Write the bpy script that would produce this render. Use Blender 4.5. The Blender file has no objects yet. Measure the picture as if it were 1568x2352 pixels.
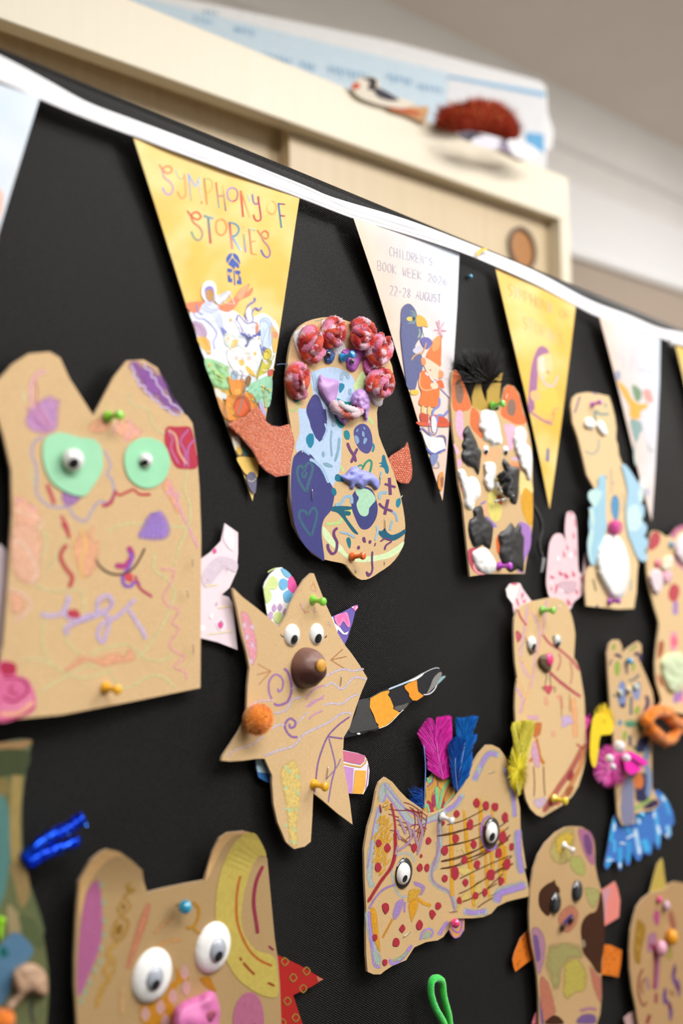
import bpy, bmesh, math, random
from mathutils import Vector, Matrix, geometry, noise
random.seed(7)
C = bpy.context.scene.collection
# ------------------------------------------------------------------ camera
W, H, F = 1568.0, 2352.0, 2287.0            # picture frame in pixels, focal length in pixels (35 mm on 24x36)
D = 0.42; CZ = 1.50                          # distance camera - pin board, camera height
YAW, PITCH, ROLL = math.radians(40.25), math.radians(2.48), 0.02
_a = Vector((math.cos(YAW), math.sin(YAW), 0)); _r = Vector((math.sin(YAW), -math.cos(YAW), 0)); _u = Vector((0, 0, 1))
FW = _a*math.cos(PITCH) + _u*math.sin(PITCH); UP0 = _u*math.cos(PITCH) - _a*math.sin(PITCH)
RT = _r*math.cos(ROLL) - UP0*math.sin(ROLL); UP = UP0*math.cos(ROLL) + _r*math.sin(ROLL)
CAM = Vector((0, -D, CZ))
cd = bpy.data.cameras.new('camera'); cam = bpy.data.objects.new('camera', cd); C.objects.link(cam)
cam.matrix_world = Matrix((( RT.x, UP.x, -FW.x, CAM.x), (RT.y, UP.y, -FW.y, CAM.y), (RT.z, UP.z, -FW.z, CAM.z), (0, 0, 0, 1)))
cd.sensor_fit = 'VERTICAL'; cd.sensor_height = 36; cd.sensor_width = 24; cd.lens = 36*F/H
cd.clip_start = 0.02; cd.clip_end = 50
cd.dof.use_dof = True; cd.dof.focus_distance = 0.655; cd.dof.aperture_fstop = 3.3
bpy.context.scene.camera = cam
# ------------------------------------------------------------------ light
sc = bpy.context.scene; sc.cycles.transparent_max_bounces = 24
sc.view_settings.view_transform = 'Standard'; sc.view_settings.look = 'None'
sc.view_settings.gamma = 1; sc.view_settings.use_curve_mapping = False
sc.view_settings.exposure = 0.0
w = bpy.data.worlds.new('daylight'); sc.world = w; w.use_nodes = True
w.node_tree.nodes['Background'].inputs[0].default_value = (1.0, 0.985, 0.97, 1)
w.node_tree.nodes['Background'].inputs[1].default_value = 0.45
def area(name, loc, target, sx, sy, power, col=(1, 1, 1)):
    l = bpy.data.lights.new(name, 'AREA'); l.shape = 'RECTANGLE'; l.size = sx; l.size_y = sy; l.energy = power; l.color = col
    o = bpy.data.objects.new(name, l); C.objects.link(o); o.location = loc
    o.rotation_euler = (Vector(target) - Vector(loc)).to_track_quat('-Z', 'Y').to_euler(); return o
LZ = 2.60
area('ceiling_panel_light', (1.25, -0.85, LZ), (1.25, -0.85, 0), 1.0, 0.5, 16, (1.0, 0.995, 0.99))
area('ceiling_panel_light', (2.1, -1.7, LZ), (2.1, -1.7, 0), 1.2, 0.6, 36, (1.0, 0.995, 0.99))
area('ceiling_panel_light', (0.15, -1.1, LZ), (0.15, -1.1, 0), 1.0, 0.5, 27, (1.0, 0.995, 0.99))
area('added_side_fill', (2.4, -2.4, 2.0), (0.7, 0, 1.6), 1.4, 1.0, 11, (0.96, 0.98, 1.0))  # added cool fill from the right front, no window there; lifts the poster
area('added_wall_fill', (2.75, -0.35, LZ), (2.75, 0.1, 0), 0.9, 0.3, 17, (1.0, 0.99, 0.98))  # added lamp that brightens the back wall at the right
area('added_ceiling_fill', (1.7, -1.9, 2.15), (1.7, -1.9, 4), 1.2, 0.2, 21, (1.0, 0.985, 0.96))  # added upward fill, no fitting modelled; brightens the ceiling and walls
# ------------------------------------------------------------------ helpers
def lin(c): return tuple(((v/12.92) if v <= .04045 else ((v+.055)/1.055)**2.4) for v in c)
_hc = {}
def hx(s):
    if not isinstance(s, str): return s
    if s not in _hc:
        t = s.lstrip('#'); _hc[s] = lin([int(t[i:i+2], 16)/255 for i in (0, 2, 4)])
    return _hc[s]
def mixc(a, b, t): a = hx(a); b = hx(b); return tuple(a[i]*(1-t)+b[i]*t for i in range(3))
def ray(x, y): return (FW*F + RT*(x-W/2) + UP*(H/2-y)).normalized()
def U(x, y, h=0.0):                         # picture point -> point standing h metres in front of the pin board
    r = ray(x, y); t = (D-h)/r.y; return CAM + r*t
class Plane:
    def __init__(s, x, y, z, vx):           # vertical plane through the point seen at (x,y) at depth z, receding to vanishing column vx
        s.p = CAM + (FW*F + RT*(x-W/2) + UP*(H/2-y))*(z/F)
        a = YAW - 0; th = math.atan((vx-W/2)/F)
        s.d = (_a*math.cos(th) + _r*math.sin(th)); s.n = Vector((-s.d.y, s.d.x, 0))     # n points away from the camera
        if s.n.dot(FW) < 0: s.n = -s.n
    def at(s, x, y, off=0.0):
        r = ray(x, y); t = (s.p - s.n*off - CAM).dot(s.n)/r.dot(s.n); return CAM + r*t
def ppx(x, y):                               # metres per pixel on the board there
    return (U(x, y)-CAM).dot(FW)/F
VIEWS = dict(A=(300,300,3.92), B=(400,600,4.2), C=(500,700,3.4087), D=(620,940,4.612), E=(0,780,2.8), F=(0,1200,2.8), G=(500,1280,4.3556),
  H=(500,1600,4.3556), I=(760,1500,5.2267), J=(820,1620,3.7333), K=(820,1900,3.7333), L=(0,1680,3.5), M=(160,1880,2.6133), N=(1140,1160,4.9),
  O=(780,480,3.459), P=(1020,780,4.2), Q=(1260,600,3.792), R=(1100,560,3.7917), S=(1290,880,4.356), T=(1140,1580,4.356), W=(1320,1440,4.056),
  X=(1140,1880,3.6636), Y=(1448,1180,4.356), Z=(1420,1940,5.709), a=(0,0,1.96), b=(768,0,1.96), o=(0,0,1))
def q(s, n=2):
    if not isinstance(s, str): return s
    v, t = s.split(':'); ox, oy, k = VIEWS[v]; out = []
    for e in t.split():
        f = [float(z) for z in e.split(',')]
        out.append((ox+f[0]/k, oy+f[1]/k) + tuple(g/k for g in f[2:]))
    return out
def smooth(pts, closed, k=5):
    n = len(pts)
    if n < 3: return list(pts)
    out = []
    for i in range(n if closed else n-1):
        g = (lambda j: pts[j % n]) if closed else (lambda j: pts[max(0, min(n-1, j))])
        p0, p1, p2, p3 = g(i-1), g(i), g(i+1), g(i+2)
        for j in range(k):
            t = j/k
            out.append(tuple(0.5*(2*b+(c-a)*t+(2*a-5*b+4*c-d)*t*t+(3*b-a-3*c+d)*t**3) for a, b, c, d in zip(p0, p1, p2, p3)))
    if not closed: out.append(tuple(pts[-1]))
    return out
def dist_poly(x, y, poly):
    m = 1e9; n = len(poly)
    for i in range(n):
        ax, ay = poly[i][:2]; bx, by = poly[(i+1) % n][:2]; dx, dy = bx-ax, by-ay
        l = dx*dx+dy*dy; t = 0 if l == 0 else max(0, min(1, ((x-ax)*dx+(y-ay)*dy)/l))
        e = (x-ax-t*dx)**2+(y-ay-t*dy)**2
        if e < m: m = e
    return math.sqrt(m)
def inside(x, y, poly):
    c = False; n = len(poly); j = n-1
    for i in range(n):
        xi, yi = poly[i][:2]; xj, yj = poly[j][:2]
        if (yi > y) != (yj > y) and x < (xj-xi)*(y-yi)/(yj-yi)+xi: c = not c
        j = i
    return c
def tri(poly, step=None):
    vs = [Vector(p[:2]) for p in poly]; n = len(vs)
    if step:
        xs = [p[0] for p in poly]; ys = [p[1] for p in poly]; y = min(ys)+step*.5; r = 0
        while y < max(ys):
            x = min(xs)+step*(.5 if r % 2 else 1.0)
            while x < max(xs):
                if inside(x, y, poly) and dist_poly(x, y, poly) > step*.45: vs.append(Vector((x, y)))
                x += step
            y += step*.87; r += 1
    o = geometry.delaunay_2d_cdt(vs, [], [list(range(n))], 1, 1e-5)
    return [(v.x, v.y) for v in o[0]], o[2]
class MB:                                     # mesh builder with vertex colours
    def __init__(s): s.v = []; s.f = []; s.c = []; s.sm = []
    def add(s, vs, fs, cols, sm=False):
        o = len(s.v); s.v += [Vector(v) for v in vs]
        s.c += [hx(cols)]*len(vs) if (isinstance(cols, str) or (len(cols) in (3, 4) and isinstance(cols[0], float))) else [hx(c) for c in cols]
        s.f += [tuple(i+o for i in f) for f in fs]; s.sm += [sm]*len(fs)
    def build(s, name, mat, parent=None, label=None):
        org = parent['_o'] if parent is not None and '_o' in parent else (0, 0, 0); org = Vector(org)
        me = bpy.data.meshes.new(name); me.from_pydata([v-org for v in s.v], [], s.f)
        a = me.color_attributes.new('Col', 'FLOAT_COLOR', 'POINT')
        flat = []
        for c in s.c: flat += [c[0], c[1], c[2], c[3] if len(c) > 3 else 1.0]
        a.data.foreach_set('color', flat)
        me.polygons.foreach_set('use_smooth', s.sm); me.materials.append(M[mat] if isinstance(mat, str) else mat); me.update()
        o = bpy.data.objects.new(name, me); C.objects.link(o)
        if parent is not None: o.parent = parent; o['_o'] = tuple(org)
        if label: o['label'] = label
        return o
def thing(name, label, cat, loc, group=None):
    o = bpy.data.objects.new(name, None); C.objects.link(o); o.empty_display_size = .02
    o.location = loc; o['_o'] = tuple(loc); o['label'] = label; o['category'] = cat
    if group: o['group'] = group
    return o
# ------------------------------------------------------------------ materials
M = {}
def mat(name, rough=.6, spec=.3, col=None, metal=0, coat=0, bump=None, mott=0, mscale=60, sheen=0, sss=0, emit=None):
    m = bpy.data.materials.new(name); m.use_nodes = True; nt = m.node_tree; N = nt.nodes; L = nt.links; b = N['Principled BSDF']
    b.inputs['Roughness'].default_value = rough; b.inputs['Specular IOR Level'].default_value = spec
    b.inputs['Metallic'].default_value = metal; b.inputs['Coat Weight'].default_value = coat; b.inputs['Sheen Weight'].default_value = sheen
    tc = N.new('ShaderNodeTexCoord')
    if col is None:
        a = N.new('ShaderNodeVertexColor'); a.layer_name = 'Col'; src = a.outputs[0]
        if name == 'chalk':
            nn = N.new('ShaderNodeTexNoise'); nn.inputs['Scale'].default_value = 1300; nn.inputs['Detail'].default_value = 2; L.new(tc.outputs['Object'], nn.inputs['Vector'])
            mp = N.new('ShaderNodeMapRange'); mp.inputs[1].default_value = .38; mp.inputs[2].default_value = .56; mp.inputs[3].default_value = .66; mp.inputs[4].default_value = 1; L.new(nn.outputs[0], mp.inputs[0])
            ml = N.new('ShaderNodeMath'); ml.operation = 'MULTIPLY'; L.new(a.outputs['Alpha'], ml.inputs[0]); L.new(mp.outputs[0], ml.inputs[1]); L.new(ml.outputs[0], b.inputs['Alpha'])
    else:
        a = N.new('ShaderNodeRGB'); a.outputs[0].default_value = (*hx(col), 1); src = a.outputs[0]
    if mott:
        n = N.new('ShaderNodeTexNoise'); n.inputs['Scale'].default_value = mscale; n.inputs['Detail'].default_value = 5; L.new(tc.outputs['Object'], n.inputs['Vector'])
        mr = N.new('ShaderNodeMapRange'); mr.inputs[1].default_value = .3; mr.inputs[2].default_value = .7; mr.inputs[3].default_value = 1-mott; mr.inputs[4].default_value = 1+mott
        L.new(n.outputs[0], mr.inputs[0]); mx = N.new('ShaderNodeVectorMath'); mx.operation = 'SCALE'; L.new(src, mx.inputs[0]); L.new(mr.outputs[0], mx.inputs['Scale']); src = mx.outputs[0]
    L.new(src, b.inputs['Base Color'])
    if bump:
        sc_, st, dist = bump
        n2 = N.new('ShaderNodeTexNoise'); n2.inputs['Scale'].default_value = sc_; n2.inputs['Detail'].default_value = 4; L.new(tc.outputs['Object'], n2.inputs['Vector'])
        bp = N.new('ShaderNodeBump'); bp.inputs['Strength'].default_value = st; bp.inputs['Distance'].default_value = dist
        L.new(n2.outputs[0], bp.inputs['Height']); L.new(bp.outputs[0], b.inputs['Normal'])
    M[name] = m; return m
mat('kraft_card', .75, .25, mott=.07, mscale=900, bump=(1500, .25, .0003))
mat('printed_paper', .55, .3, mott=.03, mscale=120)
mat('flag_paper', .5, .35, mott=.05, mscale=45)
mat('paint', .65, .25, mott=.08, mscale=400, bump=(700, .2, .0002))
mat('chalk', .9, .1, mott=.12, mscale=700)
mat('print_ink', .5, .3, mott=.06, mscale=300)
mat('clay', .42, .5, mott=.04, mscale=200, bump=(220, .35, .0012))
mat('plastic', .18, .6, coat=.4)
mat('clear_bead', .08, .8, coat=1)
mat('yarn', .95, .1, sheen=.5, bump=(1800, .9, .001), mott=.12, mscale=900)
mat('feather', .55, .25, mott=.12, mscale=500)
mat('fuzz', .95, .1, sheen=.4, bump=(1200, .9, .001), mott=.15, mscale=600)
mat('eye_plastic', .12, .6, coat=1)
mat('tape_cotton', .85, .15, mott=.02, mscale=400, bump=(1800, .3, .0003))
mat('tinsel', .15, 1, metal=.85)
mat('steel', .25, .5, metal=1, col='#c8c8c8')
# ------------------------------------------------------------------ shape makers on the board
def hh(h, x, y): return h(x, y) if callable(h) else h
def _near(A, B):
    (pa, wa, fa), (pb, wb, fb) = A, B; m = wa+wb+1.5
    if min(p[0] for p in pa) > max(p[0] for p in pb)+m or min(p[0] for p in pb) > max(p[0] for p in pa)+m: return False
    if min(p[1] for p in pa) > max(p[1] for p in pb)+m or min(p[1] for p in pb) > max(p[1] for p in pa)+m: return False
    for X, Y, fill in ((pa, pb, fb), (pb, pa, fa)):
        for x, y in X:
            if fill and inside(x, y, Y): return True
            for i in range(len(Y)-1):
                ax, ay = Y[i]; bx, by = Y[i+1]; dx, dy = bx-ax, by-ay; l = dx*dx+dy*dy; t = 0 if l == 0 else max(0, min(1, ((x-ax)*dx+(y-ay)*dy)/l))
                if (x-ax-t*dx)**2+(y-ay-t*dy)**2 < m*m: return True
    return False
def ink(parent, name, shapes, h, mat='paint', label=None, step=3e-6, P=U):
    lv = parent.get('_lv', 0) if parent is not None else 0; last = None; parts = []; split = mat in ('paint', 'chalk') and parent is not None
    for s in shapes:
        k = s[0]
        if str(s[1:]) != last: lv += 1 if k != 'd' else 1
        last = None; dz = 0.00003+lv*step; soft = mat == 'chalk'
        def up(x, y): return P(x, y, hh(h, x, y)+dz)
        if k in 'bp':
            pts = q(s[1]); poly = smooth(pts, True, 4) if k == 'b' else pts; poly = [p[:2] for p in poly]
            if soft:
                sz_ = max(2.2, min(max(p[0] for p in poly)-min(p[0] for p in poly), max(p[1] for p in poly)-min(p[1] for p in poly))/7); vs, fs = tri(poly, sz_); c_ = hx(s[2])
                cs = [c_+(min(1.0, .05+dist_poly(x, y, poly)/min(3.2, sz_*1.1)),) for x, y in vs]
                parts.append(([up(*p) for p in vs], fs, cs, (poly, 0, True)))
            else:
                vs, fs = tri(poly, (s[3] if len(s) > 3 else None)); parts.append(([up(*p) for p in vs], fs, s[2], (poly, 0, True)))
        elif k == 'd':
            for x, y, r in q(s[1], 3):
                vs = smooth([(x+r*.66*math.cos(a*math.pi/4)*(1+random.uniform(-.22, .16)), y+r*.95*math.sin(a*math.pi/4)*(1+random.uniform(-.22, .16))) for a in range(8)], True, 3)
                parts.append(([up(*p) for p in vs], [tuple(range(24))], s[2], (vs, 0, True)))
        elif k in 'sl':
            pts = q(s[1]); wd = s[2]; path = smooth(pts, False, 5) if k == 's' else list(pts); n = len(path)
            rows = [[], [], [], []] if soft else [[], []]; cs = []; ks = (1.25, .55, -.55, -1.25) if soft else (1, -1)
            for i, p in enumerate(path):
                a = path[max(0, i-1)]; b = path[min(n-1, i+1)]; dx, dy = b[0]-a[0], b[1]-a[1]; l = math.hypot(dx, dy) or 1
                t = i/(n-1) if n > 1 else 0
                ww = wd*.5*(1+.12*noise.noise(Vector((p[0]*.15, p[1]*.15, 3.1))))
                if i in (0, n-1) and n > 2: ww *= .6
                for r_, k_ in zip(rows, ks): r_.append((p[0]-dy/l*ww*k_, p[1]+dx/l*ww*k_))
                cs.append(mixc(s[3], s[4], t) if len(s) > 4 else hx(s[3]))
            vs = [up(*p) for r_ in rows for p in r_]
            cc = [c+(0.0,) for c in cs]+cs+cs+[c+(0.0,) for c in cs] if soft else cs+cs
            parts.append((vs, [(m*n+i, m*n+i+1, (m+1)*n+i+1, (m+1)*n+i) for m in range(len(rows)-1) for i in range(n-1)], cc, ([p[:2] for p in path], wd*.5, False)))
    if parent is not None: parent['_lv'] = lv
    grp = list(range(len(parts)))
    def root(i):
        while grp[i] != i: i = grp[i]
        return i
    if split:
        for i in range(len(parts)):
            for j in range(i):
                if root(i) != root(j) and _near(parts[i][3], parts[j][3]): grp[root(i)] = root(j)
    else: grp = [0]*len(parts)
    cl = {}
    for i, p in enumerate(parts): cl.setdefault(root(i), []).append(p)
    nm = name[:-1] if (split and len(cl) > 1 and name.endswith('s') and not name.endswith('ss')) else name; o = None
    for c in cl.values():
        mb = MB()
        for p in c: mb.add(p[0], p[1], p[2])
        o = mb.build(nm, mat, parent, label)
    return o
def sheet(parent, name, pts, h, th, col, mat='kraft_card', closed_smooth=0, step=None, colf=None, label=None, P=U, edge=None):
    pts = q(pts); poly = smooth(pts, True, closed_smooth) if closed_smooth else [tuple(p[:2]) for p in pts]
    if callable(h): step = 9
    if step:                                             # subdivide the outline so that it follows the bend
        o = []; n = len(poly)
        for i in range(n):
            a, b = poly[i], poly[(i+1) % n]; k = max(1, int(math.hypot(a[0]-b[0], a[1]-b[1])/step))
            o += [(a[0]+(b[0]-a[0])*j/k, a[1]+(b[1]-a[1])*j/k) for j in range(k)]
        poly = o
    if sum(poly[i][0]*poly[(i+1)%len(poly)][1]-poly[(i+1)%len(poly)][0]*poly[i][1] for i in range(len(poly))) < 0: poly = poly[::-1]
    vs, fs = tri(poly, step); mb = MB()
    front = [P(x, y, hh(h, x, y)+th) for x, y in vs]
    cols = [colf(x, y) for x, y in vs] if colf else col
    mb.add(front, fs, cols, bool(step))
    n = len(poly); e = edge or (mixc(col, '#ffffff', .12) if not colf else '#e8e0d8')
    a = [P(x, y, hh(h, x, y)+th) for x, y in poly]; b = []
    for (x, y), pa in zip(poly, a):
        nn = (P(x, y, hh(h, x, y)+th+.001)-P(x, y, hh(h, x, y)+th)); b.append(pa + NRM.get(P, NRM[0])*(-th))
    mb.add(a+b, [(i, (i+1) % n, n+(i+1) % n, n+i) for i in range(n)], e)
    bk = [v + NRM.get(P, NRM[0])*(-th) for v in front]; mb.add(bk, [tuple(reversed(f)) for f in fs], e)
    return mb.build(name, mat, parent, label)
NRM = {U: Vector((0, -1, 0)), 0: Vector((0, -1, 0))}
def puff(parent, name, pts, h, hgt, col, mat='clay', rad=None, step=None, lump=.25, k=4, label=None, colf=None, ls=.12):
    poly = smooth(q(pts), True, k); xs = [p[0] for p in poly]; ys = [p[1] for p in poly]
    size = min(max(xs)-min(xs), max(ys)-min(ys)); rad = rad or size*.45; step = step or max(1.6, size/11)
    vs, fs = tri(poly, step); out = []
    for x, y in vs:
        d = min(1, dist_poly(x, y, poly)/rad); e = math.sqrt(max(0, 1-(1-d)**2))
        e *= 1+lump*noise.noise(Vector((x*ls, y*ls, hgt*900)))
        out.append(U(x, y, h+.0002+hgt*e))
    mb = MB(); mb.add(out, fs, [colf(x, y) for x, y in vs] if colf else col, True)
    n = len(poly)
    a = [U(x, y, h+.0002) for x, y in poly]; b = [p+Vector((0, .0004, 0)) for p in a]
    mb.add(a+b, [(i, (i+1) % n, n+(i+1) % n, n+i) for i in range(n)], colf(*poly[0]) if colf else col)
    return mb.build(name, mat, parent, label)
def tube(parent, name, pts, r, colf, mat='yarn', sides=8, k=6, jit=0, label=None, mb=None, flat=1.0, cap=True):
    path = smooth([tuple(p) for p in pts], False, k); P3 = [U(*p) for p in path]; own = mb is None; mb = mb or MB(); n = len(P3)
    vs, cs = [], []; dist = 0
    for i, p in enumerate(P3):
        t = (P3[min(n-1, i+1)]-P3[max(0, i-1)]); t = t.normalized() if t.length else Vector((1, 0, 0))
        if i: dist += (p-P3[i-1]).length
        s1 = t.cross(Vector((0, -1, 0)))
        s1 = s1.normalized() if s1.length > 1e-6 else Vector((1, 0, 0)); s2 = s1.cross(t).normalized()
        rr = r*(.55 if cap and i in (0, n-1) else 1)
        for j in range(sides):
            a = j*2*math.pi/sides; jj = 1+random.uniform(-jit, jit)
            vs.append(p+(s1*math.cos(a)+s2*math.sin(a)*flat)*rr*jj); cs.append(colf(dist, a) if callable(colf) else hx(colf))
    fs = [(i*sides+j, i*sides+(j+1) % sides, (i+1)*sides+(j+1) % sides, (i+1)*sides+j) for i in range(n-1) for j in range(sides)]
    fs += [tuple(range(sides))[::-1], tuple((n-1)*sides+j for j in range(sides))]
    mb.add(vs, fs, cs, True)
    return mb.build(name, mat, parent, label) if own else mb
def fibres(parent, name, items, mat='feather', label=None):        # items: (x0,y0,h0, x1,y1,h1, widthpx, col, bendx, bendy)
    mb = MB()
    for x0, y0, h0, x1, y1, h1, wd, col, bx, by in items:
        n = 4; vs = []
        dx, dy = x1-x0, y1-y0; l = math.hypot(dx, dy) or 1
        for i in range(n+1):
            t = i/n; x = x0+dx*t+bx*4*t*(1-t); y = y0+dy*t+by*4*t*(1-t); h = h0+(h1-h0)*t
            ww = wd*.5*(1-t*.75)
            vs += [U(x-dy/l*ww, y+dx/l*ww, h), U(x+dy/l*ww, y-dx/l*ww, h+.0002)]
        mb.add(vs, [(2*i, 2*i+1, 2*i+3, 2*i+2) for i in range(n)], col)
    return mb.build(name, mat, parent, label)
def feather(parent, name, spine, wl, wr, cols, h, dens=2.2, ang=.55, ragged=.25, label=None, fluff=0):
    sp = smooth(q(spine), False, 8); n = len(sp); it = []; tot = sum(math.hypot(sp[i+1][0]-sp[i][0], sp[i+1][1]-sp[i][1]) for i in range(n-1))
    cnt = int(tot*dens)
    for i in range(cnt):
        t = (i+random.random())/cnt; j = min(n-2, int(t*(n-1))); p = sp[j]; g = sp[j+1]; dx, dy = g[0]-p[0], g[1]-p[1]; l = math.hypot(dx, dy) or 1; dx /= l; dy /= l
        prof = min(1, .25+t*2.2)*(1 if t < .93 else .8)
        for s, wv in ((-1, wl), (1, wr)):
            ww = (wv(t) if callable(wv) else wv*prof)*(1+random.uniform(-ragged, ragged*.4))
            ex = p[0]+s*(-dy)*ww*math.cos(ang)+dx*ww*math.sin(ang)*1.2; ey = p[1]+s*dx*ww*math.cos(ang)+dy*ww*math.sin(ang)*1.2
            c = random.choice(cols)
            it.append((p[0], p[1], h+.001, ex, ey, h+random.uniform(0, .0012), 2.4, c, s*dy*-.05*ww, 0))
    o = fibres(parent, name, it, 'feather', label)
    q_ = tube(o, 'quill', [(p[0], p[1], h+.0013) for p in sp[::4]], .0003, mixc(cols[0], '#ffffff', .3), 'feather', 5, 2)
    return o
def vane(parent, outline, spine, h, cols, ragged=.12, label=None, n=260, wd=1.4, name='feather'):
    pts = q(outline); sp = smooth(q(spine), False, 8); hf = (lambda x, y: hh(h, x, y))
    def colf(x, y): return mixc(cols[0], cols[1], .5+.5*noise.noise(Vector((x*.35, y*.06, 1))))
    poly = []
    for i, p in enumerate(smooth(pts, True, 6)):
        poly.append((p[0]+random.uniform(-1, 1)*ragged*4, p[1]+random.uniform(-1, 1)*ragged*4))
    mb = MB(); vs, fs = tri(poly, 5); mb.add([U(x, y, hf(x, y)+.0006*math.sin(x*.2)) for x, y in vs], fs, [colf(x, y) for x, y in vs], True)
    o = mb.build(name, 'feather', parent, label); it = []; m = len(sp)
    for i in range(n):
        x, y = random.choice(poly) if i % 2 else (random.uniform(min(p[0] for p in poly), max(p[0] for p in poly)), random.uniform(min(p[1] for p in poly), max(p[1] for p in poly)))
        if i % 2 == 0 and not inside(x, y, poly): continue
        j = min(range(m), key=lambda k: (sp[k][0]-x)**2+(sp[k][1]-y)**2); j2 = max(0, j-int(m*.25)); sx, sy = sp[j2]
        ex, ey = x+(x-sx)*.06*random.random(), y+(y-sy)*.10*random.random()
        it.append((sx+(x-sx)*.15, sy+(y-sy)*.15, hf(sx, sy)+.0009, ex, ey, hf(x, y)+.0008+random.uniform(0, .0006), wd, random.choice(cols), 0, 0))
    fibres(o, 'barbs', it, 'feather')
    tube(o, 'quill', [(p[0], p[1], hf(*p)+.0013) for p in sp[:int(m*.7):4]], .0003, mixc(cols[0], '#ffffff', .3), 'feather', 5, 2)
    return o
def fluffball(parent, name, cx, cy, rx, ry, h, cols, n=420, wd=1.2, depth=.006, label=None, core=True, mat='fuzz'):
    it = []
    for i in range(n):
        a = random.uniform(0, 2*math.pi); k = random.uniform(.75, 1.15)
        r0 = random.uniform(0, .6); e = random.uniform(-.3, 1)
        it.append((cx+rx*r0*math.cos(a), cy+ry*r0*math.sin(a), h+depth*(1-r0), cx+rx*k*math.cos(a+.2), cy+ry*k*math.sin(a+.2), h+depth*.5*max(0, e), wd, random.choice(cols), random.uniform(-2, 2), random.uniform(-2, 2)))
    return fibres(parent, name, it, mat, label)
def cap(mb, x, y, h, rx, rz, hgt, col, n=20, m=6, flat0=0, dx=0, dz=0, prx=None):   # spherical cap on the board, radii in metres
    c = U(x, y, h); vs = [c+Vector((0, -hgt, 0))]; fs = []
    for i in range(1, m+1):
        t = i/m; rr = math.sin(t*math.pi/2); zz = math.cos(t*math.pi/2)
        for j in range(n):
            a = j*2*math.pi/n; vs.append(c+Vector((rx*rr*math.cos(a), -hgt*zz, rz*rr*math.sin(a))))
    fs += [(0, 1+(j+1) % n, 1+j) for j in range(n)]
    for i in range(m-1):
        for j in range(n): fs.append((1+i*n+j, 1+i*n+(j+1) % n, 1+(i+1)*n+(j+1) % n, 1+(i+1)*n+j))
    o = 1+(m-1)*n; b = len(vs); vs += [c+Vector((rx*math.cos(j*2*math.pi/n), .0008, rz*math.sin(j*2*math.pi/n))) for j in range(n)]
    fs += [(o+j, o+(j+1) % n, b+(j+1) % n, b+j) for j in range(n)]
    mb.add(vs, fs, col, True)
def googly(parent, x, y, rpx, h, px, py, prpx, white='#f2f2f0', black='#15181a', dome=.25, rim=None, wx=1.0, label=None, name='googly_eye'):
    s = ppx(x, y); r = rpx*s; mb = MB()
    if rim:
        cap(mb, x, y, h, r*rim*wx, r*rim, r*.35, '#17191b'); e = mb.build(name, 'eye_plastic', parent, label)
        mb = MB(); cap(mb, x+px*.15, y+py*.1, h+r*.3, r*wx, r, r*dome, white); p = mb.build('white', 'eye_plastic', e); hb = h+r*.3
    else:
        cap(mb, x, y, h, r*wx, r, r*dome, white); e = mb.build(name, 'eye_plastic', parent, label); hb = h
    mb = MB(); pr = prpx*s; c = U(x, y, hb); d0 = min(.9, math.hypot(px/(.66*rpx), py/rpx)); ox, oz = (px*s-r*dome*math.sqrt(1-d0*d0)*.763)/.66, -py*s      # pupil patch lies on the dome
    n = 16; ring = []; vs = []; fs = []
    for k in range(5):
        for j in range(n):
            a = j*2*math.pi/n; X = ox+pr*wx*k/4*math.cos(a); Zc = oz+pr*k/4*math.sin(a)
            d = min(1, math.hypot(X/(r*wx), Zc/r)); vs.append(c+Vector((X, -r*dome*math.sqrt(max(0, 1-d*d))-.00015, Zc)))
    for k in range(4):
        for j in range(n): fs.append((k*n+j, k*n+(j+1) % n, (k+1)*n+(j+1) % n, (k+1)*n+j))
    mb.add(vs, fs, black, True); mb.build('pupil', 'eye_plastic', e); return e
def ball(parent, name, x, y, h, rpx, col, mat='fuzz', fuzz=0, cols=None, label=None, sq=1):
    s = ppx(x, y); r = rpx*s; c = U(x, y, h); c = Vector((c.x, -(h+r*sq*.85), c.z)); c = c if False else U(x, y, h+r*sq*.85)
    mb = MB(); vs = []; fs = []; n, m = 24, 14; cs = []
    for i in range(m+1):
        for j in range(n):
            a, b = math.pi*i/m, 2*math.pi*j/n; d = Vector((math.sin(a)*math.cos(b), -math.cos(a)*sq, math.sin(a)*math.sin(b)))
            k = 1+.05*noise.noise(d*3+Vector((x, 0, y))); vs.append(c+d*r*k); cs.append(hx(col))
    for i in range(m):
        for j in range(n): fs.append((i*n+j, i*n+(j+1) % n, (i+1)*n+(j+1) % n, (i+1)*n+j))
    mb.add(vs, fs, cs, True)
    for i in range(fuzz):
        d = Vector((random.gauss(0, 1), -abs(random.gauss(0, 1)), random.gauss(0, 1))).normalized(); t = d.cross(Vector((random.random(), random.random(), 1))).normalized()
        p = c+d*r*.97; e = p+d*r*random.uniform(.1, .22)+t*r*random.uniform(-.1, .1); s1 = d.cross(t)*r*.03
        mb.add([p-s1, p+s1, e], [(0, 1, 2)], random.choice(cols or [col]))
    return mb.build(name, mat, parent, label)
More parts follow.
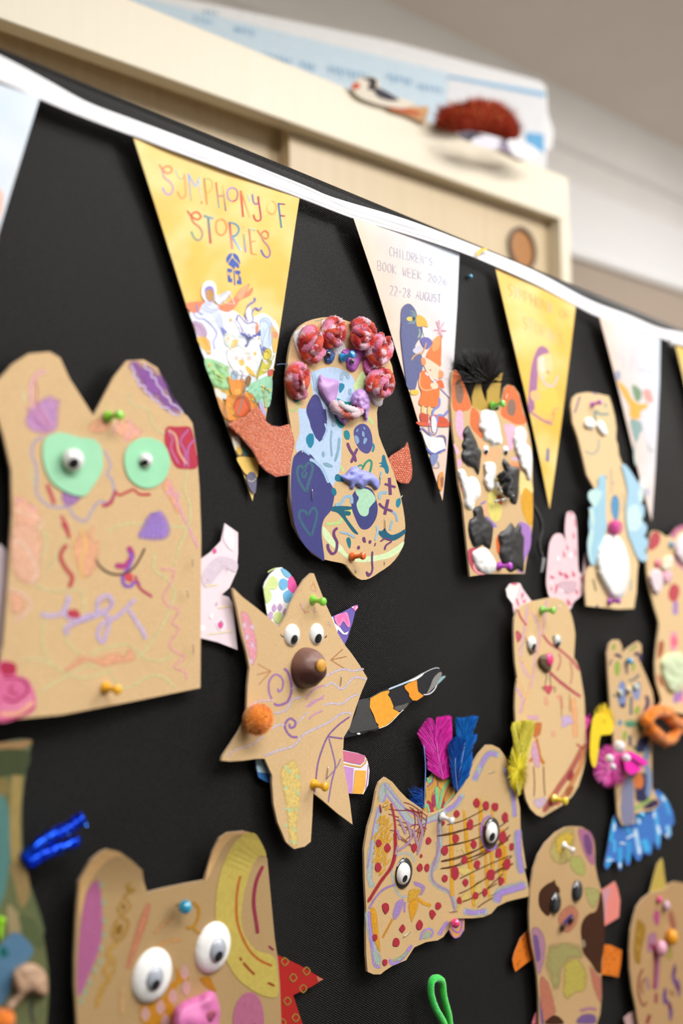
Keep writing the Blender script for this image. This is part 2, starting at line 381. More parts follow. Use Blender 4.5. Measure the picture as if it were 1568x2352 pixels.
def pin(x, y, h, col, label, tilt=(0, 0), kind='push', s=1.0):
    loc = U(x, y, h); t = thing('push_pin', label, 'pin', loc, 'pins stuck in the black board')
    prof = [(0, 0), (2.9, 0), (3.0, .5), (2.8, 1.2), (1.8, 2.0), (1.45, 3.2), (1.4, 5.4), (1.7, 6.6), (2.3, 7.4), (2.5, 8.2), (2.5, 9.0), (2.2, 9.5), (0, 9.5)] if kind == 'push' else \
           [(0, 0), (1.2, 0), (1.5, .4), (2.4, .9), (3.0, 1.9), (3.3, 3.1), (3.1, 4.4), (2.4, 5.5), (1.2, 6.2), (0, 6.4)]
    vs, fs = [], []; n = 20; R = Matrix.Rotation(tilt[0], 3, 'Z') @ Matrix.Rotation(tilt[1], 3, 'X')
    for r, z in prof:
        for j in range(n):
            a = j*2*math.pi/n; vs.append(loc+R @ Vector((r*s*math.cos(a)*.001, -z*s*.001-.0002, r*s*math.sin(a)*.001)))
    for i in range(len(prof)-1):
        for j in range(n): fs.append((i*n+j, i*n+(j+1) % n, (i+1)*n+(j+1) % n, (i+1)*n+j))
    mb = MB(); mb.add(vs, fs, col, True); mb.build('head', 'plastic' if kind == 'push' else 'clear_bead', t)
    mb = MB(); vs = []
    L = max(.004, h+.004)
    for yy in (-.0008, L):
        for j in range(6): vs.append(loc+R @ Vector((.0005*math.cos(j*math.pi/3), yy, .0005*math.sin(j*math.pi/3))))
    mb.add(vs, [(j, (j+1) % 6, 6+(j+1) % 6, 6+j) for j in range(6)]+[tuple(range(6))], '#b8b8b8', True); mb.build('needle', 'steel', t)
    return t
def staple(parent, s, h):
    a, b = q(s); mb = MB(); tube(None, '', [(a[0], a[1], h+.0004), ((a[0]+b[0])/2, (a[1]+b[1])/2, h+.0007), (b[0], b[1], h+.0004)], .00028, '#d8d8d8', mb=mb, sides=5, k=2)
    return mb.build('staple', 'steel', parent)
FONT = {'A':['0,0 .5,1 1,0','.2,.4 .8,.4'],'B':['0,0 0,1 .7,1 .9,.75 .7,.52 0,.5','.7,.52 1,.25 .7,0 0,0'],'C':['.95,.8 .6,1 .2,.85 0,.5 .2,.1 .6,0 .95,.2'],
 'D':['0,0 0,1 .6,.95 1,.5 .6,.03 0,0'],'E':['1,1 0,1 0,0 1,0','0,.5 .8,.5'],'F':['1,1 0,1 0,0','0,.5 .8,.5'],'G':['.95,.85 .5,1 .1,.75 0,.4 .3,.03 .8,.05 1,.4 .6,.4'],
 'H':['0,0 0,1','1,0 1,1','0,.5 1,.5'],'I':['.5,0 .5,1'],'K':['0,0 0,1','1,1 0,.45 1,0'],'L':['0,1 0,0 .9,0'],'M':['0,0 .1,1 .5,.4 .9,1 1,0'],'N':['0,0 0,1 1,0 1,1'],
 'O':['.5,1 .1,.8 0,.5 .1,.2 .5,0 .9,.2 1,.5 .9,.8 .5,1'],'P':['0,0 0,1 .8,.95 1,.7 .8,.45 0,.45'],'R':['0,0 0,1 .8,.95 .95,.7 .7,.5 0,.5 1,0'],'S':['.95,.85 .5,1 .1,.8 .2,.55 .8,.45 .95,.2 .5,0 .05,.15'],
 'T':['0,1 1,1','.5,1 .5,0'],'U':['0,1 0,.3 .3,0 .7,0 1,.3 1,1'],'W':['0,1 .25,0 .5,.7 .75,0 1,1'],'Y':['0,1 .5,.5 1,1','.5,.5 .5,0'],
 '2':['0,.8 .3,1 .8,.95 .95,.65 0,0 1,0'],'0':['.5,1 0,.6 0,.4 .5,0 1,.4 1,.6 .5,1'],'6':['.9,.95 .3,.7 0,.3 .4,0 .95,.2 .7,.5 .1,.4'],'8':['.5,.52 .1,.75 .5,1 .9,.75 .5,.52 .05,.25 .5,0 .95,.25 .5,.52'],
 '-':['.1,.5 .9,.5'],"'":['.5,1 .4,.75'],' ':[]}
def text(s, view, x0, y0, x1, y1, h0, h1, wd, cols, lean=0.0, fill=.72):
    out = []; ox, oy, k = VIEWS[view]; n = len(s)
    for i, ch in enumerate(s):
        t0 = i/n; t1 = (i+fill)/n; c = cols[i % len(cols)]
        for st in FONT[ch]:
            pp = []
            for e in st.split():
                u, v = [float(z) for z in e.split(',')]; t = t0+(t1-t0)*u; hgt = h0+(h1-h0)*t
                pp.append((ox+(x0+(x1-x0)*t-lean*hgt*v)/k, oy+(y0+(y1-y0)*t-hgt*v)/k))
            out.append(('l', pp, wd, c))
    return out
# ------------------------------------------------------------------ the setting
def fabric():
    m = bpy.data.materials.new('board_fabric'); m.use_nodes = True; nt = m.node_tree; N = nt.nodes; L = nt.links; b = N['Principled BSDF']
    tc = N.new('ShaderNodeTexCoord'); sp = N.new('ShaderNodeSeparateXYZ'); L.new(tc.outputs['Object'], sp.inputs[0])
    wn = N.new('ShaderNodeTexNoise'); wn.inputs['Scale'].default_value = 220; L.new(tc.outputs['Object'], wn.inputs['Vector'])
    def m2(op, a, bb=None, c=None):
        n = N.new('ShaderNodeMath'); n.operation = op
        for i, v in enumerate((a, bb, c)):
            if v is None: continue
            if isinstance(v, (int, float)): n.inputs[i].default_value = v
            else: L.new(v, n.inputs[i])
        return n.outputs[0]
    jx = m2('MULTIPLY', m2('SUBTRACT', wn.outputs[0], .5), 1.6)
    cx = m2('COSINE', m2('ADD', m2('MULTIPLY', sp.outputs[0], math.pi/.00105), jx)); cz = m2('COSINE', m2('ADD', m2('MULTIPLY', sp.outputs[2], math.pi/.00075), jx))
    f = m2('MAXIMUM', m2('MULTIPLY', cx, cz), 0.0)
    n2 = N.new('ShaderNodeTexNoise'); n2.inputs['Scale'].default_value = 14; n2.inputs['Detail'].default_value = 6; L.new(tc.outputs['Object'], n2.inputs['Vector'])
    n3 = N.new('ShaderNodeTexNoise'); n3.inputs['Scale'].default_value = 1100; L.new(tc.outputs['Object'], n3.inputs['Vector'])
    g = m2('MULTIPLY', f, m2('ADD', m2('MULTIPLY', n3.outputs[0], 1.6), -.15))
    mx = N.new('ShaderNodeMix'); mx.data_type = 'RGBA'; L.new(g, mx.inputs['Factor'])
    mx.inputs['A'].default_value = (.0008, .0008, .0008, 1); mx.inputs['B'].default_value = (.098, .096, .092, 1)
    v = N.new('ShaderNodeVectorMath'); v.operation = 'SCALE'; L.new(mx.outputs['Result'], v.inputs[0]); L.new(m2('ADD', m2('MULTIPLY', n2.outputs[0], .5), .75), v.inputs['Scale'])
    L.new(v.outputs[0], b.inputs['Base Color']); b.inputs['Roughness'].default_value = .38; b.inputs['Specular IOR Level'].default_value = .12
    bp = N.new('ShaderNodeBump'); bp.inputs['Strength'].default_value = .8; bp.inputs['Distance'].default_value = .0004; L.new(f, bp.inputs['Height']); L.new(bp.outputs[0], b.inputs['Normal'])
    M['board_fabric'] = m
fabric()
def woodm(name, c0, c1, rough=.35):
    m = bpy.data.materials.new(name); m.use_nodes = True; nt = m.node_tree; N = nt.nodes; L = nt.links; b = N['Principled BSDF']
    tc = N.new('ShaderNodeTexCoord'); mp = N.new('ShaderNodeMapping'); mp.inputs['Scale'].default_value = (160, 160, 3); L.new(tc.outputs['Object'], mp.inputs[0])
    n = N.new('ShaderNodeTexNoise'); n.inputs['Scale'].default_value = 1; n.inputs['Detail'].default_value = 4; L.new(mp.outputs[0], n.inputs['Vector'])
    r = N.new('ShaderNodeValToRGB'); r.color_ramp.elements[0].position = .15; r.color_ramp.elements[1].position = .85
    r.color_ramp.elements[0].color = (*hx(c0), 1); r.color_ramp.elements[1].color = (*hx(c1), 1); L.new(n.outputs[0], r.inputs[0]); L.new(r.outputs[0], b.inputs['Base Color'])
    b.inputs['Roughness'].default_value = rough; b.inputs['Specular IOR Level'].default_value = .4; M[name] = m
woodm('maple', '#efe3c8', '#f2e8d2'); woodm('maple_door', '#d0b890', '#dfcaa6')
mat('chalk_', .9, .1); mat('wall_paint', .9, .2, mott=.02, mscale=8); mat('ceiling_paint', .95, .1, mott=.02, mscale=6); mat('carpet', .95, .05, mott=.15, mscale=300)
def bxf(mb, P, s0, s1, n0, n1, z0, z1, col):            # box in the frame of a wall plane: along, towards the room, up
    vs = []
    for s in (s0, s1):
        for n in (n0, n1):
            for z in (z0, z1):
                p = P.p + P.d*s - P.n*n; vs.append(Vector((p.x, p.y, z)))
    mb.add(vs, [(0, 1, 3, 2), (4, 6, 7, 5), (0, 4, 5, 1), (2, 3, 7, 6), (0, 2, 6, 4), (1, 5, 7, 3)], col)
def sz(P, x, y, off=0):
    p = P.at(x, y, off); return (p-P.p).dot(P.d), p.z
def bevel(o, w=.002, seg=3):
    m = o.modifiers.new('bevel', 'BEVEL'); m.width = w; m.segments = seg; m.limit_method = 'ANGLE'; return o
PC = Plane(1300, 500, 1.40, 3300)                        # front of the cupboard
DEPTH = .68
ztop = (sz(PC, 301, 0)[1]+sz(PC, 1304, 408)[1])/2; zfb = (sz(PC, 0, 43)[1]+sz(PC, 1286, 502)[1])/2
sR = sz(PC, 1306, 480)[0]; sI = sz(PC, 1286, 504)[0]; sJ = sz(PC, 665, 350, -.02)[0]; sL = -2.2
# room shell
PW = Plane(1300, 500, 1.40, 3300); PW.p = PC.p + PC.n*DEPTH
zc = sz(PW, 1300, 262)[1]
mb = MB(); bxf(mb, PW, -3.4, 1.9, -.1, 0, 0, zc, '#efece8'); o = mb.build('wall_back', 'wall_paint'); o['kind'] = 'structure'
mb = MB(); R0 = .07; pf = [(0, zc-R0-.03), (.006, zc-R0-.028), (.006, zc-R0)]+[(.006+R0*(1-math.cos(i*math.pi/24)), zc-R0+R0*math.sin(i*math.pi/24)) for i in range(1, 13)]+[(0, zc)]
vs = []
for s_ in (-3.4, 1.9):
    for n_, z_ in pf:
        p = PW.p+PW.d*s_-PW.n*n_; vs.append(Vector((p.x, p.y, z_)))
k_ = len(pf); mb.add(vs, [(i, (i+1) % k_, k_+(i+1) % k_, k_+i) for i in range(k_)], '#f1eeea', True)
o = mb.build('trim_1', 'wall_paint'); o['kind'] = 'structure'
mb = MB(); bxf(mb, PW, -3.4, 1.9, -.1, 4.0, zc, zc+.08, '#e9e0d8'); o = mb.build('ceiling', 'ceiling_paint'); o['kind'] = 'structure'
mb = MB(); bxf(mb, PW, -3.4, 1.9, -.1, 4.0, -.08, 0, '#5d5954'); o = mb.build('floor', 'carpet'); o['kind'] = 'structure'
mb = MB(); bxf(mb, PW, -3.4, 1.9, 0, .014, 0, .1, '#d9d2c9'); o = mb.build('baseboard_back', 'wall_paint'); o['kind'] = 'structure'
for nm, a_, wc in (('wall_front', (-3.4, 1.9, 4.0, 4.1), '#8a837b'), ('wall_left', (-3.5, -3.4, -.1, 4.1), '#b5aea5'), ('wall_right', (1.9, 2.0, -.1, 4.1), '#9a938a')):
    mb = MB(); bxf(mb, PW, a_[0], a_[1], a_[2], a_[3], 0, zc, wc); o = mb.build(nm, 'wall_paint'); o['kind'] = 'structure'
# whiteboard on the wall right of the cupboard, taupe pin strip below it
wz0 = sz(PW, 1440, 628)[1]; wz1 = sz(PW, 1440, 482)[1]; ws = sz(PW, 1200, 560)[0]
t = thing('whiteboard', 'blurred white board on the back wall right of the cupboard', 'whiteboard', PW.at(1500, 560))
mb = MB(); bxf(mb, PW, ws, 1.85, 0, .018, wz0, wz1, '#f7f7f6'); bevel(mb.build('panel', 'printed_paper', t))
mb = MB(); bxf(mb, PW, ws, 1.85, 0, .026, wz0-.012, wz0, '#e9e7e4'); mb.build('frame', 'printed_paper', t)
t = thing('wall_pinboard', 'taupe fabric strip on the back wall under the whiteboard', 'board', PW.at(1500, 680))
mb = MB(); bxf(mb, PW, ws, 1.85, 0, .012, .55, wz0-.013, '#b5a596'); bevel(mb.build('panel', 'wall_paint', t))
# cupboard
t = thing('cupboard', 'tall pale maple cupboard with recessed sliding doors behind the black board', 'cupboard', Vector((PC.p.x, PC.p.y, 0)))
mb = MB(); bxf(mb, PC, sL, sR, -.02, 0, zfb, ztop, '#ffffff'); bevel(mb.build('top_rail', 'maple', t), .0015)
mb = MB(); bxf(mb, PC, sI, sR, -.02, 0, 0.02, zfb, '#ffffff'); mb.build('stile', 'maple', t)
mb = MB(); bxf(mb, PC, sL, sR, -DEPTH+.01, -.06, 0.02, ztop-.002, '#ffffff'); mb.build('carcass', 'maple', t)
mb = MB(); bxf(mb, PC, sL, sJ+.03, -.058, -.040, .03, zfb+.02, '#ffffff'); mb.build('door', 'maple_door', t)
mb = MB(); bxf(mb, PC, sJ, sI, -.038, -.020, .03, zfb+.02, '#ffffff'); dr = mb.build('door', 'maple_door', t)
def disc(mb, P, s, z, n, r, th, col, r0=0):
    k = 28; vs = []
    for nn in (n, n+th):
        for rr in ((r0, r) if r0 else (r,)):
            for j in range(k):
                p = P.p+P.d*(s+rr*math.cos(j*2*math.pi/k))-P.n*nn; vs.append(Vector((p.x, p.y, z+rr*math.sin(j*2*math.pi/k))))
    fs = []
    if r0:
        for j in range(k):
            a = (j+1) % k; fs += [(j, a, k+a, k+j), (2*k+j, 3*k+j, 3*k+a, 2*k+a), (k+j, k+a, 3*k+a, 3*k+j), (j, 2*k+j, 2*k+a, a)]
    else: fs = [tuple(range(k))[::-1], tuple(range(k, 2*k))]+[(j, (j+1) % k, k+(j+1) % k, k+j) for j in range(k)]
    mb.add(vs, fs, col, False)
hs, hz = sz(PC, 1196, 572, -.02); hr = .030
mb = MB(); disc(mb, PC, hs, hz, -.02, hr, .004, '#4a3a30', hr*.86); pl = mb.build('finger_pull', 'plastic', dr, 'dark ring round a tan finger hole')
mb = MB(); disc(mb, PC, hs, hz, -.02, hr*.86, .001, '#b98250'); mb.build('finger_pull_cup', 'paint', dr)
# sign standing on the cupboard
PS = Plane(1240, 188, 1.49, 5800)
def sgn(x, y, off=0): return PS.at(x, y, off)
sN = {}
t = thing('display_sign', 'white framed light blue poster standing on top of the cupboard', 'poster', PS.at(900, 330))
def flatpoly(pts, off, th, col, name, m, par, lbl=None, k=0):
    pts = q(pts); poly = smooth(pts, True, k) if k else pts; n = len(poly); mb = MB()
    a = [PS.at(x, y, off+th) for x, y in poly]; b = [p+PS.n*th for p in a]
    mb.add(a, [tuple(range(n))], col); mb.add(a+b, [(i, (i+1) % n, n+(i+1) % n, n+i) for i in range(n)], col); mb.add(b, [tuple(range(n))[::-1]], col)
    return mb.build(name, m, par, lbl)
def yb(x):
    lo, hi = -900, 900
    for _ in range(40):
        m_ = (lo+hi)/2
        if PS.at(x, m_, .016).z > ztop+.004: lo = m_
        else: hi = m_
    return lo
def clipb(pts): return [(x, min(y, yb(x))) for x, y in q(pts)]
flatpoly(clipb('o:-250,-150 300,-28 900,95 1240,186 1254,200 1258,262 1272,300 1268,335 1255,350 1250,900 800,900 -250,900'), 0, .012, '#fbfbfa', 'backing', 'printed_paper', t)
flatpoly(clipb('o:300,-12 700,87 1028,166 1024,300 1020,900 800,900 250,900'), .013, .001, '#dcf0fd', 'blue_sheet', 'printed_paper', t)
flatpoly(clipb('o:1029,166 1250,216 1250,222 1252,900 1020,900'), .013, .001, '#f6f7fa', 'white_sheet', 'printed_paper', t)
flatpoly('o:1029,172 1252,212 1252,222 1029,178', .0145, .0005, '#8ec8ef', 'stripe', 'printed_paper', t)
flatpoly('o:1208,303 1248,308 1250,350 1208,335', .0145, .0005, '#6db8ea', 'blue_corner', 'printed_paper', t)
mb = MB()
for (x, y, w_, s_) in ((445, 38, 50, 12), (540, 60, 50, 20), (590, 118, 90, 20), (690, 140, 40, 20), (755, 150, 100, 22), (890, 168, 60, 22), (960, 190, 60, 22), (470, 20, 40, 14)):
    for k in range(int(w_/12)):
        x0 = x+k*12; y0 = y+k*2.6; a = s_*random.uniform(.5, 1)
        vs = [PS.at(x0, y0, .0155), PS.at(x0+3, y0, .0155), PS.at(x0+5, y0+a, .0155), PS.at(x0+2, y0+a, .0155)]; mb.add(vs, [(0, 1, 2, 3)], '#8fbfe2')
        vs = [PS.at(x0+3, y0+a*.4, .0157), PS.at(x0+10, y0+a*.45, .0157), PS.at(x0+9, y0+a*.6, .0157), PS.at(x0+3, y0+a*.55, .0157)]; mb.add(vs, [(0, 1, 2, 3)], '#8fbfe2')
mb.build('handwriting', 'print_ink', t)
# paper puffin and rust-red fuzzy animal on the cupboard's edge
def PCp(x, y, h): return PC.at(x, y, h)
NRM[PCp] = -PC.n
def on_cup(name, lbl, cat, x, y): return thing(name, lbl, cat, PC.at(x, y, .01))
t = on_cup('paper_bird', 'black and white paper bird with orange beak on the cupboard top edge', 'bird', 890, 250)
sheet(t, 'body', 'b:85,400 100,360 130,345 170,345 200,360 205,390 260,430 360,460 340,480 300,488 200,470 120,440 95,420', .003, .003, '#e9ddcb', 'paint', 3, P=PCp)
ink(t, 'wing', [('b', 'b:178,395 215,402 280,440 285,452 235,450 190,430', '#3b3740'), ('b', 'b:120,352 180,350 190,380 175,405 150,400 158,375 145,358', '#3a322c')], .0065, P=PCp)
ink(t, 'beak', [('b', 'b:75,385 100,372 115,380 110,398 85,400', '#cf5a32')], .0065, P=PCp)
sheet(t, 'tail', 'b:240,480 420,478 425,500 405,555 330,520 250,495', .003, .002, '#d3a271', 'paint', 0, P=PCp)
ink(t, 'foot', [('b', 'b:240,486 320,488 380,505 380,520 300,505', '#c4582a')], .0055, P=PCp)
t = on_cup('fuzzy_animal', 'rust red fuzzy craft animal lying on the cupboard edge beside the blue sign', 'animal', 1100, 310)
mb = MB(); poly = smooth(q('b:455,560 480,500 520,480 580,470 640,455 720,470 780,500 820,545 835,600 800,640 740,620 660,600 580,600 510,590'), True, 3)
vs, fs = tri(poly, 6); mb.add([PC.at(x, y, .004+.022*math.sqrt(min(1, dist_poly(x, y, poly)/35))) for x, y in vs], fs, '#9c3420', True)
cc = ['#c64a2c', '#9c2e1c', '#d8663c', '#8a2416', '#e07c4c', '#b23a24']; cx_, cy_ = 1100, 320
for i in range(2600):
    x = random.uniform(998, 1200); y = random.uniform(230, 335)
    if inside(x, y, poly):
        dd = dist_poly(x, y, poly); hgt = .003+.022*math.sqrt(min(1, dd/35)); l = math.hypot(x-cx_, y-cy_) or 1; k_ = random.uniform(8, 24)
        ex, ey = x+(x-cx_)/l*k_+random.uniform(-4, 4), y+(y-cy_)/l*k_*.8-3+random.uniform(-4, 4)
        mb.add([PC.at(x-2, y, hgt), PC.at(x+2, y, hgt), PC.at(ex, ey, hgt+random.uniform(.002, .010))], [(0, 1, 2)], random.choice(cc))
mb.build('fuzzy_coat', 'chalk_', t)
ink(t, 'face', [('b', 'b:560,600 600,588 650,600 660,630 620,640 570,622', '#5b5560'), ('b', 'b:620,625 700,612 760,640 740,670 680,665 630,650', '#e7e4ee'), ('b', 'b:740,640 800,640 850,680 820,700 760,680', '#8b7f95'),
    ('b', 'b:780,630 860,640 930,690 900,712 840,715 800,690', '#f1f0f2'), ('b', 'b:600,605 625,600 630,620 605,622', '#2e2c38')], .034, P=PCp)
sheet(t, 'base', 'b:455,562 560,590 700,650 840,720 930,705 900,660 800,640 600,590', .001, .003, '#c9b79b', 'paint', 0, P=PCp)
# ------------------------------------------------------------------ pin board
ztb = (U(0, 105).z+U(1568, 763).z)/2+.0045

t = thing('pin_board', 'large freestanding black woven fabric pin board covered in cardboard puppets', 'board', (.7, 0, 0))
mb = MB(); x0, x1 = -.7, 1.9; prof = [(0, .35)]
R = .009
for i in range(7):
    a = i*math.pi/12; prof.append((R-R*math.cos(a), ztb-R+R*math.sin(a)))
prof += [(.034, ztb), (.04, ztb-.006), (.04, .35)]
n = len(prof); vs = [(x0, y, z) for y, z in prof]+[(x1, y, z) for y, z in prof]
mb.add(vs, [(i, n+i, n+(i+1) % n, (i+1) % n) for i in range(n)]+[tuple(range(n)), tuple(range(n, 2*n))[::-1]], '#000000')
mb.build('fabric_panel', 'board_fabric', t)
for lx in (-.5, 1.6):
    mb = MB(); r = .02
    mb.add([(lx+sx*r, .015+sy*.014, z) for z in (0.004, .36) for sx in (-1, 1) for sy in (-1, 1)], [(0, 1, 3, 2), (4, 6, 7, 5), (0, 4, 5, 1), (2, 3, 7, 6), (0, 2, 6, 4), (1, 5, 7, 3)], '#9a9a9a'); mb.build('leg', 'steel', t)
    mb = MB(); mb.add([(lx+sx*.03, .015+sy*.2, z) for z in (0.0005, .025) for sx in (-1, 1) for sy in (-1, 1)], [(0, 1, 3, 2), (4, 6, 7, 5), (0, 4, 5, 1), (2, 3, 7, 6), (0, 2, 6, 4), (1, 5, 7, 3)], '#9a9a9a'); mb.build('foot', 'steel', t)
# ------------------------------------------------------------------ bunting
bt = thing('bunting', 'white tape bunting with yellow and peach printed pennants across the board top', 'bunting', U(780, 500, .01))
up_ = q('o:-400,-50 -180,45 0,128 100,180 199,234 300,272 400,309 560,370 700,426 768,454 936,505 1094,566 1227,622 1352,688 1440,722 1513,753 1568,765 1700,800')
lo_ = q('o:-400,30 -180,122 0,190 89,228 194,272 305,314 497,385 688,456 811,503 935,540 1054,579 1135,612 1230,655 1322,704 1376,730 1450,752 1516,777 1568,795 1700,828')
def ip(L, x):
    for a, b in zip(L, L[1:]):
        if a[0] <= x <= b[0]: return a[1]+(b[1]-a[1])*(x-a[0])/(b[0]-a[0])
    return L[-1][1]
us, ls = smooth(up_, False, 6), smooth(lo_, False, 6)
mb = MB(); xs = [-380+i*9 for i in range(231)]; R = 13; vs = []; cs = []
for x in xs:
    a, b = ip(us, x), ip(ls, x)
    for j in range(R):
        t = j/(R-1); hgt = .0085+0.00028*abs(math.sin(t*math.pi*5))+.0005*noise.noise(Vector((x*.012, t*2, 0)))
        vs.append(U(x, a+(b-a)*t, hgt)); cs.append(hx('#f4f3f6'))
    for j in (R-1, 0): vs.append(U(x, a if j == 0 else b, .0068)); cs.append(hx('#efeef0'))
K = R+2
fs = [(i*K+j, i*K+(j+1) % K, (i+1)*K+(j+1) % K, (i+1)*K+j) for i in range(len(xs)-1) for j in range(K)]
mb.add(vs, fs, cs, True); mb.build('tape', 'tape_cotton', bt)
for i, (pts) in enumerate((q('o:560,372 700,428 811,478 1054,556 1135,590'), q('o:300,296 420,340 560,393 700,449'), q('o:300,305 420,349 560,402 688,450'), q('o:700,449 811,490 935,527 1054,566'))):
    ink(bt, 'stitching', [('s', pts, 1.0, '#cfcbd4')], .0094)
ball(bt, 'knot', 1541, 782, .006, 14, '#f2f1f3', 'tape_cotton', sq=.5)
ink(bt, 'yellow_tack', [('b', 'b:640,1145 655,1120 690,1118 680,1128 662,1135 650,1150', '#f3cf4a')], .0115, 'plastic')
def flag(pts, colf, h0, h1, x_top, y_top, y_tip, label):
    def hf(x, y):
        t = max(0, min(1, (y-y_top)/(y_tip-y_top))); return h0+(h1-h0)*t+.0012*math.sin(t*5+x*.01)
    return sheet(bt, 'pennant', pts, hf, .0003, '#ffffff', 'flag_paper', step=16, colf=colf, label=label, edge='#f3ecd8'), hf
def yel(x, y):
    n = noise.noise(Vector((x*.012, y*.012, 0)))+.5*noise.noise(Vector((x*.03, y*.03, 2))); t = max(0, min(1, .4+n)); t2 = max(0, min(1, (560-y)/260)) if x < 750 else 0
    return mixc(mixc('#efbf50', '#efd589', t), '#f2dc96', t2*.5)
def peach(xl, xr, yt):
    def f(x, y):
        t = max(0, min(1, (x-xl)/(xr-xl)-(y-yt)/700)); n = .12*noise.noise(Vector((x*.02, y*.02, 5)))
        return mixc('#eccbb4', '#dbe3ef', max(0, min(1, t*1.3+n)))
    return f
def pale(x, y): return mixc('#e2e7ee', '#c3d8ec', max(0, min(1, .4+.6*noise.noise(Vector((x*.01, y*.01, 1))))))
# pennant 0 (left edge of the photograph)
p, hf = flag('o:-300,80 -100,150 91,226 62,320 32,418 2,516 -160,1085', pale, .0075, .004, 0, 150, 1085, 'pale blue pennant at the left edge, right edge hanging loose')
ink(p, 'print', [('b', 'o:-30,430 4,438 8,470 -4,505 -40,500', '#f2c0ae'), ('b', 'o:-60,520 -6,500 -20,620 -80,700', '#e7a184')], lambda x, y: hf(x, y)+.0003, 'print_ink')
# pennant 1
p, hf = flag('o:305,312 400,345 500,381 600,419 688,453 679,510 666,600 651,700 636,800 611,955 593,1064 580,1151 555,1078 513,957 460,796 427.5,700 400,612 352,458', yel, .0075, .0035, 0, 350, 1150, 'yellow printed pennant with coloured lettering and a crowd of storybook animals')
h1 = lambda x, y: hf(x, y)+.0003
LT = [('s','A:255,305 290,355 330,385 370,365 355,325 310,325 278,360',3.2,'#dd5a3c','#d8603e'),('s','A:285,345 300,420 350,460 380,510 370,560 335,577 300,545 288,510',3.6,'#c58a9a','#8f8ae0'),
('s','A:400,345 415,390 440,430 475,430 482,385',3.2,'#9cc8b0','#d0a05a'),('s','A:482,385 490,460 495,560 480,605 445,600 420,545',3.6,'#d3a06a','#e08a5a'),
('l','A:520,390 545,635',3.6,'#8fb0ee','#b6b083'),('l','A:516,388 585,510',3,'#7f9aea','#93b9ee'),('l','A:585,510 618,420',3,'#a6c8ee','#6f86d8'),('l','A:612,430 642,635',3.2,'#b3cfe6','#d3c898'),('d','A:637,648,12','#d9502e'),
('l','A:660,430 688,668',3.8,'#a87f4a','#de8a34'),('s','A:660,430 715,440 738,485 722,540 682,560',2.8,'#9fb468','#d9a850'),
('l','A:768,465 797,700',3.6,'#d0402c','#7fb0a6'),('l','A:782,588 848,588',3.4,'#c87f70','#b07b88'),('l','A:828,490 856,724',3.4,'#d3c66a','#5d4f78'),
('s','A:917,512 880,530 870,572 885,620 917,638',3.4,'#9a86e0','#b07fa6'),('s','A:917,512 952,532 964,575 950,622 917,638',3.8,'#a68ab0','#c23a34'),
('l','A:990,540 1012,778',4.6,'#d14a30','#cf3f2b'),('l','A:992,545 1075,788',4.4,'#e27a3c','#f6bf72'),('l','A:1050,560 1072,640',3.2,'#cfd8b0','#9fc4c8'),
('s','A:1095,570 1105,640 1130,662 1152,640 1150,590',3.6,'#4f66c4','#cf4434'),('s','A:1145,590 1162,700 1172,790 1150,812 1120,800 1105,755',4,'#a83a58','#d3422c'),
('s','A:1270,630 1238,655 1228,700 1240,735',3,'#e0d080','#dcb848'),('s','A:1270,630 1305,655 1312,700 1295,740 1270,752 1240,735',3.8,'#f0c260','#ef9c4c'),
('l','A:1330,655 1357,876',4.2,'#3f62b4','#4e8c80'),('l','A:1326,656 1390,664',3.6,'#3f4f90','#9a4a6a'),('l','A:1340,762 1390,770',3.6,'#5b5a80','#cf4a50'),
('s','A:510,720 548,772 600,800 632,775 602,735 558,745 545,790',4,'#c9603a','#dd4a34'),('s','A:543,780 570,830 620,870 645,920 635,970 605,987 570,960 545,905',4,'#e36a44','#3fa896'),
('l','A:657,766 747,792',4.4,'#3f8f90','#9aa8c8'),('l','A:698,778 720,1016',5.2,'#3b8fa0','#c8463c'),
('s','A:815,795 778,815 768,870 782,920 815,942 850,920 864,870 850,818 815,795',4.2,'#f0a050','#ee9248'),
('l','A:890,822 915,1066',5,'#b8344a','#ee9a8a'),('s','A:890,825 950,845 976,890 950,940 912,952',4,'#3f9ab0','#4a90b8'),('l','A:912,952 994,1080',4.2,'#5f9ecf','#bfe0f0'),
('l','A:1018,930 1036,1095',4,'#9ac078','#b884c4'),('d','A:1018,868,10','#e9b48a'),('l','A:1066,880 1088,1108',4,'#d87a7a','#e08a3c'),('l','A:1066,882 1125,897',3,'#c3d9a0','#8fc4b4'),('l','A:1078,1002 1125,992',3,'#d89a50','#e0b050'),('l','A:1086,1106 1140,1116',3,'#d89a4a','#e0b050'),
('s','A:1140,893 1180,950 1225,972 1240,930 1210,902 1178,925',3.8,'#c98a4a','#dd6a48'),('s','A:1176,925 1192,985 1238,1040 1256,1100 1236,1140 1200,1122 1172,1070',4,'#d78f60','#4667bc')]
ink(p, 'lettering', LT, h1, 'print_ink', 'painted rainbow words')
BL = '#3e5cb4'
ink(p, 'emblem', [('b','A:868,1190 862,1150 885,1112 912,1103 905,1140 885,1170',BL),('b','A:922,1103 960,1122 982,1170 984,1200 955,1165 930,1140',BL),('b','A:878,1200 900,1165 917,1145 940,1170 975,1208 972,1240 945,1220 932,1250 918,1232 895,1212',BL),
('p','A:870,1240 913,1245 914,1275 895,1275 898,1330 914,1330 915,1367 877,1360',BL),('p','A:942,1258 988,1262 1000,1385 958,1380 956,1350 975,1345 970,1295 948,1290',BL),('l','A:931,1258 938,1393',2.4,BL),('d','A:882,1290,18','#d8bb86'),('d','A:987,1305,18','#d8bb86')], h1, 'print_ink', 'small blue emblem of a window and figure')
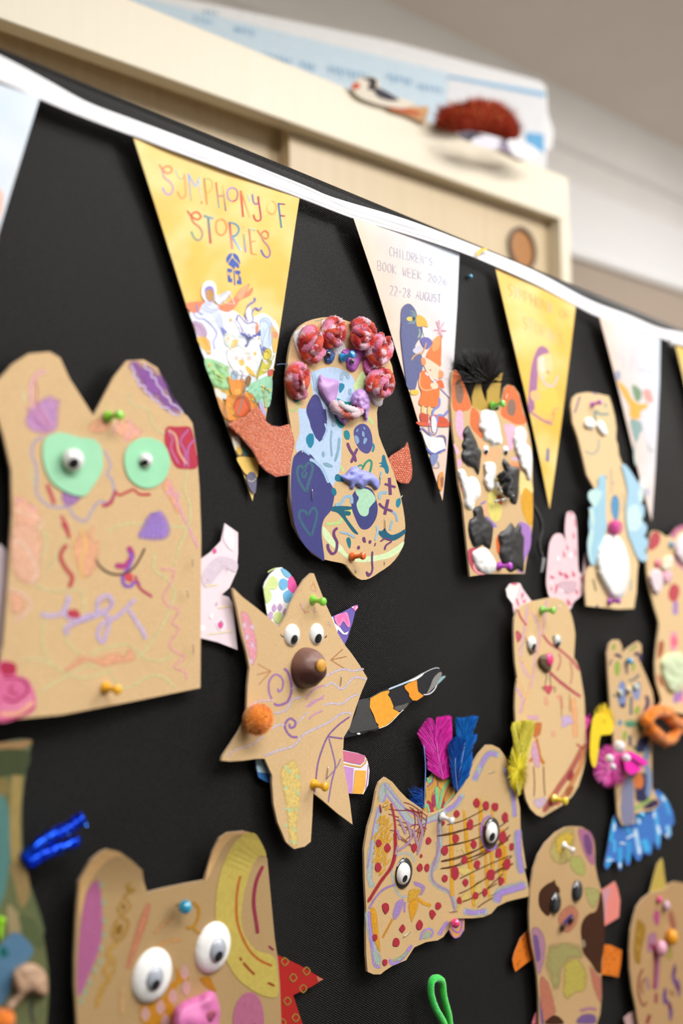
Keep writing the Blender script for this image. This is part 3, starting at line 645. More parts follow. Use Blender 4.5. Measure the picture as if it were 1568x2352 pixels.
ART = [ # clouds and hill ground
('b','B:150,500 230,430 330,400 420,430 480,480 560,470 640,520 700,560 780,530 850,500 920,530 990,600 1010,680 985,850 950,1050 900,1150 760,1250 560,1200 400,1050 300,950 240,800 190,620','#eef3fb',7),
('b','B:290,950 420,960 500,1010 540,1120 520,1230 420,1210 370,1180','#a6d69e',5),('b','B:700,1210 800,1150 940,1110 925,1380 860,1400 760,1330','#9fd6b4',5),
('b','B:120,405 250,385 330,380 420,420 500,410 600,330 640,270 730,215 700,300 760,250 740,320 640,370 590,440 520,490 430,470 300,440 210,500 140,470','#ee8a62'),
('b','B:600,330 660,255 720,225 690,300 640,370','#f3a57c'),
('b','B:265,260 300,200 360,190 400,230 405,310 380,390 320,400 270,340','#fbfdff'),('b','B:295,270 330,240 370,255 385,320 375,380 330,385 300,340','#9a8fd4'),('b','B:310,290 340,270 375,290 385,340 370,385 330,380 308,340','#c99558'),
('b','B:290,400 330,390 420,430 440,520 470,620 500,720 470,720 430,640 390,560 330,500 280,520 250,460','#dbe4f6'),('b','B:380,340 450,320 520,285 545,300 500,360 430,420','#e9eefa'),
('l','B:480,400 530,290 585,415 480,400',2,'#f6f4f6'),('s','B:180,490 220,550 290,560 360,620 410,700 380,770 390,850',2.4,'#8d88d2'),('s','B:215,420 225,480 270,520',3,'#7a86cc'),
('b','B:450,640 480,650 520,700 485,725 460,690','#7d86c6'),('b','B:185,580 260,600 310,680 300,740 230,720','#c7a6c4'),('b','B:220,740 300,730 340,790 350,900 300,870 255,820','#f0bd5c'),
('s','B:700,480 720,420 780,380 775,350',3.4,'#8b83cc'),('s','B:740,520 780,450 820,470 845,440',3.4,'#8b83cc'),('b','B:690,480 720,440 745,480 750,560 730,580 700,550','#efeaf2'),('s','B:685,500 690,560 735,600 760,560 745,500',2,'#8a7fc8'),
('b','B:600,560 615,520 650,530 690,580 760,590 800,590 810,640 770,700 690,700 640,620','#f6f4f6'),('s','B:605,575 615,520 660,560 700,600 770,590 810,620 800,690',2.6,'#7c6aa8'),('s','B:640,690 690,720 750,735 800,700',3.2,'#5a5ab0'),
('b','B:790,590 815,620 810,680 785,690','#d9906a'),('b','B:690,720 740,730 730,770 700,830 655,830 700,790','#7a7aa8'),('b','B:800,700 850,640 830,720','#5c62b4'),
('b','B:830,560 900,550 945,650 940,800 900,850 850,800','#cfe0f5',6),('l','B:930,600 905,760',1.2,'#9fb2cc'),('b','B:935,620 1000,700 985,860 960,880 940,760','#f3c061'),('b','B:945,680 1000,690 995,740 960,740','#e59a62'),
('s','B:830,800 850,880 870,930',2.6,'#8f95c8'),('b','B:860,820 905,850 870,870 850,850','#6d79c2'),
('b','B:860,880 890,845 930,860 930,930 895,950 865,930','#dfcf4e'),('b','B:850,940 900,950 940,970 900,1060 820,1110 800,1140 800,1080 830,1000','#cfc64e'),('b','B:850,950 880,950 910,985 880,990','#f7f0ea'),('s','B:905,1000 950,940 965,900',2.6,'#bdb848'),('b','B:905,1060 950,1040 950,1090 910,1110','#d0604a'),
('s','B:870,880 895,870 910,885',1.4,'#c0643a'),('l','B:850,950 800,1150',1.4,'#7f8440'),
('b','B:510,860 560,820 640,800 700,840 760,880 800,960 760,1020 700,1100 600,1080 520,960','#f7f5f2',6),('b','B:490,700 560,690 620,740 600,800 540,830 490,790','#e7eee6'),('b','B:500,740 530,730 535,765 505,770','#f1c8a4'),('d','B:780,890,22 545,565,18 820,740,12 340,1005,16','#f2c050'),
('b','B:620,960 660,950 680,990 640,1010','#f3c468'),('b','B:690,1010 730,1030 790,1110 750,1100 700,1060','#f2c14e'),('d','B:655,935,9 595,935,14','#8d98b4'),('b','B:560,770 620,760 600,820 545,840','#efd27a'),
('b','B:580,920 610,915 620,950 590,955','#f4cfc0'),('b','B:700,920 735,915 740,950 710,955','#f4cfc0'),
('b','B:510,1120 540,1110 560,1140 620,1140 660,1130 680,1170 665,1230 650,1280 590,1300 550,1270 535,1200','#e8963f'),('b','B:560,1060 610,1070 605,1140 555,1135','#a9bfd0'),('b','B:590,1240 640,1240 640,1280 600,1285','#f1b45a'),('d','B:612,1262,7','#5a3820'),
('b','B:540,1290 650,1280 740,1270 790,1350 780,1420 700,1450 640,1520 520,1530 490,1420 500,1330','#e59540'),('b','B:600,1330 680,1300 730,1380 720,1470 640,1500 570,1440','#d9653a'),('l','B:700,1180 620,1470',3.4,'#8d8378'),('b','B:690,1130 720,1100 745,1130 725,1200 695,1200','#8f6a48'),('s','B:640,1160 660,1080 630,1050',2,'#8d8aa0'),
('s','B:510,1370 570,1430 560,1470',4,'#efa94c'),('b','B:540,1430 580,1440 570,1480 545,1470','#f3b94c'),('l','B:570,1480 650,1520',1.4,'#8a5a3a'),
('s','B:850,1200 890,1230 925,1240',3,'#f0c060'),('l','B:855,1210 890,1440',1.6,'#e7b95a'),('l','B:880,1230 905,1400',.8,'#e8cf8a'),('b','B:820,1340 850,1370 890,1470 860,1480 820,1400','#b9b2dc'),
('b','B:390,1230 440,1240 470,1290 460,1350 420,1340','#f2e4d4'),('b','B:410,1300 470,1360 520,1450 500,1520 450,1440','#d99a5c'),('b','B:440,1270 500,1280 500,1330 470,1320','#d8e2ea'),
('b','B:490,1540 560,1570 660,1680 770,1820 800,1880 780,1900 620,1890 540,1680','#6d5a48'),('b','B:560,1690 620,1700 640,1800 600,1830 575,1780','#e9dcc8'),('b','B:600,1790 660,1810 640,1870 610,1850','#efc04e'),('b','B:520,1560 580,1600 600,1680 560,1680','#b8603f'),
('b','B:650,1790 720,1850 700,1880 660,1850','#4f7a70'),('b','B:610,1890 780,1900 810,1960 795,2090 700,2060 640,1980','#f0c868'),
('b','B:705,2060 740,2030 780,2050 795,2110 780,2240 735,2200 700,2110','#6f6c86'),('s','B:710,2110 750,2125 792,2095',1.4,'#e2d6b0')]
for c_, n_ in (('#8ccf8e', 26), ('#c9dd78', 22)):
    for i in range(n_):
        x = random.uniform(330, 520); y = random.uniform(980, 1230)
        if x > 290+(y-950)*.35: ART.append(('s', 'B:%d,%d %d,%d %d,%d' % (x, y, x+14, y+9, x+24, y+26), 1.8, c_))
for i in range(24):
    x = random.uniform(730, 920); y = random.uniform(1180, 1360); ART.append(('s', 'B:%d,%d %d,%d %d,%d' % (x, y, x+14, y-9, x+24, y-16), 1.8, random.choice(['#7fc98e', '#cfe08a', '#8cd0c0'])))
for i in range(26):
    x = random.uniform(280, 960); y = random.uniform(560, 1050); ART.append(('s', 'B:%d,%d %d,%d %d,%d' % (x, y, x+20, y+random.uniform(-16, 16), x+44, y+random.uniform(-10, 24)), 1.2, random.choice(['#cdd6ee', '#dbe7d4', '#f3ddc8', '#bfc8e8', '#fbfbff'])))
OUT = [('s','B:295,270 330,240 372,255 390,320 378,385 330,388 300,340',1.3,'#6f63b0'),('s','B:280,410 330,460 400,470 430,440',1.4,'#7f80c0'),('s','B:310,500 330,560 400,590',1.2,'#8d93cc'),('s','B:440,500 455,560 470,640 480,660',1.3,'#7f84c2'),
('s','B:400,560 420,620 455,660',1.2,'#98a0d0'),('s','B:425,340 470,320 520,285 545,310 510,360 440,400',1.2,'#9aa0cc'),('s','B:610,525 600,565 640,620 660,690',1.6,'#6a5aa0'),
('l','B:660,610 668,690',1,'#c8c0dc'),('l','B:690,615 698,700',1,'#c8c0dc'),('l','B:720,612 726,700',1,'#c8c0dc'),('l','B:750,608 756,700',1,'#c8c0dc'),('l','B:778,604 784,690',1,'#c8c0dc'),
('s','B:640,690 660,715 680,695 700,725 720,705 745,738 765,712 785,728 800,700',2,'#4f55a8'),('s','B:510,870 560,822 640,802 700,842',1.3,'#c4c8cc'),('s','B:520,960 600,1080 690,1100',1.2,'#cabfc4'),('s','B:560,830 600,860 640,840 690,870 760,880',1.2,'#d6d3c6'),
('s','B:530,1200 545,1270 590,1302 650,1282 668,1230 682,1172 660,1132',1.6,'#7d4f28'),('s','B:500,1330 490,1420 515,1525',1.6,'#7d4f28'),('s','B:740,1272 792,1350 782,1422 720,1455',1.6,'#7d4f28'),('s','B:600,1330 570,1440 640,1502 720,1470 732,1380 680,1300 600,1330',1.5,'#6a3320'),
('s','B:560,1060 612,1070 606,1142',1.2,'#6c7f90'),('s','B:860,880 890,845 932,860 932,932 895,952 862,932 860,880',1.4,'#6f6a28'),('s','B:850,940 830,1000 800,1080 790,1140',1.4,'#6f6a28'),('s','B:905,955 942,975 900,1062',1.3,'#6f6a28'),('s','B:185,580 262,600 312,680 302,742',1.5,'#8a6fa8'),
('s','B:370,1170 430,1205 520,1232',1.4,'#6f9a6a'),('s','B:850,560 905,552 948,650 942,800',1.4,'#8aa3c8'),('s','B:840,830 870,720 900,640',1,'#8aa3c8'),('s','B:490,700 560,690 622,740 602,802',1.2,'#b8c4bc'),('s','B:300,735 345,790 352,900',1.3,'#b8843a')]
ink(p, 'printed_scene', ART+OUT, h1, 'print_ink', 'picture of an astronaut, goat, frog and cello bear on clouds', step=.8e-5)
# pennant 2
p, hf = flag('o:811,500 880,520 935,538 1000,560 1055,578 1050,700 1042,830 1033,957 1025,1060 1016,1150 985,1050 942,908 905,790 860,645', peach(811, 1054, 540), .0075, .0035, 0, 530, 1150, 'peach and pale blue pennant printed with a dark bird and red-hatted child')
h2 = lambda x, y: hf(x, y)+.0003
g_ = ['#8f8aa6', '#8a90ac', '#a08ea6', '#8690b0']
TX = text("CHILDREN'S", 'O', 395, 372, 745, 455, 76, 60, 1.3, g_)+text('BOOK WEEK 2026', 'O', 300, 485, 860, 612, 76, 58, 1.3, g_)+text('22-28 AUGUST', 'O', 398, 682, 812, 748, 76, 64, 1.3, g_)
ink(p, 'lettering', TX, h2, 'print_ink', 'thin grey printed words', step=.2e-5)
ink(p, 'printed_scene', [('b','O:485,880 490,800 520,760 560,755 600,800 620,860 655,930 650,1010 620,1050 600,1100 650,1160 660,1260 620,1360 605,1420 590,1440 540,1420 520,1340 500,1150 485,1000','#5b628f'),
('b','O:540,820 590,810 615,870 600,930 630,960 640,1010 590,1030 550,970 530,900','#6f8a92'),('b','O:575,910 610,920 640,970 630,1020 590,1010','#9cc08c'),('b','O:555,930 580,930 580,1000 555,980','#a87f9a'),
('b','O:530,870 560,855 580,880 550,890','#f0c648'),('d','O:588,872,16','#2c2d44'),('b','O:612,845 660,855 690,890 700,940 670,930 615,930','#f2b045'),('b','O:660,950 720,960 720,1040 680,1030','#eef4fa'),('b','O:640,1030 700,1020 735,1060 700,1110 660,1090','#6a66a8'),
('s','O:570,1200 590,1170 620,1150 660,1140 690,1060',3,'#cf9f5c'),('b','O:580,1120 640,1080 660,1120 610,1150','#c9c6d8'),
('s','O:490,900 485,1000 500,1150 530,1380',2,'#3f4070'),('b','O:565,1440 620,1440 625,1470 570,1475','#f0bf48'),
('b','O:800,1000 808,1090 805,1190 800,1250 740,1220 690,1180 720,1100','#ee7838'),('b','O:740,1050 795,1005 790,1100 740,1130','#f59a5a'),
('s','O:800,1010 795,940 790,880',2,'#f0b0c4'),('s','O:750,960 800,960 850,970',2.4,'#f0a8c0'),('s','O:770,890 820,1020',2.2,'#f2b4c8'),('s','O:830,900 780,990',2.2,'#f2b4c8'),
('b','O:655,1190 690,1185 790,1250 800,1280 780,1350 740,1350 690,1290','#f6cdb4'),('b','O:645,1190 675,1185 685,1230 655,1240','#f08f5a'),('b','O:790,1280 825,1300 815,1340 785,1340','#f09a68'),('d','O:720,1280,8','#6b4030'),
('b','O:640,1300 690,1290 740,1380 790,1400 780,1560 700,1570 630,1550 650,1460 630,1400','#ec7634'),('s','O:640,1300 635,1400 680,1440 740,1430',2.4,'#f6b48c'),('l','O:680,1300 880,1500',3.6,'#e2e0ee'),('l','O:780,1400 885,1510',1.2,'#8a80a8'),('b','O:720,1390 770,1380 780,1420 740,1430','#f8d2b8'),('b','O:770,1370 810,1360 830,1420 800,1420','#ea6c34'),
('b','O:650,1570 672,1570 670,1630 652,1630','#f7c478'),('b','O:700,1575 722,1575 722,1630 700,1630','#f7c478'),('b','O:640,1620 700,1640 700,1700 650,1690','#c24a32'),('b','O:610,1690 730,1700 860,1690 860,1730 740,1725 640,1720','#d65a3a'),('b','O:720,1640 800,1640 860,1680 830,1710 740,1700','#cf5436'),
('s','O:790,1500 790,1560 745,1600 735,1680 735,1720',5,'#8089c8'),('s','O:770,1700 780,1640 830,1640 860,1600',5,'#7f8ccb'),('b','O:730,1660 755,1650 770,1700 760,1770 735,1760','#f2eef4'),('s','O:715,1700 715,1770 760,1790 780,1730',2,'#7f86c4'),
('s','O:640,1770 655,1740 700,1780 740,1820 800,1800 840,1820 835,1920',3,'#7075b8'),('b','O:660,1780 720,1810 800,1820 830,1850 835,1920 760,1940 700,1900','#f6f3f1'),('s','O:690,1900 740,1950 790,1930 840,1910',5,'#5c67b4'),('b','O:720,1960 780,1950 770,2010 735,2040','#7c8ab8'),('l','O:700,1820 715,1900',1.4,'#e3b4a4'),
('s','O:735,2050 790,2050 780,2000',2,'#9aa0b8'),('b','O:790,2110 820,2090 825,2160 810,2240 780,2200','#e0954a'),('b','O:800,2140 825,2130 822,2200 805,2210','#a46a48')], h2, 'print_ink', 'picture of a dark bird behind a child in an orange coat', step=.8e-5)
# pennant 3
p, hf = flag('o:1136,611 1230,653 1322,702 1308,820 1292,950 1276,1070 1262,1169 1240,1060 1205.5,903 1170,755', yel, .0075, .0035, 0, 640, 1167, 'yellow pennant printed with a purple hooded figure, left of the blue winged puppet')
h3 = lambda x, y: hf(x, y)+.0003
cl = ['#d67a50', '#8f88c8', '#b8a070', '#d8904c', '#cc705c', '#b89468']
ink(p, 'lettering', text('SYMPHONY OF', 'R', 250, 450, 800, 680, 110, 80, 1.6, cl)+text('STORIES', 'R', 380, 740, 740, 890, 115, 90, 1.6, ['#e2986c', '#9fb8b8', '#eab07a', '#e8a080', '#9fb6c8', '#e6b0a0']), h3, 'print_ink', 'faint rainbow words', step=.2e-5)
ink(p, 'printed_scene', [('b','R:430,1450 435,1250 460,1050 500,930 540,890 590,910 610,960 560,960 520,1000 510,1150 500,1290 480,1440','#a8729a'),('b','R:510,1000 560,970 620,960 640,1080 600,1150 540,1180 510,1120','#f3d29a'),('b','R:520,1000 560,980 575,1080 550,1130 520,1080','#efdcc4'),
('b','R:480,1290 540,1290 600,1260 660,1260 690,1400 640,1470 500,1450','#f7ca58'),('s','R:540,1150 580,1220 640,1240 690,1150',4.5,'#dcc6cc'),('b','R:450,1290 510,1280 540,1340 500,1370 455,1350','#edbf80'),('s','R:440,1460 500,1500 580,1550 640,1570',5,'#b98296'),('s','R:560,1530 640,1540 645,1450 690,1430',3.5,'#dda07c'),('d','R:600,1120,20 650,1480,14','#df9a56'),
('p','R:590,1780 612,1785 608,1900 580,1890','#7a78a4')], h3, 'print_ink', 'picture of a hooded figure')
# pennant 4
p, hf = flag('o:1376,728 1450,752 1516,778 1514,880 1509,985 1503,1100 1496,1197 1470,1100 1425,915 1398,810', peach(1376, 1516, 800), .0075, .0035, 0, 760, 1196, 'peach and blue pennant near the right edge, blurred orange figure print')
h4 = lambda x, y: hf(x, y)+.0003
ink(p, 'lettering', text("CHILDREN'S", 'Q', 600, 790, 920, 850, 60, 45, 1, ['#d3cfdc'])+text('BOOK WEEK 2026', 'Q', 580, 850, 930, 925, 60, 45, 1, ['#d3cfdc'])+text('22-28 AUGUST', 'Q', 620, 930, 920, 985, 50, 40, 1, ['#cfcad8']), h4, 'print_ink', step=.2e-5)
ink(p, 'printed_scene', [('b','Q:595,1040 680,1110 720,1190 780,1240 860,1240 850,1280 800,1310 790,1370 710,1360 700,1260 640,1150','#f2b04c'),('b','Q:725,1080 780,1100 810,1150 790,1220 750,1200','#7a9a78'),('b','Q:820,1130 880,1120 910,1220 850,1220','#e9a49a'),('b','Q:580,960 620,960 620,1030 590,1030','#9a9fb8'),
('b','Q:710,1380 800,1400 850,1440 800,1490 770,1570 740,1540','#8aa8a4'),('s','Q:750,1560 745,1700 760,1780',4,'#9fb4b4'),('s','Q:860,1560 880,1650 920,1640',3,'#9aa8a8'),('b','Q:800,1330 900,1290 930,1320 910,1600 850,1560','#e4dbe6'),('b','Q:790,1900 840,1890 850,1960 800,1970','#f0eae8'),('b','Q:840,1980 880,1990 870,2050 845,2030','#b9bcd0')], h4, 'print_ink')
# pennant 5
p, hf = flag('o:1551,793 1610,815 1668,842 1660,960 1650,1100 1640,1215 1615,1100 1585,940 1568,862', yel, .0075, .0035, 0, 820, 1215, 'yellow pennant cut off by the right edge')
# ------------------------------------------------------------------ cardboard puppets
KR = '#d3b284'
TH = .0016
def puppet(name, label, cat, cx, cy): return thing(name, label, cat, U(cx, cy, .0), 'cardboard puppets pinned to the black board')
# 1 --------- large two-eared cat at the left
t = puppet('cardboard_cat', 'large kraft cardboard cat at the left with two pale green disc eyes', 'puppet', 230, 1240)
h = lambda x, y: .010-.0035*max(0, min(1, (x-60)/420))+.0015*math.sin(x*.012+y*.004)
body = 'o:-20,880 2,868 30,836 68,812 115,808 138,822 160,870 215,956 226,935 262,866 292,828 330,826 362,845 385,900 400,935 430,955 442,972 452,1040 458,1120 462,1230 460,1580 300,1612 140,1642 -5,1655 -10,1560 8,1480 22,1300 28,1180 26,1080 8,1000 -8,950'
sheet(t, 'body', body, h, TH, KR, step=22); f = lambda x, y: h(x, y)+TH
sheet(t, 'wing', 'F:1180,270 1300,230 1355,190 1420,120 1445,5 1530,65 1530,200 1520,320 1475,420 1425,465 1470,480 1495,520 1528,820 1400,770 1300,745 1180,760', .0035, .0005, '#f3dfe6', 'printed_paper', label='pale pink patterned paper wing')
wing = t.children[-1]
ink(wing, 'print', [('d','F:1380,185,18 1417,658,24','#e0559a'),('b','F:1300,330 1400,220 1520,250 1515,320 1440,300 1330,420','#dccbd8'),('l','F:1320,410 1400,400',3,'#f0dfa0'),('l','F:1400,550 1490,535',3,'#f0dfa8'),('l','F:1330,720 1500,700',3,'#f0e2b4'),('d','F:1360,600,22 1300,680,26','#faf4f7'),('d','F:1392,525,10 1475,130,8 1335,370,8','#c9a3b8'),('s','F:1420,620 1445,655 1420,695 1392,655 1420,620',3,'#faf0f4'),('s','F:1425,280 1465,290 1450,320',2,'#c8b4c2'),('b','F:1450,30 1500,60 1500,180 1440,120','#f9eaf0')], .0042, 'print_ink')
sheet(t, 'wing', 'o:-60,1240 0,1250 22,1270 18,1400 14,1480 0,1500 -60,1500', .0035, .0005, '#f2dfe6', 'printed_paper')
ink(t, 'purple_ear_patch', [('b','E:820,140 860,130 920,145 1000,180 1060,250 1110,350 1195,480 1130,498 1060,460 990,400 900,330 850,230 820,190','#8e5aa6')]+
 [('l','E:%d,%d %d,%d' % (x, y, x+random.uniform(-14, 14), y+12), 5.5, '#d9cbe8') for k in range(24) for x, y in [((845+k*14, 165+k*14) if k < 24 else 0)] if k < 22 for _ in (0,)][:0]+
 [('s','E:845,165 865,210 860,235 890,260 890,290 930,300 935,330 965,350 985,385 1020,400 1035,430 1080,440 1100,470 1150,490',4.5,'#d5c6e6'),('s','E:930,150 935,185 970,200 975,240 1000,250 1010,290 1040,320 1050,350 1090,380 1100,410 1140,430 1180,475',4,'#d5c6e6')], f, 'chalk')
ink(t, 'blusher_marks', [('b','E:570,590 575,540 640,500 700,490 720,560 640,610','#ecb08a'),('b','E:720,580 770,510 830,520 890,560 920,600 840,660 770,630','#f0b496'),
 ('s','E:720,600 750,540',4,'#e9b3b4'),('s','E:735,545 820,600',3.4,'#e6a6ba'),('s','E:830,510 845,580 800,660',4,'#e9b0bc'),('s','E:880,560 900,620',4,'#e9b2bc'),
 ('s','E:200,820 215,900 235,960',5,'#d7d5a8'),('s','E:160,330 150,400',5,'#e0dcb0')], f, 'chalk')
ink(t, 'ear_swirl', [('b','E:390,365 360,375 320,355 265,380 200,430 160,500 165,560 220,600 300,620 370,575 385,470','#c796c4'),('s','E:295,205 240,220 205,280 200,370 215,440',11,'#e6b2b4'),('s','E:225,260 240,320 235,400 260,470 330,570',3.4,'#c9708a'),('s','E:175,430 200,500 250,550 300,570',4,'#b878b4'),('s','E:280,380 330,460 340,520',4,'#b88ccc'),('s','E:210,450 245,520 310,600',3,'#b46a96')], f, 'chalk')
ink(t, 'eye_ring', [('s','E:280,625 220,660 205,740 235,820 235,900 240,990 300,1060 370,1080 440,1080 480,1140 550,1165 590,1100 640,1040 710,1050 735,980 720,900 690,870 710,800 670,710',5.5,'#aea6cc','#b7aec4'),('s','E:300,930 330,1000 350,1060',9,'#c4425a'),('b','E:400,975 530,1000 470,1070 410,1065','#a67ab4'),('s','E:390,1130 430,1200 440,1260',7,'#c5455c'),('s','E:665,1075 715,1050 740,985 770,1000 830,975 860,965 900,995 970,995',6.5,'#c2404e'),('s','E:745,965 710,1040 650,1070',6,'#b7507a')], f, 'chalk')
ink(t, 'side_zigzag', [('b','E:90,1000 180,1030 270,1120 270,1180 130,1260 90,1200','#efb79a'),('s','E:95,1090 280,1180 90,1290',5,'#efd0b4'),('s','E:100,1020 240,1100',6,'#ecb0b4'),('b','E:1030,930 1090,890 1130,980 1160,1100 1130,1120 1090,1040','#efb090'),('s','E:1085,900 1100,960 1070,985 1130,1000 1150,980 1140,1040 1120,1070',4,'#eab0be'),('s','E:1100,940 1170,1120 1210,1200 1250,1290 1275,1340',5.5,'#e9a8bc')], f, 'chalk')
ink(t, 'green_wavy_lines', [('s','E:830,340 840,410 950,450 970,520 1020,590 1100,600',4,'#d5d2a0'),('s','E:1210,820 1185,960 1220,1060 1215,1180 1150,1330',4.5,'#d3d39e'),('s','E:690,1240 780,1190 880,1185 1100,1200 1200,1210',4,'#d5d5a0'),
 ('s','F:1195,60 1150,170 1120,280',4,'#d3d29c'),('s','F:1000,190 990,300 1090,380 1120,470 1050,650 960,790 880,870',4.5,'#d3d29c'),('s','F:270,50 300,130 230,380 350,440 520,440 540,570',6,'#d6cf9c'),('s','F:300,560 270,760 330,910',6,'#d8cf9a'),('s','F:400,650 440,780 520,850',5,'#d8d29c'),
 ('s','F:140,880 250,880 340,920 460,990 600,990 730,940',6,'#d6cf9a'),('s','F:240,1100 400,1000 560,920 640,940',6,'#d8cf9a'),('s','F:580,850 700,800 830,790 930,870 1030,890 1110,850',4.5,'#d4d29c'),('s','F:700,970 790,1060 870,1040 960,990 1040,990 1130,1065',4.5,'#d2d29c'),('s','F:460,60 300,310',5,'#d6cf9c')], f, 'chalk')
ink(t, 'salmon_squiggles', [('s','F:1030,300 1120,310 1090,400 1050,480 1090,540 1150,560 1110,650 1150,680 1090,790 1150,840 1180,870 1120,930 1190,960 1200,1010',5,'#eaa8a8'),('b','F:280,960 400,950 520,850 600,870 700,840 760,830 800,850 830,790 880,880 780,910 660,930 560,900 420,980 320,1000','#e9ab88'),('b','F:460,150 520,60 570,50 600,120 640,100 640,200 600,330 540,360 500,300','#ecb08c'),('s','F:520,40 550,150 520,260 530,360',8,'#ebbf78'),('s','F:600,20 590,130 620,300',7,'#eab08a'),('s','F:450,60 480,160 470,260',5,'#efc080'),
 ('b','F:80,20 260,50 260,350 180,400 80,330','#eab79a'),('s','F:75,110 160,150 240,310 200,390',7,'#f0cdb6'),('s','F:80,60 240,20',6,'#efcbb4'),('s','F:50,430 140,460 200,540 90,640',7,'#eec4b0'),('b','F:60,450 150,480 160,560 80,590','#e9b090')], f, 'chalk')
ink(t, 'red_cheek_line', [('s','F:400,0 440,70 440,100',8,'#c2465a'),('s','F:430,140 390,210 420,290 465,350 445,420',10,'#c0424e')], f, 'chalk')
ink(t, 'mouth_mark', [('s','F:825,155 850,210 830,250 800,280 740,275',13,'#b03f7a'),('s','F:830,190 850,230 820,300 790,350 800,400 840,410 870,380 900,400',8,'#8a56b4'),('b','F:800,330 850,330 850,380 810,370','#cc4a50'),('s','F:870,340 900,420 980,478',6,'#b43a5e'),('s','F:615,235 650,290 720,330 800,330 860,290 900,230 932,165',5,'#4a3230')], f, 'paint')
ink(t, 'purple_cap', [('b','E:905,1200 940,1140 1000,1100 1050,1105 1085,1160 1100,1230 1080,1280 990,1300 900,1280 880,1250','#a384d0'),('l','E:930,1215 1090,1205',2,'#c9b49c')]+[('s','E:%d,1110 %d,1160 %d,1290' % (980+d*6, 960+d*22, 930+d*34), 1.8, '#8a68bc') for d in (-1, 0, 1, 2, 3)], f, 'chalk')
ink(t, 'red_patch', [('b','E:1070,565 1140,560 1215,560 1240,600 1258,700 1268,820 1180,830 1130,815 1090,740 1060,660','#b73348'),('s','E:1080,590 1110,640 1100,700 1150,800',4,'#b86a9c'),('s','E:1215,575 1160,650 1190,720 1185,820',4,'#b06aa8'),('s','E:1255,640 1210,700 1210,820',4,'#b06aa8'),('s','E:1080,580 1130,620 1150,720 1200,800',4,'#dcb490')], f, 'paint')
ink(t, 'scribble_writing', [('s','F:260,590 330,600 400,580 440,500 430,470',11,'#cbb7da','#cbb7da'),('s','F:440,500 420,590 480,620 600,590 680,570',11,'#cdb9da'),('s','F:440,720 430,670 560,620 640,590 720,530 700,470 640,490 630,560 700,610 690,700 660,770 630,720 660,650 760,600 870,490',10,'#c9b4d8'),('s','F:830,560 880,640 920,700 935,750',10,'#cbb7da'),('b','F:440,560 500,560 520,610 470,620 430,600','#c24458'),
 ('s','F:640,520 690,500 720,530 690,560',2,'#9d7cc0'),('s','F:420,730 440,680 600,610',2,'#a98ac4')], f, 'chalk')
ink(t, 'pink_spiral', [('b','F:-10,910 90,910 110,980 180,1010 230,1120 220,1210 140,1250 0,1285 -30,1200','#d76a96'),('b','F:0,905 95,905 100,970 20,980','#b02a4a'),('s','F:20,1000 140,1010 180,1080 100,1150 20,1120',5,'#a82c58'),('s','F:0,1180 100,1190 210,1110',5,'#e59ab0'),('s','F:0,1230 120,1225 215,1150',9,'#eab08a'),('s','F:90,1040 60,1080 120,1110',5,'#b23860'),('s','F:0,1275 130,1245 230,1180',4,'#b02a4a')], f, 'paint')
e = sheet(t, 'eye_disc', 'E:290,640 370,598 450,610 520,630 600,640 650,690 665,790 650,860 600,940 545,1005 450,990 350,930 300,850 275,740', lambda x, y: f(x, y)+.0003, .0004, '#9fdcb2', 'printed_paper', 3)
googly(e, 168, 1056, 26, .0135, 7, 9, 11, dome=.75)
e = sheet(t, 'eye_disc', 'E:800,760 830,680 900,635 970,632 1050,670 1090,750 1085,840 1040,920 960,955 880,935 820,870', lambda x, y: f(x, y)+.0003, .0004, '#9bdcb0', 'printed_paper', 3)
googly(e, 334, 1057, 17, .012, 3, 7, 7, dome=.85)
for s_ in ('F:1235,215 1240,290', 'F:1200,420 1210,490', 'F:1240,770 1243,850'): staple(t, s_, .010)
# 2 --------- blue and purple creature with yarn roses
t = puppet('cardboard_creature', 'bean-shaped kraft puppet painted navy and pale blue, crowned with red and pink yarn roses', 'puppet', 800, 1040)
h = .006
B2 = 'o:672,775 690,748 720,733 760,728 800,738 830,752 860,780 885,810 900,840 902,870 890,905 868,935 866,960 870,1000 888,1045 905,1090 920,1140 929,1190 930,1220 926,1250 915,1275 895,1298 870,1315 850,1328 830,1332 812,1320 795,1298 778,1292 745,1285 720,1270 700,1245 680,1205 670,1160 666,1120 667,1060 676,1020 668,980 660,930 657,880 662,820'
sheet(t, 'backing_card', 'o:668,1100 664,1150 674,1205 690,1235 720,1272 745,1288 700,1180', .002, .002, '#b99a70', step=None)
sheet(t, 'body', B2, h, TH, KR, closed_smooth=2); f = h+TH
gold = '#f0905f'
def scales(parent, view, poly, sp, h, colA, colB):
    pts = q(poly); xs = [p_[0] for p_ in pts]; ys = [p_[1] for p_ in pts]; mb = MB(); y = min(ys); r = 0
    while y < max(ys):
        x = min(xs)+(sp*.5 if r % 2 else 0)
        while x < max(xs):
            xx = x+random.uniform(-.15, .15)*sp+5*math.sin(y*.03); yy = y+random.uniform(-.15, .15)*sp+5*math.sin(x*.04)
            if inside(xx, yy, pts) and dist_poly(xx, yy, pts) > sp*.3:
                s_ = ppx(xx, yy)*sp*.46; cap(mb, xx, yy, h, s_*1.15, s_, s_*.55, random.choice((colA, colB)), 6, 2)
            x += sp
        y += sp*.85; r += 1
    o = mb.build('scale_bumps', 'foil', parent); o['kind'] = 'stuff'
mat('foil', .32, .7)
w1 = 'B:520,1570 600,1530 700,1490 740,1440 800,1400 840,1440 880,1500 885,1545 940,1585 1020,1595 1110,1570 1140,1650 1160,1750 1130,1900 1115,2060 980,2080 880,2020 820,1950 760,1830 650,1700 560,1620'
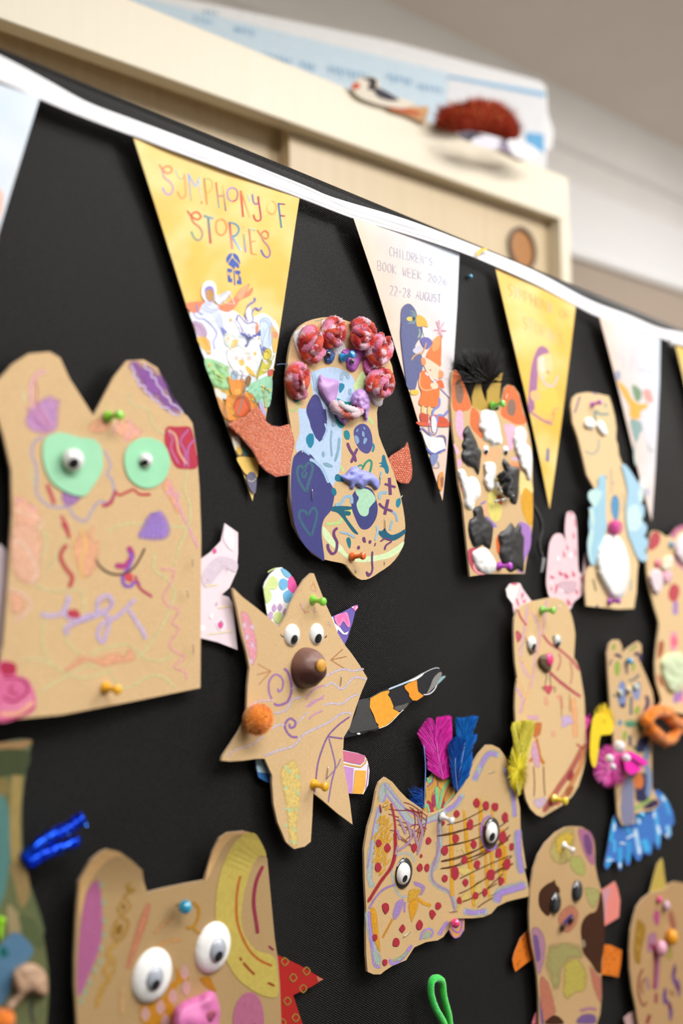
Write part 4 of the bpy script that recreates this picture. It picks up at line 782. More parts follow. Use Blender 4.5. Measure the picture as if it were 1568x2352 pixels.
l_ = sheet(t, 'arm', w1, lambda x, y: .0085-.0005*max(0, (640-x)/120), .0006, '#b04a2c', 'foil', step=14, label='orange scaly embossed paper arm'); scales(l_, 'B', w1, 5.2, .0091, '#f5a078', '#ee8a5c')
w2 = 'D:1235,535 1300,480 1380,430 1430,395 1455,345 1475,420 1495,540 1508,640 1500,730 1465,790 1380,780 1330,740 1280,640'
l_ = sheet(t, 'arm', w2, .004, .0006, '#b5482c', 'foil', label='orange scaly embossed paper arm'); scales(l_, 'D', w2, 5.6, .0046, '#f0946a', '#dd7448')
NV = '#3f3f7c'; NV2 = '#4a4a86'; TE = '#16708a'; LB = '#b5cbe6'; PU = '#6a3a70'; SL = '#7fa6ba'; GR = '#b3cf84'
ink(t, 'pale_blue_paint', [('b','C:720,560 760,520 830,495 920,490 1000,520 1060,570 1075,640 1060,720 1050,760 1000,790 960,860 930,900 920,940 960,990 955,1091 960,1200 900,1380 850,1250 620,1150 640,1000 640,850 700,800 745,700',LB),
 ('b','D:300,0 400,0 600,0 700,40 760,170 760,300 755,450 745,600 720,700 690,770 640,830 560,760 470,620 420,520 350,450 310,440 325,300 315,150',LB)], f, 'paint')
ink(t, 'navy_paint', [('b','C:745,708 790,720 825,810 853,900 845,1000 800,1070 760,1020 720,920 692,815','#42417e'),
 ('p','D:390,0 590,0 605,110 580,220 545,310 525,348 480,300 430,190 410,90',NV),
 ('b','D:240,545 260,490 330,435 420,470 480,540 560,680 650,800 680,900 665,1010 640,1080 570,1170 545,1290 560,1450 575,1600 520,1570 400,1480 320,1370 260,1220 235,1050 218,850 225,650',NV),
 ('b','D:885,250 905,190 960,155 1020,165 1065,230 1085,330 1075,420 1030,470 960,440 910,360',NV2),
 ('b','D:870,920 895,870 940,830 1030,825 1090,870 1125,960 1140,1060 1120,1160 1060,1250 1000,1275 950,1250 900,1150 862,1030','#3b3f78')], f, 'paint')
f2 = f
ink(t, 'mint_paint', [('b','D:905,850 960,838 1040,850 1095,900 1118,960 1080,1010 1050,1050 1040,1110 1000,1135 950,1110 915,1010 940,940 915,900','#a9d3b4'),('b','D:560,1240 620,1300 690,1400 760,1450 830,1540 1000,1560 1200,1530 1330,1460 1420,1400 1380,1500 1250,1580 1000,1620 850,1600 740,1520 620,1420 560,1330','#cfe3b2'),
 ('s','C:605,765 640,770 600,830 560,825',4,'#a3c47c'),('s','D:1010,70 1060,110 1090,160',7,GR),('s','D:745,600 780,660',6,'#b7cf8c'),('s','D:590,1215 680,1210 745,1190 755,1150',7,GR),('s','D:760,1065 840,1065 860,1120',6,'#c3cf6c'),('b','C:1060,640 1080,600 1130,520 1160,570 1150,660 1100,690','#c3dc9c'),('l','C:760,130 830,112',1.5,'#7f9a78')], f2, 'paint')
ink(t, 'green_hearts', [('s','D:360,640 330,600 295,620 290,700 330,800 385,870 400,800 440,680 450,600 410,570 380,600 360,660',6,'#3c6478'),('s','D:345,660 340,710 370,720 385,660',5,'#3c6478'),('s','D:400,1130 370,1080 320,1075 310,1140 350,1230 415,1320 440,1330 470,1240 495,1130 480,1050 440,1060 405,1130',6,'#3a6078'),
 ('s','D:950,640 930,610 960,590 985,615 970,640',3.6,'#2a8a70'),('s','D:985,620 1010,570 1050,540 1075,560 1070,620 1055,670',4.6,'#2a8a70')], f2, 'paint')
ink(t, 'teal_marks', [('b','D:390,330 395,280 425,255 455,275 465,340 440,405 405,395','#177ea0'),('d','D:427,350,16','#8fc4dc'),('b','D:790,230 830,240 845,300 825,325 795,290','#1f7f92'),('b','D:700,690 745,700 780,760 720,765 685,740',TE),('b','D:655,835 690,840 705,890 680,920 650,880',TE),
 ('b','D:1150,570 1180,560 1190,490 1215,490 1235,560 1258,630 1250,680 1225,670 1205,620 1160,605 1185,585','#14708c'),('b','D:1340,960 1375,945 1385,990 1360,1040 1335,1020','#177f96'),
 ('b','D:650,1040 700,1025 850,1030 860,1060 780,1075 850,1085 845,1125 800,1130 860,1220 930,1310 920,1325 870,1290 790,1180 720,1100 650,1075','#125c70'),
 ('b','D:1125,1280 1180,1290 1215,1260 1240,1300 1290,1330 1360,1310 1430,1270 1425,1320 1340,1380 1270,1395 1200,1370 1160,1330','#135a74'),('b','D:810,1370 845,1360 858,1420 845,1475 820,1430','#17707e'),('s','D:1085,360 1100,400 1085,450',5,'#247f9a'),
 ('b','C:950,620 985,620 990,650 955,690','#1c7c9c'),('b','C:930,730 1000,760 1040,760 1030,800 970,780','#1a8a8a'),('b','C:915,860 950,900 990,950 960,965 930,930','#1f8a8a'),('b','C:990,990 1020,985 1035,1030 1010,1055 990,1030','#1f8090'),('b','C:695,1030 745,1010 750,1091 700,1091','#177ea0'),('b','C:590,735 650,740 610,765','#17706e')], f2, 'paint')
ink(t, 'slate_blue_marks', [('s','D:655,230 645,340 655,500',4,SL),('s','D:735,300 725,420 690,550',6,SL),('b','D:560,440 580,470 570,510 550,480',SL),('b','D:560,570 620,570 670,610 600,610',SL),('b','D:655,130 690,130 690,175 660,180',SL),('s','D:690,1010 750,1000 800,930 860,930 865,1000',7,'#8fb2c8'),('s','D:1240,880 1170,890 1160,950',7,'#8fb2c8'),
 ('s','D:1280,1080 1330,1110 1350,1190',5,'#8aaac4'),('s','D:1295,1180 1270,1280',5,'#8fb0c4'),('s','D:1130,1230 1140,1290 1115,1390',5,'#9fbaca'),('s','D:740,1300 830,1320 900,1360',5,'#93b4c8'),('s','D:1180,660 1170,740',4,'#8fb8c8'),('b','D:895,280 930,290 945,340 920,370 900,330','#7f9ec0'),('b','D:975,235 995,240 1000,290 975,280','#7f9ec0'),('b','D:1000,300 1030,320 1000,370 985,350','#7f9ec0'),('s','D:915,240 930,210',3,'#7f9ec0'),('s','D:990,190 1005,215',3,'#7f9ec0'),
 ('s','D:420,530 480,560 560,640 620,780',7,'#9fbddc'),('s','D:360,440 420,480',5,'#9fbddc'),('s','D:580,150 600,220 560,320',5,'#9fbddc'),('s','C:740,520 760,590 765,670',8,'#a3bcd2'),('s','C:970,590 975,545 1015,545 1020,580',8,'#98b2c8'),('b','C:1025,660 1045,660 1048,700 1025,700','#8faec0'),('s','C:905,910 905,950',7,'#8fb0c4'),('s','C:890,980 885,1080',3,'#8fb0cc')], f2, 'paint')
ink(t, 'purple_marks', [('s','D:820,355 850,430 890,490 910,555',6,PU),('s','D:925,415 900,470 860,565',6,PU),('l','D:1265,725 1275,905',7,PU),('l','D:1215,790 1330,825',5,PU),('l','D:1250,955 1215,1115',7,PU),('s','D:1155,995 1200,1040 1300,1080',5,PU),('s','D:715,1255 680,1290 680,1340 710,1410 700,1500 660,1530 620,1480 612,1425',6,PU),
 ('b','D:980,1360 1005,1355 1015,1410 985,1400',PU),('d','D:1060,1403,20',PU),('d','D:940,1465,22',PU),('l','D:1118,1415 1108,1450',2.4,PU),('s','D:1085,1505 1080,1600 1085,1700 1050,1760 1020,1720',4,PU),('b','D:1020,1715 1055,1740 1085,1735 1050,1772 1025,1760',PU),('s','D:1215,1490 1230,1440 1290,1400',4,PU),('s','D:1170,1400 1220,1370 1290,1390',3.4,PU)], f2, 'paint')
puff(t, 'clay_muzzle', 'D:750,700 800,685 835,640 870,610 920,605 960,640 1000,650 1060,670 1110,700 1150,750 1163,790 1140,850 1100,840 1060,790 1020,810 975,845 930,820 905,800 880,850 845,840 830,790 770,750', f, .0035, '#8f94dc', lump=.5, label='periwinkle blue clay muzzle', ls=.09)
puff(t, 'clay_patch', 'C:800,545 840,570 900,578 950,600 945,660 925,740 900,780 870,790 830,740 800,690 782,620', f, .004, '#bd93cc', lump=.3, label='lilac clay petal', ls=.05)
puff(t, 'clay_patch', 'C:1045,740 1060,690 1110,655 1160,665 1190,700 1195,780 1180,850 1170,920 1150,890 1140,850 1100,840 1080,800 1050,780', f, .0055, '#c197d6', lump=.5, label='lilac clay lump')
puff(t, 'clay_patch', 'C:920,830 1000,850 1040,870 1010,920 995,945 960,920 930,880', f, .003, '#b27cc4', lump=.4, label='violet clay point')
puff(t, 'clay_patch', 'C:960,350 1000,345 1070,340 1150,340 1160,380 1120,440 1085,510 1050,525 1010,490 1000,430 975,390', f, .003, '#b05fb6', lump=.4, label='magenta clay leaf')
puff(t, 'clay_patch', 'C:1140,430 1180,400 1230,450 1260,510 1215,555 1165,540 1140,490', f, .003, '#cf6ab4', lump=.3, label='pink clay leaf')
puff(t, 'clay_patch', 'C:835,330 870,330 915,390 905,440 880,460 840,440', f, .003, '#2f5a9c', lump=.5, label='blue clay eye socket')
googly(t, 754, 814, 8, f+.003, 1, 1, 3, white='#2a2c30', dome=.7); googly(t, 809, 830, 6, f+.004, 1, 0, 2.5, white='#4a4c50', dome=.6)
puff(t, 'white_felt', 'C:600,220 640,190 680,160 700,200 640,260 660,360 650,420 610,340 590,280', f, .0015, '#f4eeee', 'fuzz', lump=.2)
puff(t, 'white_felt', 'C:1165,560 1200,540 1230,560 1220,640 1240,720 1290,740 1280,790 1230,790 1200,740 1160,640', f, .0015, '#f1ecee', 'fuzz', lump=.2)
puff(t, 'white_felt', 'C:810,150 860,110 900,100 1000,330 990,370 940,390 910,370', f, .0012, '#efe8e8', 'fuzz', lump=.2)
YC = ['#d5301e', '#b3141c', '#f0a0bc', '#f7c3d2', '#e45a3a', '#e889ac']
def rose(cx, cy, rx, ry, seed, loops=1.75, h0=None):
    random.seed(seed); base = h0 or f; mb = MB()
    def col(d, a):
        v = math.sin(a*1.0+d*420+seed); w_ = math.sin(d*190+seed*2)
        return hx(('#e23a24' if w_ > 0 else '#c21a22') if v > .35 else ('#f08cb4' if w_ > .3 else ('#fad0dc' if w_ > -.7 else '#f05a34')))
    pts = []; n = int(loops*9)
    for i in range(n+1):
        t_ = i/n; a = seed+t_*loops*2*math.pi; r = 1-.80*t_
        pts.append((cx+rx*r*math.cos(a)*.86, cy+ry*r*math.sin(a)*.86, base+.0022+.0045*t_+.0012*math.sin(a*2+seed)))
    tube(None, '', pts, .0031, col, sides=10, k=5, jit=.16, mb=mb)
    a = random.uniform(0, 6)
    tube(None, '', [(cx+rx*.8*math.cos(a), cy+ry*.8*math.sin(a), base+.004), (cx, cy-ry*.1, base+.0085), (cx+rx*.7*math.cos(a+2.6), cy+ry*.7*math.sin(a+2.6), base+.005)], .0023, col, sides=9, k=6, jit=.16, mb=mb)
    # fuzz
    src = list(zip(mb.v, mb.c))
    for i in range(900):
        p_, c_ = random.choice(src); d = Vector((random.gauss(0, 1), -abs(random.gauss(0, .8)), random.gauss(0, 1))).normalized(); s_ = d.cross(Vector((.3, .2, 1))).normalized()*.00018
        e_ = p_+d*random.uniform(.0006, .0014); mb.add([p_-s_, p_+s_, e_], [(0, 1, 2)], mixc(c_, '#ffffff', .12))
    return mb.build('yarn_rose', 'yarn', t)
for i, (x, y, rx, ry, hz_) in enumerate(((716, 786, 31, 48, None), (769, 766, 28, 43, None), (832, 770, 33, 40, f+.002), (868, 800, 31, 44, f+.003), (686, 870, 30, 46, None), (876, 882, 33, 40, f+.002))): rose(x, y, rx, ry, i*1.7+.4, h0=hz_)
random.seed(11)
mb = MB()
def yc(d, a): return hx('#f6d3dc' if math.sin(d*260+a) > -.2 else ('#dd4a30' if math.sin(d*130) > 0 else '#e88aa8'))
tube(None, '', [(762, 922, f+.002), (770, 938, f+.004), (790, 950, f+.004), (815, 952, f+.004), (828, 940, f+.003)], .0030, yc, mb=mb, sides=9, k=7, jit=.18)
tube(None, '', [(775, 925, f+.005), (795, 938, f+.006), (820, 945, f+.004)], .0024, lambda d, a: hx('#f7e6ec'), mb=mb, sides=9, k=7, jit=.2)
mb.build('yarn_smile', 'yarn', t)
tube(t, 'thread', [(634, 838, .0065), (648, 836, .007), (662, 838, .008)], .0003, '#5a6fa8')
staple(t, 'D:445,835 450,975', f); staple(t, 'D:330,465 350,440', f+.001); staple(t, 'D:1215,1150 1220,1290', f); staple(t, 'D:1375,950 1405,908', f); staple(t, 'D:1170,690 1163,800', f); staple(t, 'D:1213,1605 1215,1650', f); staple(t, 'D:908,1690 910,1740', f)
# 3 --------- star cat
t = puppet('star_cat', 'kraft star-shaped cat with googly eyes, round brown clay nose and orange pompom', 'puppet', 690, 1600)
h = lambda x, y: .009-.004*max(0, min(1, (x-520)/300))+.0012*math.sin(x*.02)
SB = 'G:152,305 250,400 400,515 490,590 620,700 680,600 730,470 780,360 860,230 935,158 962,162 990,240 1080,470 1140,600 1200,760 1280,890 1340,965 1420,1080 1497,1210 1440,1340 1390,1480 1360,1568 1320,1700 1260,1800 1255,1910'
SB2 = 'H:1250,530 1260,700 1290,860 1320,1050 1348,1280 1200,1170 1050,1040 955,965 945,1200 930,1450 870,1500 800,1515 765,1525 720,1490 680,1450 640,1350 600,1260 560,1080 545,880 545,790 505,700 470,620 380,622 250,640 120,648 40,640 50,600 130,480 220,340 275,220'
pts = q(SB)+q(SB2)+q('G:290,1560 298,1300 318,1110 290,960 240,760 195,520 160,370')
sheet(t, 'tail', 'I:100,1030 160,960 200,880 260,740 340,565 470,540 600,465 700,430 900,350 1100,240 1260,175 1310,180 1300,200 1340,260 1375,275 1375,300 1340,330 1290,380 1230,450 1150,505 1080,530 980,570 870,690 820,730 680,860 580,905 540,935 460,935 370,975 200,1010', lambda x, y: .003+.006*max(0, min(1, (x-800)/200)), .0008, '#26262a', 'paint', step=14, label='tail of torn black and orange painted paper')
tl = t.children[-1]; fz = lambda x, y: .0041+.006*max(0, min(1, (x-800)/200))
ink(tl, 'orange_stripe', [('p','I:470,545 600,470 695,445 700,470 680,500 710,540 730,590 750,640 745,670 800,700 830,715 680,855 580,905 565,880 570,860 540,830 510,740 465,650','#f4a637',3),('p','I:880,395 930,360 1030,325 1035,400 1045,460 1080,490 1110,510 1100,525 1030,570 980,568 940,520 935,480 890,430','#ef9a2f',3)], fz, 'paint')
ink(tl, 'pale_edge', [('s','I:690,435 880,360 1000,310 1100,250',4,'#bcd3e6'),('s','I:1100,250 1180,205 1260,178 1300,185',1.6,'#d5dde4'),('b','I:940,330 1060,270 1110,235 1100,265 1040,310 970,340','#f2f2f2'),('s','I:1110,500 1180,490 1240,440 1270,380',2.4,'#e5e2ea'),('b','I:1260,390 1310,300 1350,275 1375,280 1340,320','#8fb0b4'),('s','I:570,905 690,855 830,715 870,680',1.6,'#f0e3cf'),('b','I:310,965 340,955 352,975 320,978','#f4f4f4')], lambda x, y: fz(x, y)+.0002, 'paint')
ink(tl, 'grey_paint', [('b','I:340,570 460,560 470,680 540,840 560,900 420,930 250,960 210,900 290,740','#474747'),('b','I:1230,300 1300,230 1330,250 1280,360 1210,440 1150,490 1190,400','#8a8884'),('b','I:760,650 860,620 930,600 880,670 800,695','#5f5d5a')], fz, 'paint')
e = sheet(t, 'flower_ear', 'G:640,700 610,690 500,600 480,480 455,300 470,250 520,170 590,105 640,100 710,160 765,230 800,330 780,420 720,560', .0035, .0005, '#fbfaf8', 'printed_paper', label='white ear of flower-printed paper')
ink(e, 'printed_flowers', [('b','G:480,290 520,200 570,195 605,250 590,310 540,320','#d6e79c'),('b','G:462,300 510,310 540,370 530,430 490,460 470,400','#d3e59a'),('b','G:630,110 680,125 735,180 715,205 680,195 645,150','#7cc0e6'),('b','G:620,230 660,210 700,240 695,300 650,330 615,290','#74bce8'),('b','G:655,370 690,330 745,335 740,400 710,450 670,440','#74bce8'),('b','G:735,185 775,240 795,310 780,350 740,355 705,310 700,240','#ee5fa8'),('l','G:760,370 745,430',4,'#a9d6ee')]+
 [('b','G:%d,%d %d,%d %d,%d %d,%d' % (x-w_, y, x, y-k_, x+w_, y, x, y+k_), '#c8a4d0') for x, y, w_, k_ in ((565,508,24,42),(622,500,24,40),(672,545,24,36),(530,570,26,30),(530,600,24,24))]+[('b','G:560,600 575,555 605,545 640,560 650,605 630,650 595,660 570,640','#cfdf94'),('b','G:640,640 680,600 690,630 640,690','#d3aedb'),('s','G:500,150 540,125 580,110',3,'#cfe08e')], .0042, 'print_ink')
e = sheet(t, 'heart_ear', 'G:1130,600 1250,550 1380,478 1400,480 1403,505 1375,540 1350,650 1320,740 1295,820 1268,870 1220,850', .0035, .0005, '#6f5fb2', 'printed_paper', label='purple ear printed with a pink heart')
ink(e, 'printed_heart', [('p','G:1130,600 1150,595 1170,660 1220,700 1265,760 1310,740 1290,775 1250,770 1200,720 1195,760','#faf7fb'),('b','G:1165,600 1200,570 1245,560 1290,550 1310,600 1325,680 1300,700 1255,640 1220,690 1185,660','#f08ac0'),('b','G:1185,610 1230,570 1270,560 1300,640 1290,670 1250,600 1215,660','#ee73b4'),('p','G:1335,495 1400,478 1403,505 1375,540','#f47ac0'),('p','G:1340,500 1365,490 1350,510','#ffffff'),('p','G:1385,488 1396,500 1375,525','#ffffff')], .0042, 'print_ink')
e = sheet(t, 'blue_leg', 'H:375,600 480,600 560,800 550,880 480,850 410,810 385,720', .0035, .0005, '#3f7cc4', 'printed_paper')
ink(e, 'pale_patch', [('p','H:380,610 430,612 450,660 470,700 520,770 470,765 400,755 388,700','#bfe0ee')], .0042, 'print_ink')
e = sheet(t, 'patterned_foot', 'H:1230,530 1300,545 1400,565 1470,590 1500,650 1518,740 1505,880 1455,978 1300,970 1240,800', .0035, .0005, '#f2e6ee', 'printed_paper', label='foot of pink, orange and lilac patterned paper')
ink(e, 'printed_blocks', [('p','H:1250,540 1400,568 1475,590 1465,650 1430,680 1340,665 1245,640','#cf7090'),('l','H:1245,668 1340,690 1430,705 1475,665 1490,620',3.4,'#d3a64c'),('p','H:1245,690 1360,718 1345,970 1305,968 1260,800','#c892cc'),('p','H:1375,735 1485,742 1475,900 1450,975 1350,970','#efb04a'),('l','H:1505,680 1500,800 1480,930',2.4,'#b98ac0')], .0042, 'print_ink')
sheet(t, 'body', pts, h, TH, KR, step=20); f = lambda x, y: h(x, y)+TH
ink(t, 'pink_spotted_patch', [('b','G:225,560 270,540 320,590 360,700 395,840 400,950 370,1060 340,1090 300,980 260,800','#e9a0b0')]+[('b','G:%d,%d %d,%d %d,%d %d,%d' % (x-26, y, x, y-38, x+26, y, x, y+38), '#e3c8dc') for x, y in ((268, 680), (345, 700), (292, 800), (345, 880), (335, 1040))], f, 'chalk')
ink(t, 'whisker_marks', [('l','G:395,1065 530,1140',2.6,'#c88f62'),('l','G:390,1175 530,1140',2.6,'#c88f62'),('l','G:410,1275 530,1140',2.6,'#c88f62'),('l','G:1130,1028 1250,920',2.6,'#b98256'),('l','G:1130,1028 1290,992',2.6,'#b98256'),('l','G:1130,1028 1295,1130',2.6,'#b98256'),('s','G:625,770 650,795 672,790',2.4,'#4a3522'),('s','G:1065,800 1080,800 1088,780',2.4,'#4a3522')], f, 'chalk')
ink(t, 'purple_swirls', [('s','G:660,1110 700,1150 730,1240 735,1350 690,1450 600,1480 560,1460',5.5,'#9c6cb4'),('s','G:540,1420 512,1340 515,1240 560,1180 610,1180 650,1230 645,1310 610,1345 600,1310',4.5,'#a678ba'),('s','H:800,405 740,400 690,350 672,280 720,220 775,250 765,300 725,310 715,270',5.5,'#936ab0'),('s','G:1070,1280 980,1310 920,1360 880,1430',4,'#cf9cc0'),('s','G:1070,1380 1000,1430 900,1500',4,'#cf9cc0'),('s','H:880,40 930,20 1060,0',0.1,'#cf9cc0'),('s','H:880,110 960,40 1060,20',4,'#cf9cc0'),('s','H:910,230 960,180 1050,140',4,'#cf9cc0')], f, 'chalk')
LW = '#cfc2d2'
ink(t, 'lilac_wavy_lines', [('s','G:1080,1190 1180,1140 1260,1120 1360,1135 1460,1115',5,LW),('s','G:1080,1300 1140,1255 1240,1320 1320,1240 1380,1200 1490,1225',5,LW),('s','G:1060,1480 1140,1460 1240,1465 1330,1400 1410,1370',5,LW),('s','G:740,1320 780,1290 870,1280',5,LW),('s','G:310,1500 400,1440 560,1430',5,'#dcc0c4'),('s','G:560,1560 680,1530 740,1430 840,1395',5,LW),
 ('s','H:790,270 830,230 900,155',4,LW),('s','H:540,320 600,285 670,285',5,LW),('s','H:80,600 180,530 340,480 460,390',5,'#d8c2c2'),('s','H:470,590 600,540 760,490 860,380 1000,310 1120,250 1220,180 1290,160 1340,180',5.5,LW)], f, 'chalk')
ink(t, 'purple_branch', [('s','H:1320,200 1200,290 1100,400 1040,540 1000,680 980,840 965,960',4,'#84609e'),('s','H:1110,400 1180,410 1250,420',4,'#84609e'),('s','H:1110,410 1150,560 1175,700 1140,850 1105,1060',3.4,'#8e6ea6'),('s','H:1230,620 1180,720 1080,830',3,'#9a7cb0')], f, 'chalk')
ink(t, 'orange_scribbles', [('l','G:955,240 985,330',2,'#e09a70'),('l','G:925,320 990,345',2,'#d8a8a0'),('l','G:960,250 935,300',2,'#e0a080'),('l','G:820,460 880,560',2,'#e0a080'),('l','G:870,450 830,520',2,'#d0b8c8'),('l','G:860,540 920,545',2,'#e09a78'),('l','G:940,520 1000,545',2,'#d6b2b4'),('l','G:975,500 965,560',2,'#d89a88'),('l','G:1090,680 1140,660',2,'#dca890'),('l','G:1110,640 1130,700',2,'#d0b8b8'),('l','G:800,350 840,320',2,'#dca890')], f, 'chalk')
ink(t, 'yellow_stripe', [('b','H:690,660 740,620 800,660 825,740 840,900 825,1100 800,1300 815,1450 780,1515 730,1490 700,1350 680,1120 650,960 620,800 640,700','#e3c878')], f, 'chalk')
ink(t, 'mint_ticks', [('s','H:%s' % s_, 3.6, '#b2dcb0') for s_ in ('665,690 690,720 715,760 745,720','765,800 800,790 820,830','650,930 690,910 710,890','775,930 800,970 820,985','670,1130 700,1120 720,1150 740,1120','760,1110 790,1130 800,1150','660,1300 690,1290 700,1265','745,1300 770,1330 790,1350','720,1470 740,1440 760,1460','780,1440 800,1480')], f, 'chalk')
googly(t, 500+740/4.3556, 1280+778/4.3556, 25.5, f(670, 1458), 6, 10, 11, dome=.4)
googly(t, 500+985/4.3556, 1280+767/4.3556, 24.5, f(726, 1456), 5, 10, 11, dome=.4)
mb = MB(); s_ = ppx(708, 1533); cap(mb, 700, 1534, f(700, 1534), 42*s_*1.12, 46*s_, .0135, '#4a2f27', 28, 12)
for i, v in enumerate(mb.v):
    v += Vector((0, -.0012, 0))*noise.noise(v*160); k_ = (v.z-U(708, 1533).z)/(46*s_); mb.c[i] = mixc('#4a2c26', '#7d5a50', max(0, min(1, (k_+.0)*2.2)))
n_ = mb.build('clay_nose', 'clay', t, 'round dark brown clay nose')
ball(n_, 'mustard_tip', 737, 1529, f(700, 1534)+.0118, 15, '#dca040', 'clay', sq=.45)
ball(t, 'pompom', 590, 1652, .009, 33, '#ff9c34', 'fuzz', 1400, ['#ffae4c', '#ff8c2a', '#ffc070'])
staple(t, 'G:1240,1170 1228,1290', f(780, 1560)); staple(t, 'H:1105,690 1088,830', f(750, 1770))
# 4 --------- fish-tailed leopard head with feathers
t = puppet('spotted_face', 'wide kraft cardboard face with red dots, two rimmed googly eyes and magenta and blue feathers', 'puppet', 1020, 1950)
h = lambda x, y: .008-.0035*max(0, min(1, (x-850)/250))+.004*max(0, (x-1100)/120)
FB = q('J:240,615 300,655 370,740 430,800 500,850 560,890 610,930 690,915 760,880 830,810 910,690 960,580 1000,490 1040,420 1110,340 1160,340 1220,370 1270,440 1300,520 1330,640 1370,760 1395,880 1400,1050 1420,1200 1450,1400')+q('K:1430,350 1455,450 1480,590 1350,620 1280,640 1200,680 1150,740 1080,770 990,780 860,782 790,870 740,940 690,970 590,985 490,1030 420,1140 300,1190 240,1230 200,1262 140,1262 90,1240 78,1100 75,900 78,700 65,450 60,200')+q('J:65,1200 90,1050 130,920 165,730 190,660')
e = sheet(t, 'patterned_crest', 'J:570,890 590,780 585,680 600,640 650,575 700,570 735,640 770,630 830,590 835,700 840,780 780,860 700,930 610,940', .004, .0006, '#c79a4c', 'printed_paper', label='crest of swirly pink, green and mustard paper')
ink(e, 'printed_swirls', [('s','J:600,620 620,660 640,630 635,600',4.5,'#6fc490'),('s','J:610,720 650,690 665,620 660,590',4.5,'#c9913f'),('s','J:600,700 640,660 650,600',3,'#8d5f94'),('b','J:660,580 690,575 730,650 735,720 700,700 690,640','#cf9a45'),('s','J:680,600 690,680 640,770',1.6,'#9a4a6a'),('b','J:600,820 640,840 660,930 630,930','#a8324c'),('b','J:640,780 690,760 670,870 650,860','#a33a58'),('b','J:670,700 695,720 695,820 685,890 672,800','#6fc490'),('s','J:700,920 720,780 750,700 820,610',5,'#6cc08c'),('s','J:725,900 760,780 800,690 820,700',6,'#a3304c'),('b','J:750,800 790,700 810,720 790,800 760,840','#b8883c'),('s','J:580,880 600,850 620,920',4,'#7acb98'),('s','J:740,870 800,800 830,760',3,'#74c090'),('s','J:770,860 820,790',3,'#c04a50')], .0048, 'print_ink')
e = sheet(t, 'patterned_tip', 'K:780,860 790,780 920,780 918,880 880,940 840,952 800,920', .004, .0006, '#d89a55', 'printed_paper')
ink(e, 'printed_bands', [('s','K:800,820 830,880 870,900 895,860 900,785',4,'#a06fc0'),('s','K:830,840 860,860 878,790',4,'#5cc08c'),('s','K:785,870 830,945 880,930 915,870',2,'#b07ac8')], .0048, 'print_ink')
vane(t, 'J:740,640 700,590 640,560 605,540 600,460 575,380 530,270 525,235 560,180 590,135 620,115 650,130 672,175 680,110 740,98 800,96 812,150 815,250 800,380 830,470 850,560 800,600', 'J:740,640 715,520 690,400 680,250 690,120', .006, ['#ee35c0', '#e22ab0', '#d41fa4', '#f55fd0'], .12, 'magenta feather', 1100, .9)
vane(t, 'J:850,720 830,640 840,520 870,400 850,300 845,180 850,115 900,110 960,100 1032,100 1020,160 990,250 1030,260 985,380 990,470 960,600 890,700', 'J:850,710 880,560 910,400 930,250 950,110', .0068, ['#0a62c0', '#0d74cc', '#0848a0', '#1480d0'], .3, 'royal blue feather', 800, 1.0)
vane(t, 'J:860,740 810,640 800,520 775,360 810,300 860,270 930,290 900,420 890,560', 'J:860,740 845,600 840,450 850,290', .0078, ['#0a4098', '#0a50b0', '#08328a', '#0d60b8'], .45, 'dark blue feather', 500, 1.0)
feather(t, 'feather', 'J:575,880 580,700 585,520 570,340', 3.5, 4, ['#0b55b4', '#0a48a0', '#1468c8'], .0085, dens=2.5, ang=1.2, ragged=.5, label='thin blue feather seen edge on')
fibres(t, 'feather_down', [(820+565/3.7333, 1620+random.uniform(740, 880)/3.7333, .006, 820+random.uniform(430, 560)/3.7333, 1620+random.uniform(690, 870)/3.7333, .004, 1, random.choice(['#0b48a4', '#0a3a90', '#1260c0']), random.uniform(-3, 3), random.uniform(-5, 5)) for i in range(170)], 'feather', 'dark blue down')
sheet(t, 'body', FB, h, TH, '#c9a878', step=20); f = lambda x, y: h(x, y)+TH
LI = '#a88bd0'; SG = '#a9b5b4'
ink(t, 'grey_sage_outline', [('s','J:190,870 170,1000 140,1150 110,1300 110,1419',14,SG),('s','K:110,300 105,420 130,520',13,SG),('s','J:215,830 215,740 240,690 290,760 360,850 420,960 490,1010',17,SG),('s','J:565,1030 570,1000 650,970 720,930',14,SG),('s','J:720,930 705,1050 715,1200 680,1350 650,1419',10,SG),('s','K:690,120 695,230 640,360 640,450 700,510 790,560 820,620 840,700',11,SG),('s','K:330,250 390,225 460,235 490,300',5,SG),('s','K:330,250 300,330 310,480 370,590 430,590',5,SG),
 ('s','K:310,300 330,250',4,SG),('s','K:90,720 110,900 150,1050 200,1150',13,SG)], f, 'chalk')
